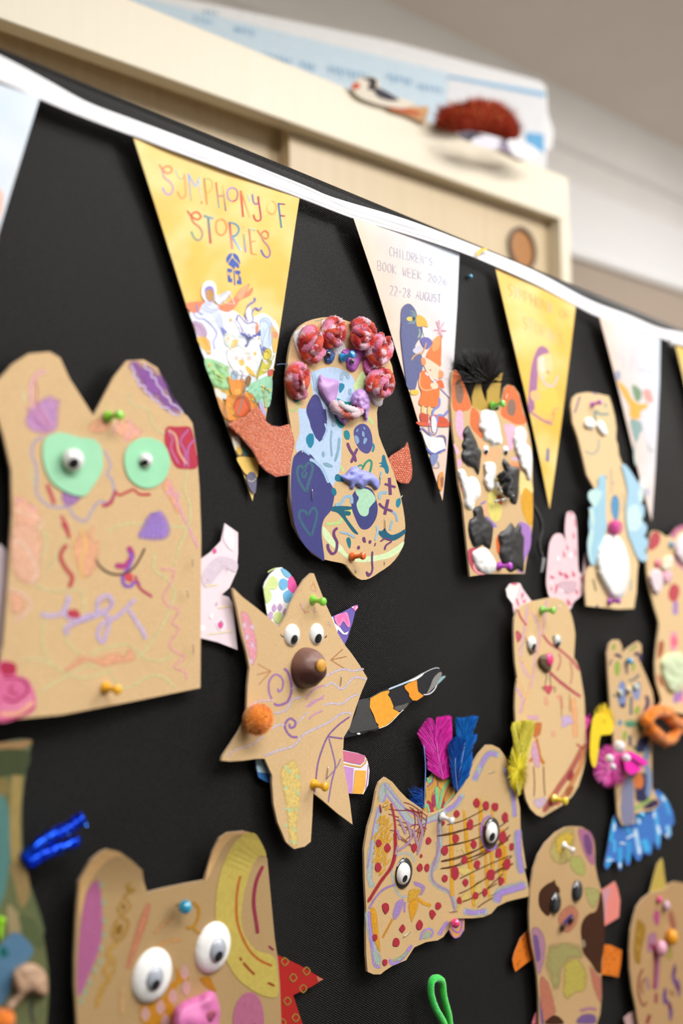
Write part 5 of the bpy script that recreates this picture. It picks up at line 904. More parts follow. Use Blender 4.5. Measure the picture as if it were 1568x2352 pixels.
ink(t, 'lilac_outline', [('s','J:1215,430 1150,410 1100,450 1050,540 1000,650',15,SG),('s','J:1200,425 1130,415 1080,480 1040,560 1005,640',9,LI),('s','J:1260,530 1310,680 1340,820 1350,960',12,SG),('s','J:1265,540 1320,700 1345,850 1352,960',7,LI),('s','J:905,760 850,850 770,900 700,950',13,SG),('s','J:890,780 830,860 760,905',8,LI),('s','J:1380,1070 1370,1200 1400,1419',16,SG),('s','J:1380,1080 1375,1200 1400,1415',11,LI),('s','K:1380,20 1380,200 1410,400',16,SG),('s','K:1380,20 1385,200 1410,395',11,LI),
 ('s','K:1190,650 1220,560 1300,530 1450,490',20,SG),('s','K:1195,640 1225,570 1310,540 1440,500',15,LI),('s','K:910,720 980,730 1050,735 1120,715',15,SG),('s','K:925,720 1000,733 1100,715',10,LI),('s','K:700,925 740,860 780,810',9,LI),('s','K:540,970 560,900 620,870 650,900 630,950',5,LI),('b','K:550,960 575,900 620,890 640,930 600,960','#9fae9a'),
 ('s','K:280,1130 300,1170 380,1130 470,1010',8,LI),('b','K:275,1140 350,1110 430,1050 460,1030 420,1110 340,1160','#9fae9a'),('s','K:100,720 115,900 130,1050 150,1180 200,1200',7,LI),('b','K:125,1060 180,1080 210,1150 190,1190 150,1170','#a3b3a6'),('s','J:235,670 270,720 350,820 430,900 520,960 515,1020 440,1010 370,930 300,830 250,770 235,810 215,830',3.4,LI),('s','J:195,860 150,1000 120,1200 90,1400',3,LI),('s','J:570,1050 600,1010 690,980',3,LI),('s','J:700,930 690,1100 700,1230 660,1380',4,'#a987a4'),('s','K:700,0 690,200 650,330 640,430 690,500 770,540 810,600 840,720',5,'#a987a0'),
 ('s','K:330,490 230,530 160,600 100,700',5,'#9a7fb8'),('b','K:300,760 310,700 340,630 400,610 395,680 360,760 320,800','#a184c0'),('s','K:410,640 405,730',5,'#a184c0'),('b','K:480,460 530,470 590,510 560,580 530,580 545,530 490,500','#a184c0')], f, 'chalk')
ink(t, 'mustard_stripes', [('l','J:%s' % s_, w_, '#d8a02c') for s_, w_ in (('805,1000 810,1419', 9), ('915,900 940,1200 965,1419', 9), ('1050,800 1060,960 1060,1260', 10), ('1155,890 1165,1000', 5), ('1240,1060 1250,1419', 9), ('1150,1240 1160,1419', 8))]+[('l','K:%s' % s_, w_, '#d8a02c') for s_, w_ in (('805,0 815,590', 9), ('930,0 985,420 1000,690', 11), ('1060,0 1080,220', 9), ('1100,200 1110,420 1135,610', 9), ('1150,190 1165,350', 8), ('1240,60 1225,460', 9), ('1275,160 1265,480', 7), ('870,560 880,640', .1))]+
 [('b','K:110,700 150,690 175,760 185,880 205,1070 170,1040 130,900','#d79a28'),('b','K:430,600 450,530 555,530 530,590 480,640 430,650','#cf9f38'),('b','K:440,650 520,600 525,680 490,780 465,820 445,750','#d79a28'),('s','K:520,610 570,650 635,670',8,'#d79a28'),('l','K:305,785 220,945',5,'#c88a2a'),('b','J:170,800 190,760 180,830','#d8a23a')]+
 [('s','J:%d,%d %d,%d %d,%d %d,%d' % (x-25, y+50, x+20, y-10, x+5, y+70, x+55, y+10), 4.5, '#d3a13c') for x, y in ((240, 830), (220, 950), (250, 1000), (200, 1050), (190, 1130), (250, 1120), (170, 1180), (220, 1230), (180, 1270), (240, 1060), (190, 960))]+
 [('s','K:%d,%d %d,%d %d,%d %d,%d' % (x-25, y+50, x+20, y-10, x+5, y+70, x+55, y+10), 4.5, '#d3a13c') for x, y in ((150, 60), (200, 90), (170, 180), (240, 160), (230, 260), (190, 340), (160, 250))], f, 'chalk')
ink(t, 'pale_yellow_scribble', [('b','K:850,360 920,340 1000,380 940,420 880,400','#d9c070'),('b','K:880,600 950,540 970,620 900,660 860,750 850,690','#d3b868'),('b','K:1000,520 1060,450 1060,600 1010,680','#d3b868'),('s','K:860,200 900,180 940,260',5,'#d3bc78')], f, 'chalk')
BR = '#54301a'
ink(t, 'brown_lines', [('s','J:%s' % s_, 2.6, BR) for s_ in ('770,1025 900,990 1040,920 1125,868', '685,1120 820,1090 960,1050 1090,1000', '735,1210 860,1190 960,1160 1050,1130', '720,1335 860,1300 1000,1250 1090,1210', '715,1400 850,1370 960,1310 1140,1250 1300,1150', '1210,1050 1300,985', '1230,1100 1300,1045', '1200,1200 1315,1110', '1240,1370 1330,1290', '1250,1419 1340,1355', '1100,900 1130,865')]+
 [('s','K:%s' % s_, 2.6, BR) for s_ in ('685,75 800,60 900,30 960,15', '735,165 850,140 950,120 1060,80', '720,295 850,270 1000,210 1100,150', '715,355 830,340 970,290 1100,230 1230,150 1310,70', '880,440 1000,380 1150,310 1320,240', '870,570 960,530 1100,440 1200,370 1340,310', '900,640 1000,600 1100,540 1200,480', '1030,690 1100,640 1165,605', '960,270 1100,200 1300,100', '1010,490 1140,420 1290,330', '1120,520 1250,400')], f, 'chalk')
CR = '#a52a38'
ink(t, 'red_hatching', [('s','J:%s' % s_, 2.0, '#8a2a3a') for s_ in ('270,890 370,900 470,900 560,930', '400,830 480,860 600,950', '410,880 520,950 580,1090', '430,900 560,920', '520,890 540,1000 500,1200', '560,900 540,1100 500,1240', '480,880 500,1000 470,1150', '350,1020 460,1060 580,1110', '340,1100 470,1200', '400,1090 500,1020 600,1060', '330,980 420,1010', '600,940 580,1080 540,1200', '450,870 600,990', '270,930 360,960', '280,1070 360,1080', '350,1130 440,1190 520,1250', '420,1150 580,1010')]+[('s','J:290,840 320,960 330,1100 325,1260 280,1419',5,'#a8304a'),('s','K:325,40 330,200 300,330 200,470 95,640',8,CR),('s','J:200,880 205,920 195,850',3.5,CR)], f, 'chalk')
ink(t, 'lilac_hatching', [('s','J:%s' % s_, 6, '#a98ba6') for s_ in ('340,1060 370,1150', '360,970 420,1100', '430,1000 460,1150 350,1250', '520,960 560,1100 520,1280', '480,1060 520,1200', '350,1200 330,1280')], f, 'chalk')
ink(t, 'red_dots', [('d','J:185,1185,36 262,1222,40 180,1380,36 612,1160,36 540,1390,36 600,1390,36 1025,835,44 1108,860,44 1183,870,42 855,930,34 968,1020,48 845,1140,44 1000,1190,38 750,1240,44 1250,1130,50 1215,1270,46 1325,1210,34 920,1325,38 1030,1360,38 1285,1360,48 740,1010,24 490,1220,40 1270,960,46 1075,1060,34 550,1290,18',CR),
 ('d','K:245,690,50 390,870,38 335,985,48 535,840,46 648,745,42 695,675,40 752,440,38 838,390,60 930,470,36 1025,320,40 1015,585,38 1097,560,36 878,630,34 1235,460,40 1150,410,56 1285,320,52 1118,200,24 155,945,34 240,1160,34 180,345,40',CR)], f, 'paint')
googly(t, 820+397/3.7333, 1900+395/3.7333, 24, f(926, 2006), 3, 9, 8, rim=1.45, dome=.4, wx=.95)
googly(t, 820+1155/3.7333, 1620+1090/3.7333, 23, f(1129, 1912)+.0015, 0, 7, 9.5, rim=1.45, dome=.35, wx=.95)
ink(t, 'lilac_eye_ring', [('s','J:1150,940 1080,990 1065,1090 1090,1200 1150,1240 1200,1200',5,'#a283c8')], f, 'chalk')
for s_, hh_ in (('J:1130,580 1185,568', 1115), ('K:395,942 460,897', 935), ('K:1145,578 1195,560', 1133), ('K:792,722 858,718', 1040), ('J:220,870 270,845', 885)): staple(t, s_, f(hh_, 1900)+.0002)
# 5 --------- cow
t = puppet('cow_puppet', 'tall kraft cow with black and white clay patches, orange ears and gold horns', 'puppet', 1130, 1120)
h = .007
for s_ in ('P:270,640 268,560 290,460 340,350 350,380 360,480 385,560 405,600 440,650 420,680 320,680', 'P:410,610 415,500 470,400 565,315 545,420 535,560 545,640 480,660 430,640'):
    sheet(t, 'horn', s_, .0065, .001, '#b8963a', 'printed_paper', label='gold paper horn')
fibres(t, 'tuft', [(x := random.uniform(1090, 1130), 880, .006, 1090+random.gauss(0, 26)+14, random.uniform(798, 880), .006+random.uniform(0, .012), 2.8, random.choice(['#0a0a0b', '#151517', '#232326']), random.uniform(-6, 6), 0) for i in range(520)]+[(random.uniform(1045, 1070), random.uniform(860, 900), .006, random.uniform(1040, 1080), random.uniform(825, 850), .008, 2, '#0b0b0c', 0, 0) for i in range(110)], 'feather', 'soft black feather tuft')
CB = 'P:66,640 75,500 70,400 85,300 110,290 150,340 200,450 240,560 265,640 330,680 440,690 530,680 560,560 580,470 620,435 670,450 720,520 750,640 790,780 820,900 845,1050 850,1200 855,1600 850,1800 820,2000 790,2150 775,2258 400,2262 250,2285 230,2100 200,1800 180,1600 140,1400 110,1100 80,850'
sheet(t, 'body', CB, h, TH, KR, closed_smooth=0); f = h+TH
OR = '#db7340'
ink(t, 'orange_paint', [('b','P:75,500 80,350 100,290 140,330 200,450 235,560 260,650 200,690 90,680',OR),('b','P:265,660 330,700 350,800 370,950 320,920 250,820',OR),('b','P:560,590 580,480 620,440 670,460 720,540 760,700 790,800 700,820 620,780 545,720',OR),('b','P:640,1180 720,1190 720,1260 650,1230','#e59a6a'),('b','P:480,1530 530,1500 560,1560 530,1630 480,1610','#c8501e'),('b','P:500,1930 530,1880 540,2050 510,2060','#d8642a'),('b','P:380,1090 470,1050 540,1080 470,1190 390,1170','#edab7c'),('b','P:330,960 390,1000 380,1060 340,1020','#efb07c'),('b','P:145,1340 175,1350 180,1460 160,1450','#e59070'),('b','P:370,1610 420,1600 420,1700 380,1680','#eab088')], f, 'paint')
ink(t, 'grey_ear_centres', [('b','P:110,420 150,400 185,520 165,610 125,600 105,500','#8a6a5a'),('b','P:620,600 660,570 690,640 670,730 620,720 605,660','#8c6e5e')], f, 'paint')
ink(t, 'pink_paint', [('b','P:120,700 170,690 185,800 180,960 150,950 110,850','#e6b0cc'),('b','P:580,820 690,840 670,960 660,1060 620,1050 600,940','#e8b4cc'),('b','P:90,1000 150,1080 120,1110','#e8b8cc'),('b','P:130,1160 165,1150 165,1220 130,1230','#dfb0cc'),('b','P:640,1150 700,1130 720,1170','#d9b4d0')], f, 'paint')
ink(t, 'yellow_paint', [('b','P:760,1440 800,1430 850,1480 850,1780 800,1760 750,1650 740,1520','#d9a02c'),('b','P:730,1280 800,1330 850,1400 850,1480 780,1430 735,1500','#ecd48c'),('b','P:430,1480 500,1440 510,1560 560,1620 530,1740 470,1750 420,1650','#ddcf72'),('b','P:480,1300 520,1350 500,1440 470,1480','#e3c46c')], f, 'paint')
ink(t, 'purple_paint', [('b','P:715,1770 780,1770 835,1830 830,2000 790,2100 765,2150 760,1900','#a67ac0'),('s','P:350,1590 400,1560',4,'#9070b8'),('b','P:405,1700 450,1740 510,1800 460,1810 410,1760','#9c7cc0'),('s','P:700,2230 770,2245',4,'#a070b0')], f, 'paint')
ink(t, 'red_paint', [('b','P:230,2030 330,2010 270,2060 290,2150 330,2220 400,2262 320,2262 250,2180','#b84a5c'),('b','P:290,2150 330,2230 400,2262 330,2262 280,2210','#e89aa0')], f, 'paint')
BK = '#262628'; WH = '#f4f4f2'
def cl_(s_, c_, hg, lb=None, **k): return puff(t, 'clay_patch', s_, f, hg*.62, c_, lump=.35, label=lb, **k)
cl_('P:230,830 260,880 285,930 310,980 330,1040 358,1080 350,1160 345,1220 335,1290 320,1305 290,1240 220,1210 175,1160 165,1100 185,1060 170,1010 190,960 180,890', BK, .004, 'black clay patch')
cl_('P:575,1145 620,1190 650,1220 725,1245 720,1380 715,1500 690,1590 640,1560 600,1440 520,1360 545,1310 590,1280 560,1200', BK, .004, 'black clay patch')
cl_('P:345,1600 375,1640 385,1700 430,1740 470,1800 465,1900 455,1970 440,2020 400,2000 370,1980 320,2010 280,1990 245,1900 232,1810 245,1740 285,1710 280,1640', BK, .004, 'black clay patch')
cl_('P:640,1770 665,1790 690,1820 710,1775 740,1800 745,1860 770,1920 765,2050 770,2160 760,2240 710,2215 640,2245 590,2200 555,2140 530,2080 535,1990 520,1900 540,1860 590,1830', BK, .004, 'black clay patch')
cl_('P:345,740 360,690 420,675 490,700 525,790 545,900 560,970 545,1010 500,1010 460,1035 440,990 385,970 370,900 335,850', WH, .0045, 'white clay patch')
cl_('P:700,850 740,840 780,870 795,930 790,1000 830,1050 850,1150 840,1300 830,1360 800,1340 780,1270 740,1240 720,1150 690,1080 665,960 675,890', WH, .0045, 'white clay patch')
cl_('P:385,1200 430,1180 480,1190 500,1250 490,1340 490,1420 460,1460 420,1450 385,1370 395,1300', WH, .0045, 'white clay patch')
cl_('P:130,1270 165,1245 200,1270 225,1330 270,1320 320,1350 352,1440 345,1510 300,1560 280,1640 230,1640 195,1590 190,1500 160,1400', WH, .0045, 'white clay patch')
cl_('P:270,2060 320,2020 390,2005 430,2040 480,2110 505,2180 480,2240 420,2262 350,2240 290,2160', WH, .0045, 'white clay patch')
googly(t, 1020+400/4.2, 780+1065/4.2, 11, f, 1, 5, 5, dome=.5); googly(t, 1020+590/4.2, 780+1070/4.2, 11, f, 1, 5, 5, dome=.5)
ink(t, 'eye_glints', [('d','P:0,0,1','#ffffff')], f, 'paint') if False else None
mb = MB()
for i in range(26):
    a = i/25; x = 1020+(520+a*60+ (90*math.sin((a-.4)*8) if a > .4 else 0))/4.2; y = 780+(1390+a*180)/4.2; x += random.uniform(-3, 3); y += random.uniform(-3, 3)
    cap(mb, x, y, f+.0045, .0011, .0011, .0011, random.choice(['#f5f5f5', '#cfcfcf', '#9a9a9a']), 8, 3)
mb.build('silver_beads', 'tinsel', t, 'cluster of glittering silver beads')
tube(t, 'nose_yarn', [(1144, 1100, f+.004), (1158, 1090, f+.007), (1168, 1105, f+.006), (1160, 1125, f+.006), (1172, 1138, f+.005)], .0030, '#0c0c0d', 'fuzz', jit=.2)
staple(t, 'P:590,580 612,520', f+.001)
tl = tube(t, 'tail', [(1222, 1158, .004), (1232, 1175, .005), (1241, 1195, .005), (1242, 1220, .005), (1236, 1245, .005), (1238, 1262, .005), (1245, 1280, .005)], .0016, '#0a0a0b', 'yarn', jit=.1, label='black cord tail')
ink(tl, 'white_tag', [('s','N:%s' % s_, 1.6, '#c9c9c9') for s_ in ('512,600 545,600', '515,620 555,615', '512,640 548,636', '510,660 545,658', '506,680 540,680', '503,700 535,700', '500,722 532,720', '497,745 520,748')], .0062, 'paint')
# 6 --------- long puppet with blue wings
t = puppet('winged_puppet', 'narrow kraft bird puppet with scalloped pale blue wings and a big white oval belly', 'puppet', 1400, 1150)
h = lambda x, y: .009-.002*(y-900)/500
sheet(t, 'body', 'S:95,230 110,150 160,105 250,90 340,100 470,130 500,220 530,340 545,450 540,560 560,620 570,720 600,800 640,900 670,1050 680,1300 700,1500 740,1700 765,1810 755,1900 745,2100 720,2255 560,2262 400,2245 245,2230 235,2080 240,1900 300,1800 340,1600 330,1300 330,1060 300,1010 250,920 200,700 160,540 110,400', h, TH, '#e2c596'); f = lambda x, y: h(x, y)+TH
e = sheet(t, 'wing', 'S:375,940 430,920 440,1000 440,1300 450,1450 400,1600 340,1800 300,1820 265,1740 255,1600 275,1500 270,1400 280,1300 272,1250 310,1230 265,1160 270,1090 320,1060 360,1040', lambda x, y: f(x, y)+.0006, .0005, '#9fcadc', 'printed_paper', 3, label='scalloped pale blue paper wing')
ink(e, 'pale_scallops', [('b','S:262,1130 290,1070 350,1070 400,1100 330,1240','#c2e2de'),('b','S:275,1280 310,1250 330,1400 300,1430','#c2e0de'),('b','S:260,1560 300,1440 320,1500 290,1700 310,1800 270,1740','#bfe0e0')], lambda x, y: f(x, y)+.0012, 'print_ink')
e = sheet(t, 'wing', 'S:600,820 640,820 700,900 770,1010 810,1060 810,1170 790,1200 825,1240 820,1330 800,1370 850,1430 840,1500 820,1530 860,1570 855,1640 830,1680 855,1740 830,1785 780,1770 740,1710 700,1600 660,1500 640,1300 660,1100 630,940', lambda x, y: f(x, y)+.0006, .0005, '#a6cde2', 'printed_paper', 3, label='scalloped pale blue paper wing')
ink(e, 'pale_patch', [('b','S:780,1050 815,1100 800,1180 780,1200 760,1120','#cfe8e4'),('b','S:660,1260 760,1220 800,1400 740,1480 660,1450','#c9e6e6')], lambda x, y: f(x, y)+.0012, 'print_ink')
ink(t, 'drawn_lines', [('s','S:180,130 150,230 125,300',4,'#8f6f9c'),('s','S:335,390 330,310 345,280 380,310 470,310',5,'#6f9aa0'),('s','S:435,200 440,245',5,'#9ab0a8'),('s','S:230,680 300,710 360,660 370,560',4,'#a9b4ac'),('s','S:290,480 330,420',3,'#7f9098'),('b','S:485,1200 500,1140 530,1110 570,1150 580,1230 560,1370 520,1370 490,1290','#5a9cca'),('d','S:435,945,20','#5f6a70'),('d','S:510,1000,16','#b0a09c'),('s','S:490,860 500,1100',5,'#d4c2a8'),('s','S:310,100 350,110',4,'#a898b0'),('s','S:310,1960 340,2080',4,'#7a6a58'),('d','S:350,2232,18','#54486a'),('s','S:690,1960 690,2080',5,'#b9c2b4'),('s','S:600,1300 620,1200 610,1100',4,'#d3bf9c')], f, 'chalk')
puff(t, 'white_eye', 'S:225,420 235,360 280,345 325,380 335,430 300,460 250,450', f(1350, 970), .003, '#fbfbf8', 'clay', lump=.05); puff(t, 'white_eye', 'S:345,420 370,380 410,385 440,440 455,510 420,525 370,480', f(1380, 985), .003, '#fbfbf8', 'clay', lump=.05)
puff(t, 'white_belly', 'S:350,1700 380,1620 440,1520 500,1500 560,1530 620,1600 665,1740 680,1880 660,2030 620,2130 550,2165 480,2130 420,2040 370,1940 345,1820', f(1400, 1300), .004, '#f3f2ef', 'clay', lump=.08, rad=12)
ball(t, 'pompom', 1290+525/4.356, 880+1445/4.356, .009, 17, '#ee5fae', 'fuzz', 500, ['#f27abc', '#ea4aa0'], sq=.7)
# 7 --------- puppet at the right edge
t = puppet('pompom_puppet', 'kraft puppet cut off by the right edge with pale felt blobs and red patches', 'puppet', 1540, 1400)
h = .008
sheet(t, 'body', 'Y:160,420 185,330 195,230 230,170 300,190 370,235 440,180 523,130 700,100 800,400 760,900 740,1500 720,2000 523,2000 300,1950 310,1870 260,1700 245,1500 270,1250 285,1100 240,950 190,750 165,600', h, TH, '#dcbd8e', closed_smooth=2); f = h+TH
ink(t, 'red_patches', [('b','Y:185,360 195,250 230,180 290,200 290,290 240,350','#b84a52'),('b','Y:375,820 390,740 430,700 480,730 485,800 450,880 400,870','#bb4a52'),('b','Y:280,1290 330,1280 320,1400 270,1450','#a8603e'),('b','Y:270,1600 320,1680 320,1740 280,1680','#b06040'),('s','Y:430,1180 425,1370',15,'#dc9aa8'),('b','Y:405,1240 460,1230 470,1310 410,1330','#ec7088'),('s','Y:450,880 445,1010',12,'#a884b8'),('b','Y:430,1820 500,1750 523,1800 480,1880 430,1890','#a478b4'),('b','Y:490,1860 523,1820 523,1890','#e870b4')], f, 'paint')
puff(t, 'felt_blob', 'Y:185,640 210,570 260,545 310,590 330,660 310,750 270,810 220,770', f, .004, '#f2dce2', 'fuzz', label='pale pink felt blob'); puff(t, 'felt_blob', 'Y:305,520 330,450 380,420 430,440 420,520 370,580 320,570', f, .004, '#f4eccf', 'fuzz', label='cream felt blob')
puff(t, 'felt_blob', 'Y:440,340 470,250 523,200 600,240 600,480 523,500 460,430', f, .005, '#f6e8ee', 'fuzz', label='white felt blob'); ink(t, 'pink_ring', [('s','Y:410,240 470,160 560,130',12,'#b8708a'),('s','Y:440,400 480,500 560,560',8,'#cf8aa0')], f, 'paint')
ball(t, 'blue_bead', 1542, 1251, f, 8, '#6aa8dc', 'plastic', sq=.6); ball(t, 'pink_bead', 1511, 1294, f, 11, '#ef7f92', 'plastic', sq=.5); puff(t, 'felt_blob', 'Y:310,610 360,570 420,600 400,680 340,700', f, .003, '#efb0c2', 'fuzz', label='rose felt blob')
puff(t, 'felt_blob', 'Y:300,1500 340,1420 420,1390 523,1400 560,1560 523,1740 440,1800 380,1770 320,1650', f, .004, '#d3e2b4', 'fuzz', lump=.5, label='pale green felt blob')
ob = MB()
def oc(d, a): return hx(random.choice(['#f08a16', '#ea7a0c', '#f59a2c', '#d86a08']))
tube(None, '', [(1480, 1665, .0175), (1495, 1640, .0185), (1525, 1635, .0185), (1545, 1655, .0205), (1575, 1665, .0185), (1610, 1650, .0175)], .0062, oc, mb=ob, sides=12, k=6, jit=.12)
tube(None, '', [(1490, 1670, .0175), (1510, 1690, .0175), (1535, 1700, .0175), (1560, 1670, .0175), (1590, 1680, .0175)], .0062, oc, mb=ob, sides=12, k=6, jit=.12)
for i in range(1500):
    p_ = random.choice(ob.v[:900] if len(ob.v) > 900 else ob.v); d = Vector((random.gauss(0, 1), -abs(random.gauss(0, 1)), random.gauss(0, 1))).normalized()
    s_ = d.cross(Vector((.2, .4, 1))).normalized()*.0004; ob.add([p_-s_, p_+s_, p_+d*.0028], [(0, 1, 2)], '#f59a30')
ob.build('orange_felt_foot', 'fuzz', t, 'fuzzy orange felt foot')
# 8 --------- rabbit
t = puppet('rabbit_puppet', 'tall kraft rabbit with pink speckled paper hand ear, round eyes and bright pink button nose', 'puppet', 1260, 1600)
h = lambda x, y: .008-.002*math.sin((x-1180)*.02)
e = sheet(t, 'hand_ear', 'N:600,1040 570,950 560,850 575,650 590,480 610,400 650,335 700,318 745,340 775,410 785,460 770,300 780,150 800,80 850,75 880,110 900,200 910,400 915,600 925,740 960,780 975,740 985,600 1010,530 1050,580 1080,680 1060,820 960,1010 880,1080 850,1130 820,1180 700,1120', .004, .0006, '#eeccd2', 'printed_paper', 2, label='pink speckled paper hand with fingers')
ink(e, 'red_speckles', [('b','N:%d,%d %d,%d %d,%d' % (x, y, x+a, y+b, x+a*.3, y+b*1.3), '#d4607c') for x, y, a, b in ((605,790,50,30),(700,740,50,40),(760,760,60,50),(850,740,40,50),(880,140,16,80),(750,510,24,60),(790,440,20,50),(660,1010,30,-90),(890,940,30,50),(790,1050,50,60),(940,810,30,30),(820,80,40,20),(860,300,20,60),(880,480,14,70),(1040,640,20,50),(610,920,20,30))]+[('d','N:830,570,36 690,600,30 735,950,34 615,870,18 970,910,26','#fbeef2'),('b','N:700,870 800,850 900,870 880,960 800,1000 720,930','#d3b2bc')], .0048, 'print_ink')
e = sheet(t, 'small_ear', 'N:205,1280 180,1110 120,1030 105,950 150,885 220,875 265,880 300,950 400,1090 330,1140 240,1170', .004, .0006, '#eed2d8', 'printed_paper', 1, label='short pink speckled ear')
ink(e, 'red_speckles', [('p','N:120,1030 105,950 150,885 220,878 262,890 215,1040 180,1110','#f7efe8'),('b','N:220,1050 240,1060 260,1130 230,1110','#d77a90'),('b','N:280,1000 310,990 290,1060','#d77a90'),('b','N:290,1080 330,1060 320,1100','#d77a90'),('b','N:160,882 220,876 235,900 180,900','#d86a84')], .0048, 'print_ink')
RB = q('N:240,1170 330,1110 420,1080 520,1060 620,1040 680,1045 760,1080 810,1150 850,1260 870,1350 885,1450 880,1560 870,1720 900,1760 935,1850 960,2000 985,2150 1000,2352')+q('T:850,0 870,120 885,300 890,450 900,560 890,720 860,850 820,980 760,1080 680,1160 580,1220 460,1295 400,1270 340,1210 300,1130 270,1000 240,800 220,500 195,400 185,200')+q('N:208,2300 215,2100 235,1950 210,1780 200,1600 195,1400 200,1280')
sheet(t, 'body', RB, h, TH, '#d8b888', step=18); f = lambda x, y: h(x, y)+TH
ink(t, 'orange_lilac_lines', [('s','N:560,1070 550,1200 530,1330 520,1480',6,'#dcb2b8'),('s','N:380,1100 370,1230 340,1400 300,1550 250,1650',6,'#ecc488'),('s','N:350,1120 330,1300 300,1500 270,1700 310,1850 380,1950',6,'#dcb4c0'),('s','N:400,1180 500,1300 500,1400 470,1600 420,1850 360,2100 290,2340',6,'#ecc080'),('s','N:380,1200 470,1330 480,1500 430,1750 400,2000 310,2240 270,2340',4.5,'#dcb0c0'),('s','N:250,1700 340,1800 380,1900',5,'#edc684'),('s','N:230,1950 330,2150',5,'#edc488'),('s','N:220,2050 320,2230',5,'#dcb0c0'),('s','N:700,2130 730,2200 740,2300',7,'#e8a888'),('s','N:550,2150 560,2260',8,'#e8b090'),('s','N:850,2200 860,2340',9,'#ecb888'),
 ('s','T:200,0 260,100 230,260',4,'#dcb0c8'),('s','T:330,0 300,120 260,260',6,'#ecc488'),('s','T:310,295 420,300',9,'#dca8c0'),('s','T:480,130 520,160',8,'#e8ac88'),('s','T:600,80 650,140',5,'#e8a888'),('s','T:570,430 570,490',8,'#e8ac90'),('s','T:760,100 780,250 790,500',12,'#ecb07c')], f, 'chalk')
ink(t, 'red_cross_lines', [('s','N:520,1460 600,1560 700,1620 850,1750 930,1860',6,'#c4606a'),('s','N:590,1870 700,1980 830,2080 950,2160',7,'#c05a64'),('s','N:700,1660 720,1760 680,1870',4,'#cf8078'),('s','N:830,1760 850,1900 830,2020',4,'#cf9078'),('s','N:610,1900 760,2010 880,2110',3,'#b04656'),('s','N:240,1180 270,1260 340,1360',5,'#c86068'),('s','N:220,1420 270,1470 240,1540',6,'#c05864'),('b','N:210,1430 250,1420 270,1500 230,1550','#c8606c'),
 ('s','T:870,580 800,720 720,860 620,1000 470,1240',13,'#b86458'),('s','T:870,620 840,780 720,1010 600,1180',10,'#d08a58'),('b','T:740,820 780,860 740,940 700,900','#a03a44'),('s','T:800,560 860,600 890,560',5,'#c06050'),('b','T:560,1130 640,1140 560,1190 520,1170','#a84a50'),('b','T:700,1000 780,980 740,1080 690,1080','#a8643c')], f, 'chalk')
ink(t, 'brown_eye_shade', [('b','N:330,1560 350,1520 430,1600 450,1650 380,1700 345,1650','#5a4632'),('b','N:625,1490 660,1470 690,1560 700,1620 650,1600','#6a5640'),('b','N:475,1720 530,1690 590,1700 620,1760 610,1850 570,1890 520,1860 480,1800','#5c4a30'),('l','N:315,1490 345,1530',1.6,'#3f3020'),('l','N:325,1540 345,1555',1.6,'#3f3020')], f, 'chalk')
ink(t, 'heart_pendant', [('s','N:565,1900 560,1960 545,2020',2,'#5a4a3a'),('s','N:600,1900 605,1980 610,2020',2,'#5a4a3a'),('b','N:525,2040 560,2025 580,2040 610,2020 632,2060 610,2110 585,2135 545,2090','#c4505c'),('s','N:500,2055 530,2060 525,2090',2,'#6a5a4a'),('s','N:640,2040 660,2070 650,2110',2,'#6a5a4a')], f, 'paint')
ink(t, 'drawn_legs', [('s','T:650,80 650,280',2.2,'#a07a50'),('s','T:730,60 735,240',2.2,'#a07a50'),('b','T:640,290 690,275 740,262 760,310 785,350 730,370 680,400 640,410 650,350','#cdb2d8'),('s','T:370,780 380,950 375,1090',3,'#8a6a4a'),('s','T:470,780 475,950 485,1080',3,'#7a5c40'),('b','T:370,1110 430,1100 480,1080 500,1120 490,1170 430,1210 390,1190 370,1150','#cdb4cc'),('b','T:380,350 455,345 450,430 430,480 370,500 365,430','#c8743c'),('s','T:400,500 420,600 440,700 470,760',6,'#d07a2c'),('s','T:330,740 380,690 430,695 480,760',6,'#d07a2c'),('b','T:350,560 400,540 440,740 430,800 390,790 350,700','#d8a8c0'),('s','T:370,500 340,600 320,720',5,'#ecc890')], f, 'chalk')
googly(t, 1140+395/4.9, 1160+1560/4.9, 17, f(1220, 1478)+.0005, 4, 7, 8, dome=.5); googly(t, 1140+685/4.9, 1160+1530/4.9, 14, f(1280, 1472)+.0005, 1, 7, 6, white='#c9cccb', dome=.5)
puff(t, 'clay_nose', 'N:470,1730 500,1690 560,1680 620,1700 630,1780 610,1860 570,1890 520,1850 480,1790', f(1250, 1520), .004, '#5c4a33', lump=.2, label='brown clay nose')
mb = MB(); s_ = ppx(1266, 1515); cap(mb, 1262, 1515, f(1266, 1515)+.0036, 15*s_, 15*s_, .0022, '#ee3a80', 18, 5); mb.build('nose_button', 'plastic', t, 'bright pink button nose')
vane(t, 'T:215,1080 180,850 140,700 170,560 150,420 165,350 250,325 320,325 380,350 365,450 330,600 290,800 250,1000', 'T:215,1080 215,880 240,650 265,340', .012, ['#d6cc4a', '#dcd254', '#cdbb30', '#e8dc60'], .25, 'yellow feather', 260)
fluffball(t, 'feather_down', 1190, 1768, 24, 52, .011, ['#f0de2c', '#e6d224', '#f6ea4a'], 520, 1.0, .004, 'yellow down at the feather base', mat='feather')
staple(t, 'N:690,1165 730,1095', f(1280, 1390))
# pink and yellow feathers at the rabbit's right paw
feather(t, 'feather', 'T:890,420 930,330 900,330', 14, 14, ['#f04ab4', '#e52fa0'], .008, dens=4, label='pink feather')
fluffball(t, 'pink_fluff', 1352, 1700, 14, 28, .007, ['#f24ab8', '#d81f9a', '#f78ad0'], 260, 1.3, .004, mat='feather')
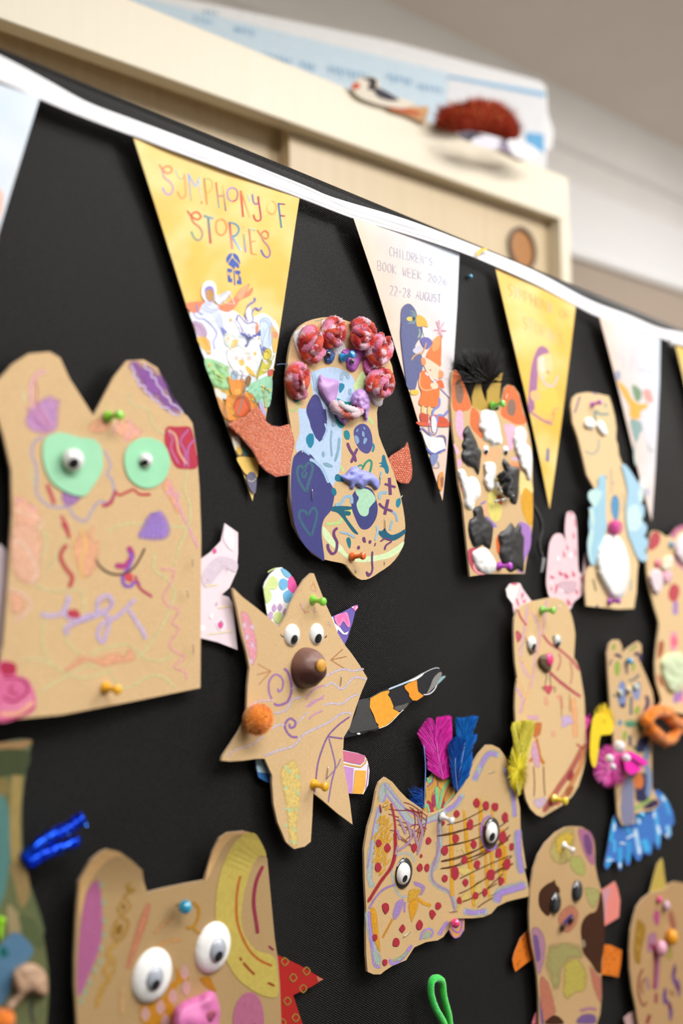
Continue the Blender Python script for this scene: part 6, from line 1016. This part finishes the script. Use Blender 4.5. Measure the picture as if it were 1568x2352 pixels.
# 9 --------- blue striped bird
t = puppet('blue_bird', 'slim kraft bird with dark blue crayon stripes and a blue fringed skirt', 'puppet', 1460, 1720)
h = .007
e = sheet(t, 'fringed_skirt', 'W:375,1750 420,1770 540,1680 640,1700 740,1530 800,1540 860,1620 910,1720 925,1830 900,1850 890,1940 870,1975 830,1920 800,1960 790,2060 760,2060 730,1990 715,2100 680,2125 640,2100 610,2170 570,2170 530,2090 515,2200 480,2220 450,2140 435,2250 410,2260 385,2180 340,2200 300,2260 275,2220 300,2100 320,1980 340,1850', .0045, .0008, '#3f74c0', 'paint', 2, label='skirt of blue painted fringe')
ink(e, 'sky_strokes', [('s','W:%s' % s_, w_, c_) for s_, w_, c_ in (('370,1790 350,1900 330,2000', 9, '#3aa0d8'), ('365,1980 370,2100', 8, '#4aa8e0'), ('420,2050 420,2200', 8, '#3aa4dc'), ('500,2000 500,2180', 9, '#2f98d4'), ('560,1880 600,2100', 9, '#9cc8ea'), ('640,1980 680,2090', 14, '#3ea8e0'), ('740,1700 760,1800 780,2030', 9, '#52a8e0'), ('800,1560 850,1640 880,1750', 10, '#4a9ad8'), ('860,1850 880,1940', 9, '#8cc4ea'), ('590,1730 600,1850', 9, '#2f9ad8'), ('470,1850 540,1960', 8, '#3f9ad4'), ('300,2150 340,2160', 8, '#5ab4e4'), ('320,2180 300,2230', 8, '#3a9ad8'))]+
 [('s','W:%s' % s_, w_, '#cfe2f2') for s_, w_ in (('420,2010 470,2020', 4), ('560,1930 480,1970', 4), ('770,1850 790,1930', 7), ('600,2050 600,2120', 5), ('420,2200 420,2240', 6), ('290,2180 360,2170', 3), ('810,1580 840,1620', 6), ('370,1830 365,1900', 5), ('590,1790 600,1830', 6), ('840,1940 870,1950', 5), ('735,1720 740,1780', 5), ('560,1900 570,1960', 5))], .0054, 'paint')
BB = 'W:300,250 320,160 360,120 410,120 440,180 440,260 470,220 520,180 590,135 620,170 620,250 610,340 660,450 720,600 735,700 700,780 670,850 700,950 720,1100 715,1300 720,1500 770,1600 800,1640 740,1700 560,1740 560,1830 440,1850 400,1760 385,1560 370,1350 360,1000 330,750 310,450'
sheet(t, 'body', BB, h, TH, '#cfae80', closed_smooth=1); f = h+TH
DB = '#2b2f58'
ink(t, 'green_strokes', [('b','W:%s' % s_, '#8fb24a') for s_ in ('340,180 370,150 380,200 350,220', '500,220 560,160 580,180 520,230', '370,340 410,320 420,400 400,460 370,430', '530,340 560,340 555,400 530,420', '545,780 590,730 610,770 570,820', '440,1000 480,960 480,1040 450,1060')]+[('s','W:560,1700 640,1640 710,1600',8,'#8fb860'),('b','W:450,890 520,860 590,890 570,930 490,940','#6fa47c'),('b','W:580,860 640,860 650,940 590,980','#6a8a4a'),('s','W:540,1110 600,1170',7,'#4f7a54')], f, 'chalk')
ink(t, 'navy_strokes', [('s','W:370,270 400,260 430,290',7,'#4a3a5c'),('s','W:550,250 600,260 610,320',9,'#43365a'),('s','W:480,340 485,440',5,'#5a4a68'),('s','W:320,360 340,300',4,'#6a5a6a'),('b','W:400,560 430,500 470,520 480,620 470,740 430,750 395,680','#7f8fc0'),('b','W:530,560 560,520 610,520 610,640 580,690 540,650','#8a9ac8'),('b','W:410,700 440,720 475,700 460,755 420,750',DB),('s','W:600,440 550,490 500,500',5,'#4f6a78'),('s','W:525,650 520,820',6,'#3f5f78'),('s','W:510,1010 515,1110',7,'#2f4a70'),('s','W:660,640 680,700 650,800',9,'#3a3566'),
 ('b','W:600,1030 700,1020 660,1150 600,1180 560,1130',DB),('b','W:560,1400 640,1350 700,1400 700,1580 620,1640 560,1600','#2a3056'),('b','W:620,1690 700,1620 760,1600 790,1650 700,1700','#2b2850'),('b','W:480,1230 560,1300 600,1340 560,1400 500,1420','#4a4f78'),('d','W:420,890,28','#4a90b0'),('s','W:480,910 540,910',5,'#3a7a70'),('s','W:350,640 385,640',5,'#6a8a80')], f, 'chalk')
ink(t, 'pale_blue_strokes', [('s','W:680,1100 660,1250 690,1400 680,1580',13,'#7f96bc'),('b','W:450,1420 540,1420 555,1600 550,1820 440,1840 420,1650','#8486a4'),('b','W:380,1350 440,1330 440,1500 390,1640','#c0a07a')], f, 'chalk')
ink(t, 'orange_oval', [('b','W:545,1430 570,1370 610,1360 640,1420 630,1490 590,1510 555,1480','#c8703a')], f, 'paint')
puff(t, 'eye_bead', 'W:400,600 420,580 450,600 450,640 420,650', f, .003, '#c8d4c8', 'plastic'); puff(t, 'eye_bead', 'W:550,540 580,530 600,560 580,590 555,580', f, .003, '#cfe0cc', 'plastic'); puff(t, 'nose_bead', 'W:490,570 520,560 530,600 510,620 490,600', f, .004, '#e9e8c8', 'plastic')
fluffball(t, 'yellow_fluff', 1387, 1655, 24, 36, .010, ['#f2d21c', '#ecc81a', '#f8e04a'], 420, 1.5, .005, 'yellow feather fluff', mat='feather')
sheet(t, 'yellow_feather_tip', 'W:165,860 230,800 320,830 360,900 340,1000 240,1010 220,1150 200,1280 175,1310 150,1250 140,1120', .014, .0004, '#f0cf2a', 'feather', 2, label='yellow feather hanging down')
fluffball(t, 'pink_fluff', 1320+340/4.056, 1440+1300/4.056, 40, 46, .011, ['#f038b0', '#e01aa0', '#f76ac8', '#ff9adc'], 700, 1.5, .006, 'hot pink feather fluff', mat='feather')
sheet(t, 'pink_feather_tip', 'W:440,1170 520,1160 600,1200 680,1260 660,1290 600,1300 630,1330 520,1380 470,1330', .018, .0004, '#f028ae', 'feather', 1, label='hot pink feather tip')
for x, y, r_, hh_ in ((408, 1115, 13, .02), (475, 1220, 9, .021), (320, 1225, 9, .019), (350, 1300, 7, .019)): ball(t, 'white_pompom', 1320+x/4.056, 1440+y/4.056, hh_, r_, '#f6eff4', 'fuzz', 160, ['#ffffff', '#f0e8f0'])
tube(t, 'black_stem', [(1450, 1742, .0195), (1465, 1752, .0195), (1478, 1762, .019)], .0007, '#1c1c1e', 'plastic')
# 10 -------- brown-patched pup
t = puppet('patched_pup', 'long kraft pup with dark brown patches, glossy dark eyes and two small orange paws', 'puppet', 1300, 2150)
h = lambda x, y: .008+.0015*math.sin(y*.01)
e = sheet(t, 'ear', 'X:870,610 930,575 995,530 1020,590 1040,690 1030,830 910,905', .0045, .0006, '#e08478', 'printed_paper', label='coral pink ear with lilac stripe'); ink(e, 'stripe', [('b','X:895,620 940,590 960,600 930,700 915,850 905,870','#c8909c')], .0052, 'print_ink')
for s_ in ('X:300,920 265,935 200,1010 150,1130 135,1190 145,1250 160,1290 260,1210 330,1170', 'X:870,1060 960,1065 1053,1110 1045,1220 1025,1335 960,1320 870,1310'):
    e = sheet(t, 'paw', s_, .0045, .0006, '#d9731c', 'printed_paper', label='orange paw printed with black scrolls'); pl_ = q(s_)
    it = []
    for i in range(26):
        x, y = random.uniform(min(a for a, b in pl_)+3, max(a for a, b in pl_)-3), random.uniform(min(b for a, b in pl_)+3, max(b for a, b in pl_)-3)
        if inside(x, y, pl_) and dist_poly(x, y, pl_) > 3: a = random.uniform(0, 6.28); it.append(('s', [(x, y), (x+3*math.cos(a), y+3*math.sin(a)), (x+5*math.cos(a+.9), y+5*math.sin(a+.9))], .9, '#4a2208'))
    ink(e, 'black_scrolls', it, .0052, 'print_ink')
sheet(t, 'foot', 'X:300,1729 330,1640 380,1600 400,1729', .0045, .0006, '#cf6a78', 'printed_paper')
PB = 'X:640,68 720,72 780,110 820,180 828,260 830,400 850,500 880,600 905,720 908,880 905,1050 890,1200 880,1350 884,1500 870,1650 840,1735 840,1800 360,1800 360,1700 355,1500 345,1350 325,1200 300,1080 280,950 275,800 285,600 310,430 350,310 410,210 500,120 580,75'
sheet(t, 'body', PB, h, TH, '#bd9a6d', closed_smooth=1, step=18); f = lambda x, y: h(x, y)+TH
ink(t, 'soft_pastel_patches', [('b','X:480,160 560,90 650,80 660,200 640,330 560,390 470,360 440,270','#b5a465'),('b','X:490,180 560,120 650,130 640,210 580,240 540,320 500,260','#c9aa42'),('b','X:620,330 700,310 750,400 740,480 680,480 620,420','#a8a860'),('b','X:740,580 840,590 880,620 850,700 820,760 770,720','#a9a468'),('b','X:680,90 760,90 815,150 825,260 825,390 770,370 720,260','#a86a8c'),('b','X:730,150 770,130 805,220 800,300 770,310 740,250','#6f4a78'),
 ('b','X:520,800 620,720 690,780 680,880 620,960 560,960 520,900','#b8745c'),('b','X:290,930 360,920 410,1010 410,1160 370,1310 340,1300 310,1120','#a87a90'),('b','X:305,990 345,990 365,1090 370,1180 340,1210 325,1150','#6f5488'),('b','X:430,1060 560,1040 700,1060 740,1180 640,1190 560,1260 540,1400 480,1560 460,1400 400,1250 420,1130','#a0985f'),('b','X:580,1200 680,1180 740,1230 770,1350 740,1450 660,1480 590,1530 550,1460 560,1300','#b8a850'),
 ('b','X:360,1340 440,1380 490,1560 500,1640 420,1720 380,1700','#b8705a'),('b','X:780,1230 850,1310 884,1340 880,1560 840,1500 800,1380','#b8705c'),('b','X:358,1480 380,1580 400,1729 370,1729','#6f5488'),('b','X:680,1680 740,1640 830,1650 830,1729 680,1729','#6f5488'),('s','X:700,1620 780,1600 840,1610',7,'#a8728c')], f, 'chalk')
ink(t, 'brown_patches', [('b','X:352,680 365,610 420,555 470,530 490,515 500,555 530,590 525,640 470,650 450,710 460,770 435,822 390,790 360,740','#3c1c06'),('b','X:875,620 895,680 908,860 905,1080 885,1200 880,1300 840,1290 790,1210 730,1130 715,1030 708,930 730,850 780,800 840,770','#3e1d08'),('b','X:410,1729 440,1680 490,1655 540,1680 560,1729','#3c1c06'),('b','X:715,1030 735,1020 750,1060 735,1090 720,1070','#8a7a60')], f, 'paint')
for x, y in ((488, 713), (670, 610)): googly(t, 1140+x/3.6636, 1880+y/3.6636, 24, f(1300, 2060), 3, 0, 9, white='#1b1d20', black='#3a3c40', dome=.5, wx=.95)
ink(t, 'purple_nose_bar', [('l','X:570,880 640,810',9,'#5a4480')], f, 'paint')
for x, y in ((565, 910), (634, 852)): puff(t, 'nose_bead', 'X:%d,%d %d,%d %d,%d %d,%d' % (x-24, y, x, y-36, x+24, y, x, y+36), f(1300, 2120), .004, '#141416', 'plastic', lump=.05)
# 11 -------- unicorn at the bottom right
t = puppet('unicorn_puppet', 'kraft puppet with yellow horn at the bottom right edge, purple zigzags and clay beads', 'puppet', 1520, 2200)
h = .008
sheet(t, 'horn', 'Z:405,650 430,560 470,400 510,260 570,180 585,230 600,380 630,560 640,660 500,700', .006, .001, '#b9a04a', 'printed_paper', label='pointed yellow paper horn')
sheet(t, 'paw', 'Z:240,2170 150,2210 70,2275 90,2352 120,2420 300,2420', .0045, .0006, '#b89490', 'printed_paper', label='dusty pink paper paw')
sheet(t, 'body', 'Z:400,650 440,630 620,590 660,520 740,485 845,500 1000,620 1050,1000 1050,2500 300,2500 260,2352 230,2150 180,1900 150,1650 145,1400 160,1130 200,960 240,820 310,720', h, TH, '#b08c60', closed_smooth=1); f = h+TH
ink(t, 'mustard_patch', [('b','Z:240,980 300,1000 360,1080 340,1250 300,1400 290,1560 220,1550 190,1400 210,1180','#9c7424'),('d','Z:268,1180,36 262,1350,40','#a8843c')], f, 'chalk')
ink(t, 'pink_strokes', [('b','Z:460,900 500,850 540,900 530,1040 490,1060 455,980','#b0487e'),('b','Z:390,1180 500,1160 500,1300 420,1420 370,1380','#a4728a'),('s','Z:410,1310 460,1360 480,1450 490,1600 470,1900',9,'#903050'),('s','Z:510,1400 520,1600 500,1900',7,'#a46a86'),('s','Z:495,1950 490,2080',7,'#963a4c'),('s','Z:320,1630 270,1750 260,1950 320,2110 370,2060',5,'#8a4a38'),('s','Z:340,1750 300,1850 320,1960',4,'#8a4a38'),('s','Z:410,2230 370,2352',8,'#8c3438'),('b','Z:340,1760 390,1740 430,1880 370,1900','#a88078'),('b','Z:650,900 700,860 760,1050 720,1130 660,1030','#a0604c'),('b','Z:630,1350 700,1340 710,1480 640,1510','#a8954c')], f, 'chalk')
ink(t, 'purple_zigzags', [('b','Z:700,1640 740,1540 765,1640 750,1740 800,1790 820,1920 790,2010 750,1900 690,1760','#6a4880'),('b','Z:720,1600 745,1600 740,1720 725,1700','#6a2840'),('b','Z:740,1860 800,1850 790,1910','#6a1c34'),('b','Z:570,1980 600,1870 640,1900 640,2010 690,2080 720,2200 690,2320 660,2300 640,2110 590,2100','#6a4880'),('b','Z:640,2060 690,2100 690,2180 660,2160','#6a1c34'),('b','Z:670,1900 720,1930 730,1980 690,1980','#8a5434')], f, 'chalk')
ball(t, 'clay_bead', 1420+535/5.709, 1940+722/5.709, f, 8, '#d64a80', 'clay', sq=.7, label='magenta clay bead'); ball(t, 'clay_bead', 1420+628/5.709, 1940+800/5.709, f, 11, '#c9a6b4', 'clay', sq=.7, label='pale mauve clay bead'); ball(t, 'clay_bead', 1420+700/5.709, 1940+1215/5.709, f, 17, '#e59a1e', 'clay', sq=.7, label='orange clay bead'); ball(t, 'clay_bead', 1420+560/5.709, 1940+1360/5.709, f, 17, '#e0a0b4', 'clay', sq=.7, label='pink clay bead')
# 12 -------- bear at the bottom
t = puppet('bear_puppet', 'large kraft bear at the bottom with white bulging eyes, pink clay snout and curled ears', 'puppet', 410, 2200)
def h(x, y):
    v = .010-.004*max(0, min(1, (x-180)/460))
    d1 = max(0, 2060-y)/110
    if x < 330: v += .006*min(1, d1)**1.6*(1 if x < 330 else 0)
    if x > 470: v += .006*min(1, max(0, 1990-y)/90)**1.6
    return v
ER = q('M:55,380 90,320 130,250 190,200 230,185 300,200 370,250 435,310 445,380 465,445 560,420 700,390 810,370 830,300 860,200 900,120 950,85 1050,75 1110,95 1150,160 1185,240 1200,400 1215,560 1230,720 1250,850 1262,1000 1270,1233 1275,1400 30,1400 45,1233 30,1000 30,850 40,600')
sheet(t, 'body', ER, h, TH, '#a98b60', step=18); f = lambda x, y: h(x, y)+TH+.00014
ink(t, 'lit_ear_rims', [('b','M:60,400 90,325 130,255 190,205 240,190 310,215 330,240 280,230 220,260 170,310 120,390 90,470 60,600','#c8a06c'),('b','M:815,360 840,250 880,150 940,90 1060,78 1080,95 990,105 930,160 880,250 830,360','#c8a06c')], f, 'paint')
e = sheet(t, 'star_paw', 'M:1240,815 1380,880 1523,965 1450,1010 1340,1060 1370,1150 1400,1240 1440,1400 1240,1400', .004, .0006, '#a8201c', 'printed_paper', label='red gold-flowered paper star')
ink(e, 'gold_flowers', [('s','M:%d,%d %d,%d %d,%d %d,%d %d,%d' % (x-22, y, x, y-22, x+22, y, x, y+24, x-22, y), 3, '#9a7434') for x, y in ((1290, 858), (1340, 955), (1305, 1095), (1420, 915), (1355, 1195), (1400, 1020), (1275, 1225))]+[('p','M:1480,945 1523,965 1490,980','#b8705c')], .0048, 'print_ink')
ink(t, 'pink_ear_lining', [('b','M:145,380 170,370 185,430 195,560 195,700 165,820 120,930 80,1030 50,1060 45,900 60,700 85,520 110,430','#a45c84')], f, 'paint')
ink(t, 'sage_dots', [('d','M:190,400,22 205,500,24 210,610,22 205,700,22 190,780,24 180,860,26 150,910,24 120,985,26 95,1040,28 70,1095,26','#9aa184')], f, 'chalk')
ink(t, 'mustard_twist', [('s','M:370,385 340,410 390,430 350,450 320,480',7,'#a88340'),('s','M:330,480 290,540 320,570 365,530 340,480',6,'#a88340'),('s','M:300,580 350,620 330,690 290,730 260,690 290,600',9,'#a98242'),('b','M:280,650 320,630 310,690 280,700','#8a6410'),('s','M:290,740 230,800 250,850 210,920 240,960 190,1020 160,1140',11,'#b89048'),('s','M:260,830 270,900 210,1010 180,1090',6,'#b08a44'),('d','M:325,530,18 355,430,12','#8a6420')], f, 'chalk')
ink(t, 'coral_stripe', [('l','M:475,510 440,620 350,900',19,'#bd7a5c'),('s','M:620,590 560,640 510,690',9,'#c08f60'),('s','M:670,725 590,740 520,770',9,'#c0905c'),('s','M:320,1020 310,1100 320,1180',10,'#c29a68')], f, 'chalk')
ink(t, 'mustard_scrolls', [('s','M:700,655 740,650 770,600 775,540 740,500',7,'#a87818'),('s','M:740,650 765,680 790,690',6,'#a87818'),('b','M:440,1100 560,1070 600,1000 640,960 640,890 670,940 720,960 650,1000 620,1100 640,1233 440,1233','#b47a18'),('b','M:780,960 840,950 860,990 880,1040 820,1010','#a87018')]+[('b','M:%d,%d %d,%d %d,%d %d,%d' % (x-28, y, x, y-50, x+28, y, x, y+44), '#b88f86') for x, y in ((545, 1135), (620, 1070), (700, 1020), (455, 1175), (690, 925), (575, 1220))], f, 'paint')
ink(t, 'yellow_rainbow', [('b','M:1090,85 1130,110 1180,220 1130,230 1080,330 1040,480 1030,600 1050,700 1120,790 1225,830 1248,950 1250,1060 1180,1070 1080,1020 990,940 920,800 880,640 880,450 920,280 980,160 1040,100','#b8a450'),('s','M:1105,110 1030,210 970,340 945,500 945,640 1000,800 1080,910 1160,970 1230,1005',6,'#8a3a18'),('s','M:1130,175 1070,260 1020,360 1000,500 1010,640 1070,780 1140,850 1215,885',6,'#a85a20'),('s','M:1160,285 1120,380 1105,500 1120,620 1130,690',8,'#8a2a40'),('l','M:1195,765 1225,790',4,'#8a2a40')], f, 'paint')
ink(t, 'pink_cheek', [('b','M:980,1210 1000,1110 1050,1050 1110,1050 1150,1110 1165,1233 1100,1300 1000,1300','#a8607c'),('b','M:1035,1150 1050,1110 1100,1110 1090,1150 1120,1233 1080,1300 1040,1233','#98082c')], f, 'paint')
def bulge(x, y, r_, wx): 
    mb = MB(); s_ = ppx(x, y); hb = f(x, y); cap(mb, x, y, hb, r_*s_*wx, r_*s_, .0055, '#f4f4f1', 28, 8); e_ = mb.build('clay_eye', 'clay', t, 'bulging white clay eye'); return e_, hb, s_
for x, y, r_, gx, gy in ((160+490/2.6133, 1880+940/2.6133, 59, 502, 960), (160+856/2.6133, 1880+772/2.6133, 55, 878, 790)):
    e_, hb, s_ = bulge(x, y, r_, .95); googly(e_, 160+gx/2.6133+3, 1880+gy/2.6133, 27, hb+.0045, 5, 10, 12, white='#aab0ba', black='#14151c', dome=.45, wx=.9)
puff(t, 'clay_snout', 'M:620,1160 660,1110 720,1080 780,1060 830,1035 870,1045 890,1090 905,1160 895,1233 900,1350 600,1350 610,1233', f(450, 2310), .011, '#d070a8', lump=.25, label='pink clay snout', ls=.03, rad=26)
for x, y in ((843, 1180), (748, 1215)): puff(t, 'nostril', 'M:%d,%d %d,%d %d,%d %d,%d' % (x-36, y+10, x, y-34, x+36, y-10, x, y+44), f(450, 2310)+.0105, .001, '#9c4a64', lump=.1)
# 13 -------- camouflage creature at the bottom left
t = puppet('green_puppet', 'olive green and blue painted puppet cut off at the bottom left edge', 'puppet', 30, 2050)
sheet(t, 'body', 'L:-300,130 0,100 120,75 250,70 240,150 205,350 185,500 175,640 180,900 205,1100 250,1260 300,1400 340,1600 365,1750 385,1900 392,2100 375,2352 370,2500 -300,2500', .009, TH, '#5f6440', 'paint', 2); f = .009+TH
ink(t, 'tan_and_green_paint', [('b','L:-100,110 120,85 245,72 235,105 60,185 -100,230','#94734c'),('b','L:100,370 160,330 180,400 160,700 165,1050 130,1100 90,1000 80,700','#98824c'),('b','L:-80,400 60,380 70,500 0,520 -80,500','#7a6a3c'),('b','L:-100,560 50,560 80,900 60,1200 0,1400 -100,1400','#4f7a74'),('b','L:80,1080 200,1090 240,1300 170,1420 110,1200','#8a744a'),('b','L:-60,160 230,160 200,340 100,350 -60,360','#3c4528'),('b','L:60,1400 110,1420 160,1500 160,1620 110,1700 70,1600','#93835f'),('b','L:150,1480 250,1500 330,1620 350,1740 270,1720 190,1620','#4f5a38'),('s','L:240,1300 300,1440 350,1620',8,'#566040')], f, 'paint')
ink(t, 'blue_paint', [('b','L:20,1700 100,1620 180,1640 270,1760 200,1870 100,1980 80,2100 0,2200 -80,2100 -60,1800','#4f7490')], f, 'paint')
puff(t, 'clay_lump', 'L:100,2020 110,1930 170,1880 250,1860 320,1890 370,1950 385,2040 370,2130 300,2120 230,2110 160,2180 90,2250 40,2250 60,2180 130,2100', f+.0006, .005, '#b08f74', lump=.4, label='beige clay lump', rad=14)
ball(t, 'pompom', 4, 2345, .009, 26, '#f0862a', 'fuzz', 700, ['#f59a3c', '#ec7420'])
ink(t, 'teal_dab', [('b','L:0,1740 40,1730 70,1780 60,1810 0,1810','#0f5a58')], f, 'paint'); ink(t, 'dark_stroke', [('s','L:260,2160 250,2260 270,2352',8,'#3a3836')], f, 'paint')
puff(t, 'clay_drop', 'L:0,1490 30,1490 50,1520 30,1560 20,1640 0,1690 -30,1640 -30,1500', f, .005, '#8fcf12', lump=.1, label='lime green clay drop')
mb = MB()
tc_ = lambda d, a: hx(random.choice(['#0d45d8', '#0a35b4', '#1c64f0', '#0c50e0']))
for pts in (((50, 1975, .011), (90, 1938, .013), (130, 1915, .013), (165, 1898, .013), (190, 1878, .013)), ((60, 1985, .011), (100, 1962, .012), (140, 1945, .012), (180, 1930, .012))): tube(None, '', pts, .0024, tc_, 'tinsel', mb=mb, sides=9, k=8, jit=.3)
src = list(mb.v)
for i in range(1500):
    p_ = random.choice(src); d = Vector((random.gauss(0, 1), -abs(random.gauss(0, 1)), random.gauss(0, 1))).normalized(); s_ = d.cross(Vector((.2, .4, 1))).normalized()*.00025
    mb.add([p_-s_, p_+s_, p_+d*.0020], [(0, 1, 2)], random.choice(['#1a5cff', '#0a38c8', '#3f8cff']))
mb.build('tinsel_stem', 'tinsel', t, 'forked glittering blue tinsel stem')
# 14 -------- green pipe cleaner loop
t = thing('pipe_cleaner', 'bright green fuzzy wire loop at the bottom edge below the spotted face', 'pipe cleaner', U(1005, 2300, .01), None)
o = tube(t, 'loop', [(1034, 2400, .006), (1031, 2340, .007), (1019, 2290, .009), (1015, 2256, .010), (1003, 2247, .0105), (991, 2254, .011), (989, 2280, .011), (999, 2315, .012), (1018, 2350, .013), (1034, 2400, .014)], .0026, lambda d, a: hx('#3fdc4a' if math.sin(d*60) > -.3 else '#37cf52'), 'fuzz', 10, jit=.04)
# ------------------------------------------------------------------ push pins
pin(247, 957, .0115, '#8ed63e', 'lime green push pin between the ears of the large green-eyed cat', (.1, 0))
pin(241, 1580, .0105, '#f0b020', 'amber push pin at the foot of the large green-eyed cat', (.12, .05))
pin(785, 822, .0085, '#2b9fe0', 'sky blue push pin under the yarn roses of the bean-shaped creature', (0, -.12))
pin(807, 1279, .0080, '#f06a26', 'orange push pin at the foot of the bean-shaped creature', (.12, -.06))
pin(716, 1378, .0085, '#8fe04c', 'light green push pin at the top point of the star-shaped cat', (0, .1), s=1.05)
pin(718, 1801, .0085, '#f0b41e', 'amber push pin on the lower leg of the star-shaped cat', (.05, .05), s=1.1)
pin(1013, 1875, .0080, '#f4f4f4', 'white push pin between the eyes of the spotted face', (0, .2), s=1.05)
pin(1036, 2118, .0080, '#ee3f86', 'clear pink ball pin under the spotted face', kind='ball', s=1.0)
pin(1129, 932, .0090, '#7fd858', 'light green push pin between the gold horns of the cow', (0, -.06), s=1.15)
pin(1145, 1300, .0090, '#c44ad0', 'magenta push pin at the foot of the cow', (0, 0), s=1.15)
pin(1244, 1401, .0085, '#8fdc5e', 'light green push pin on the forehead of the rabbit', (0, .02), s=1.2)
pin(1270, 1834, .0100, '#eed23c', 'yellow push pin at the foot of the rabbit', (0, .05), s=1.3)
pin(1292, 1940, .0100, '#f6f4f2', 'white push pin on the head of the brown-patched pup', (0, .35), s=1.1)
pin(1357, 930, .0100, '#c45ac8', 'magenta push pin at the head of the blue-winged puppet', (.1, -.2), s=1.0)
pin(1398, 1382, .0095, '#b44ac4', 'purple push pin at the foot of the blue-winged puppet', (.1, -.1), s=1.1)
pin(1438, 1518, .0090, '#2a9cdc', 'blue ball pin on the head of the slim striped bird', kind='ball', s=1.0)
pin(1465, 1872, .0095, '#28a8e0', 'blue ball pin at the skirt of the slim striped bird', kind='ball', s=1.0)
pin(414, 2080, .0125, '#1d94b8', 'turquoise ball pin on the forehead of the large bear', kind='ball', s=1.1)
pin(1075, 636, .0005, '#5cb4dc', 'tiny blue pin stuck in the bare board right of the peach pennant', kind='ball', s=.55)
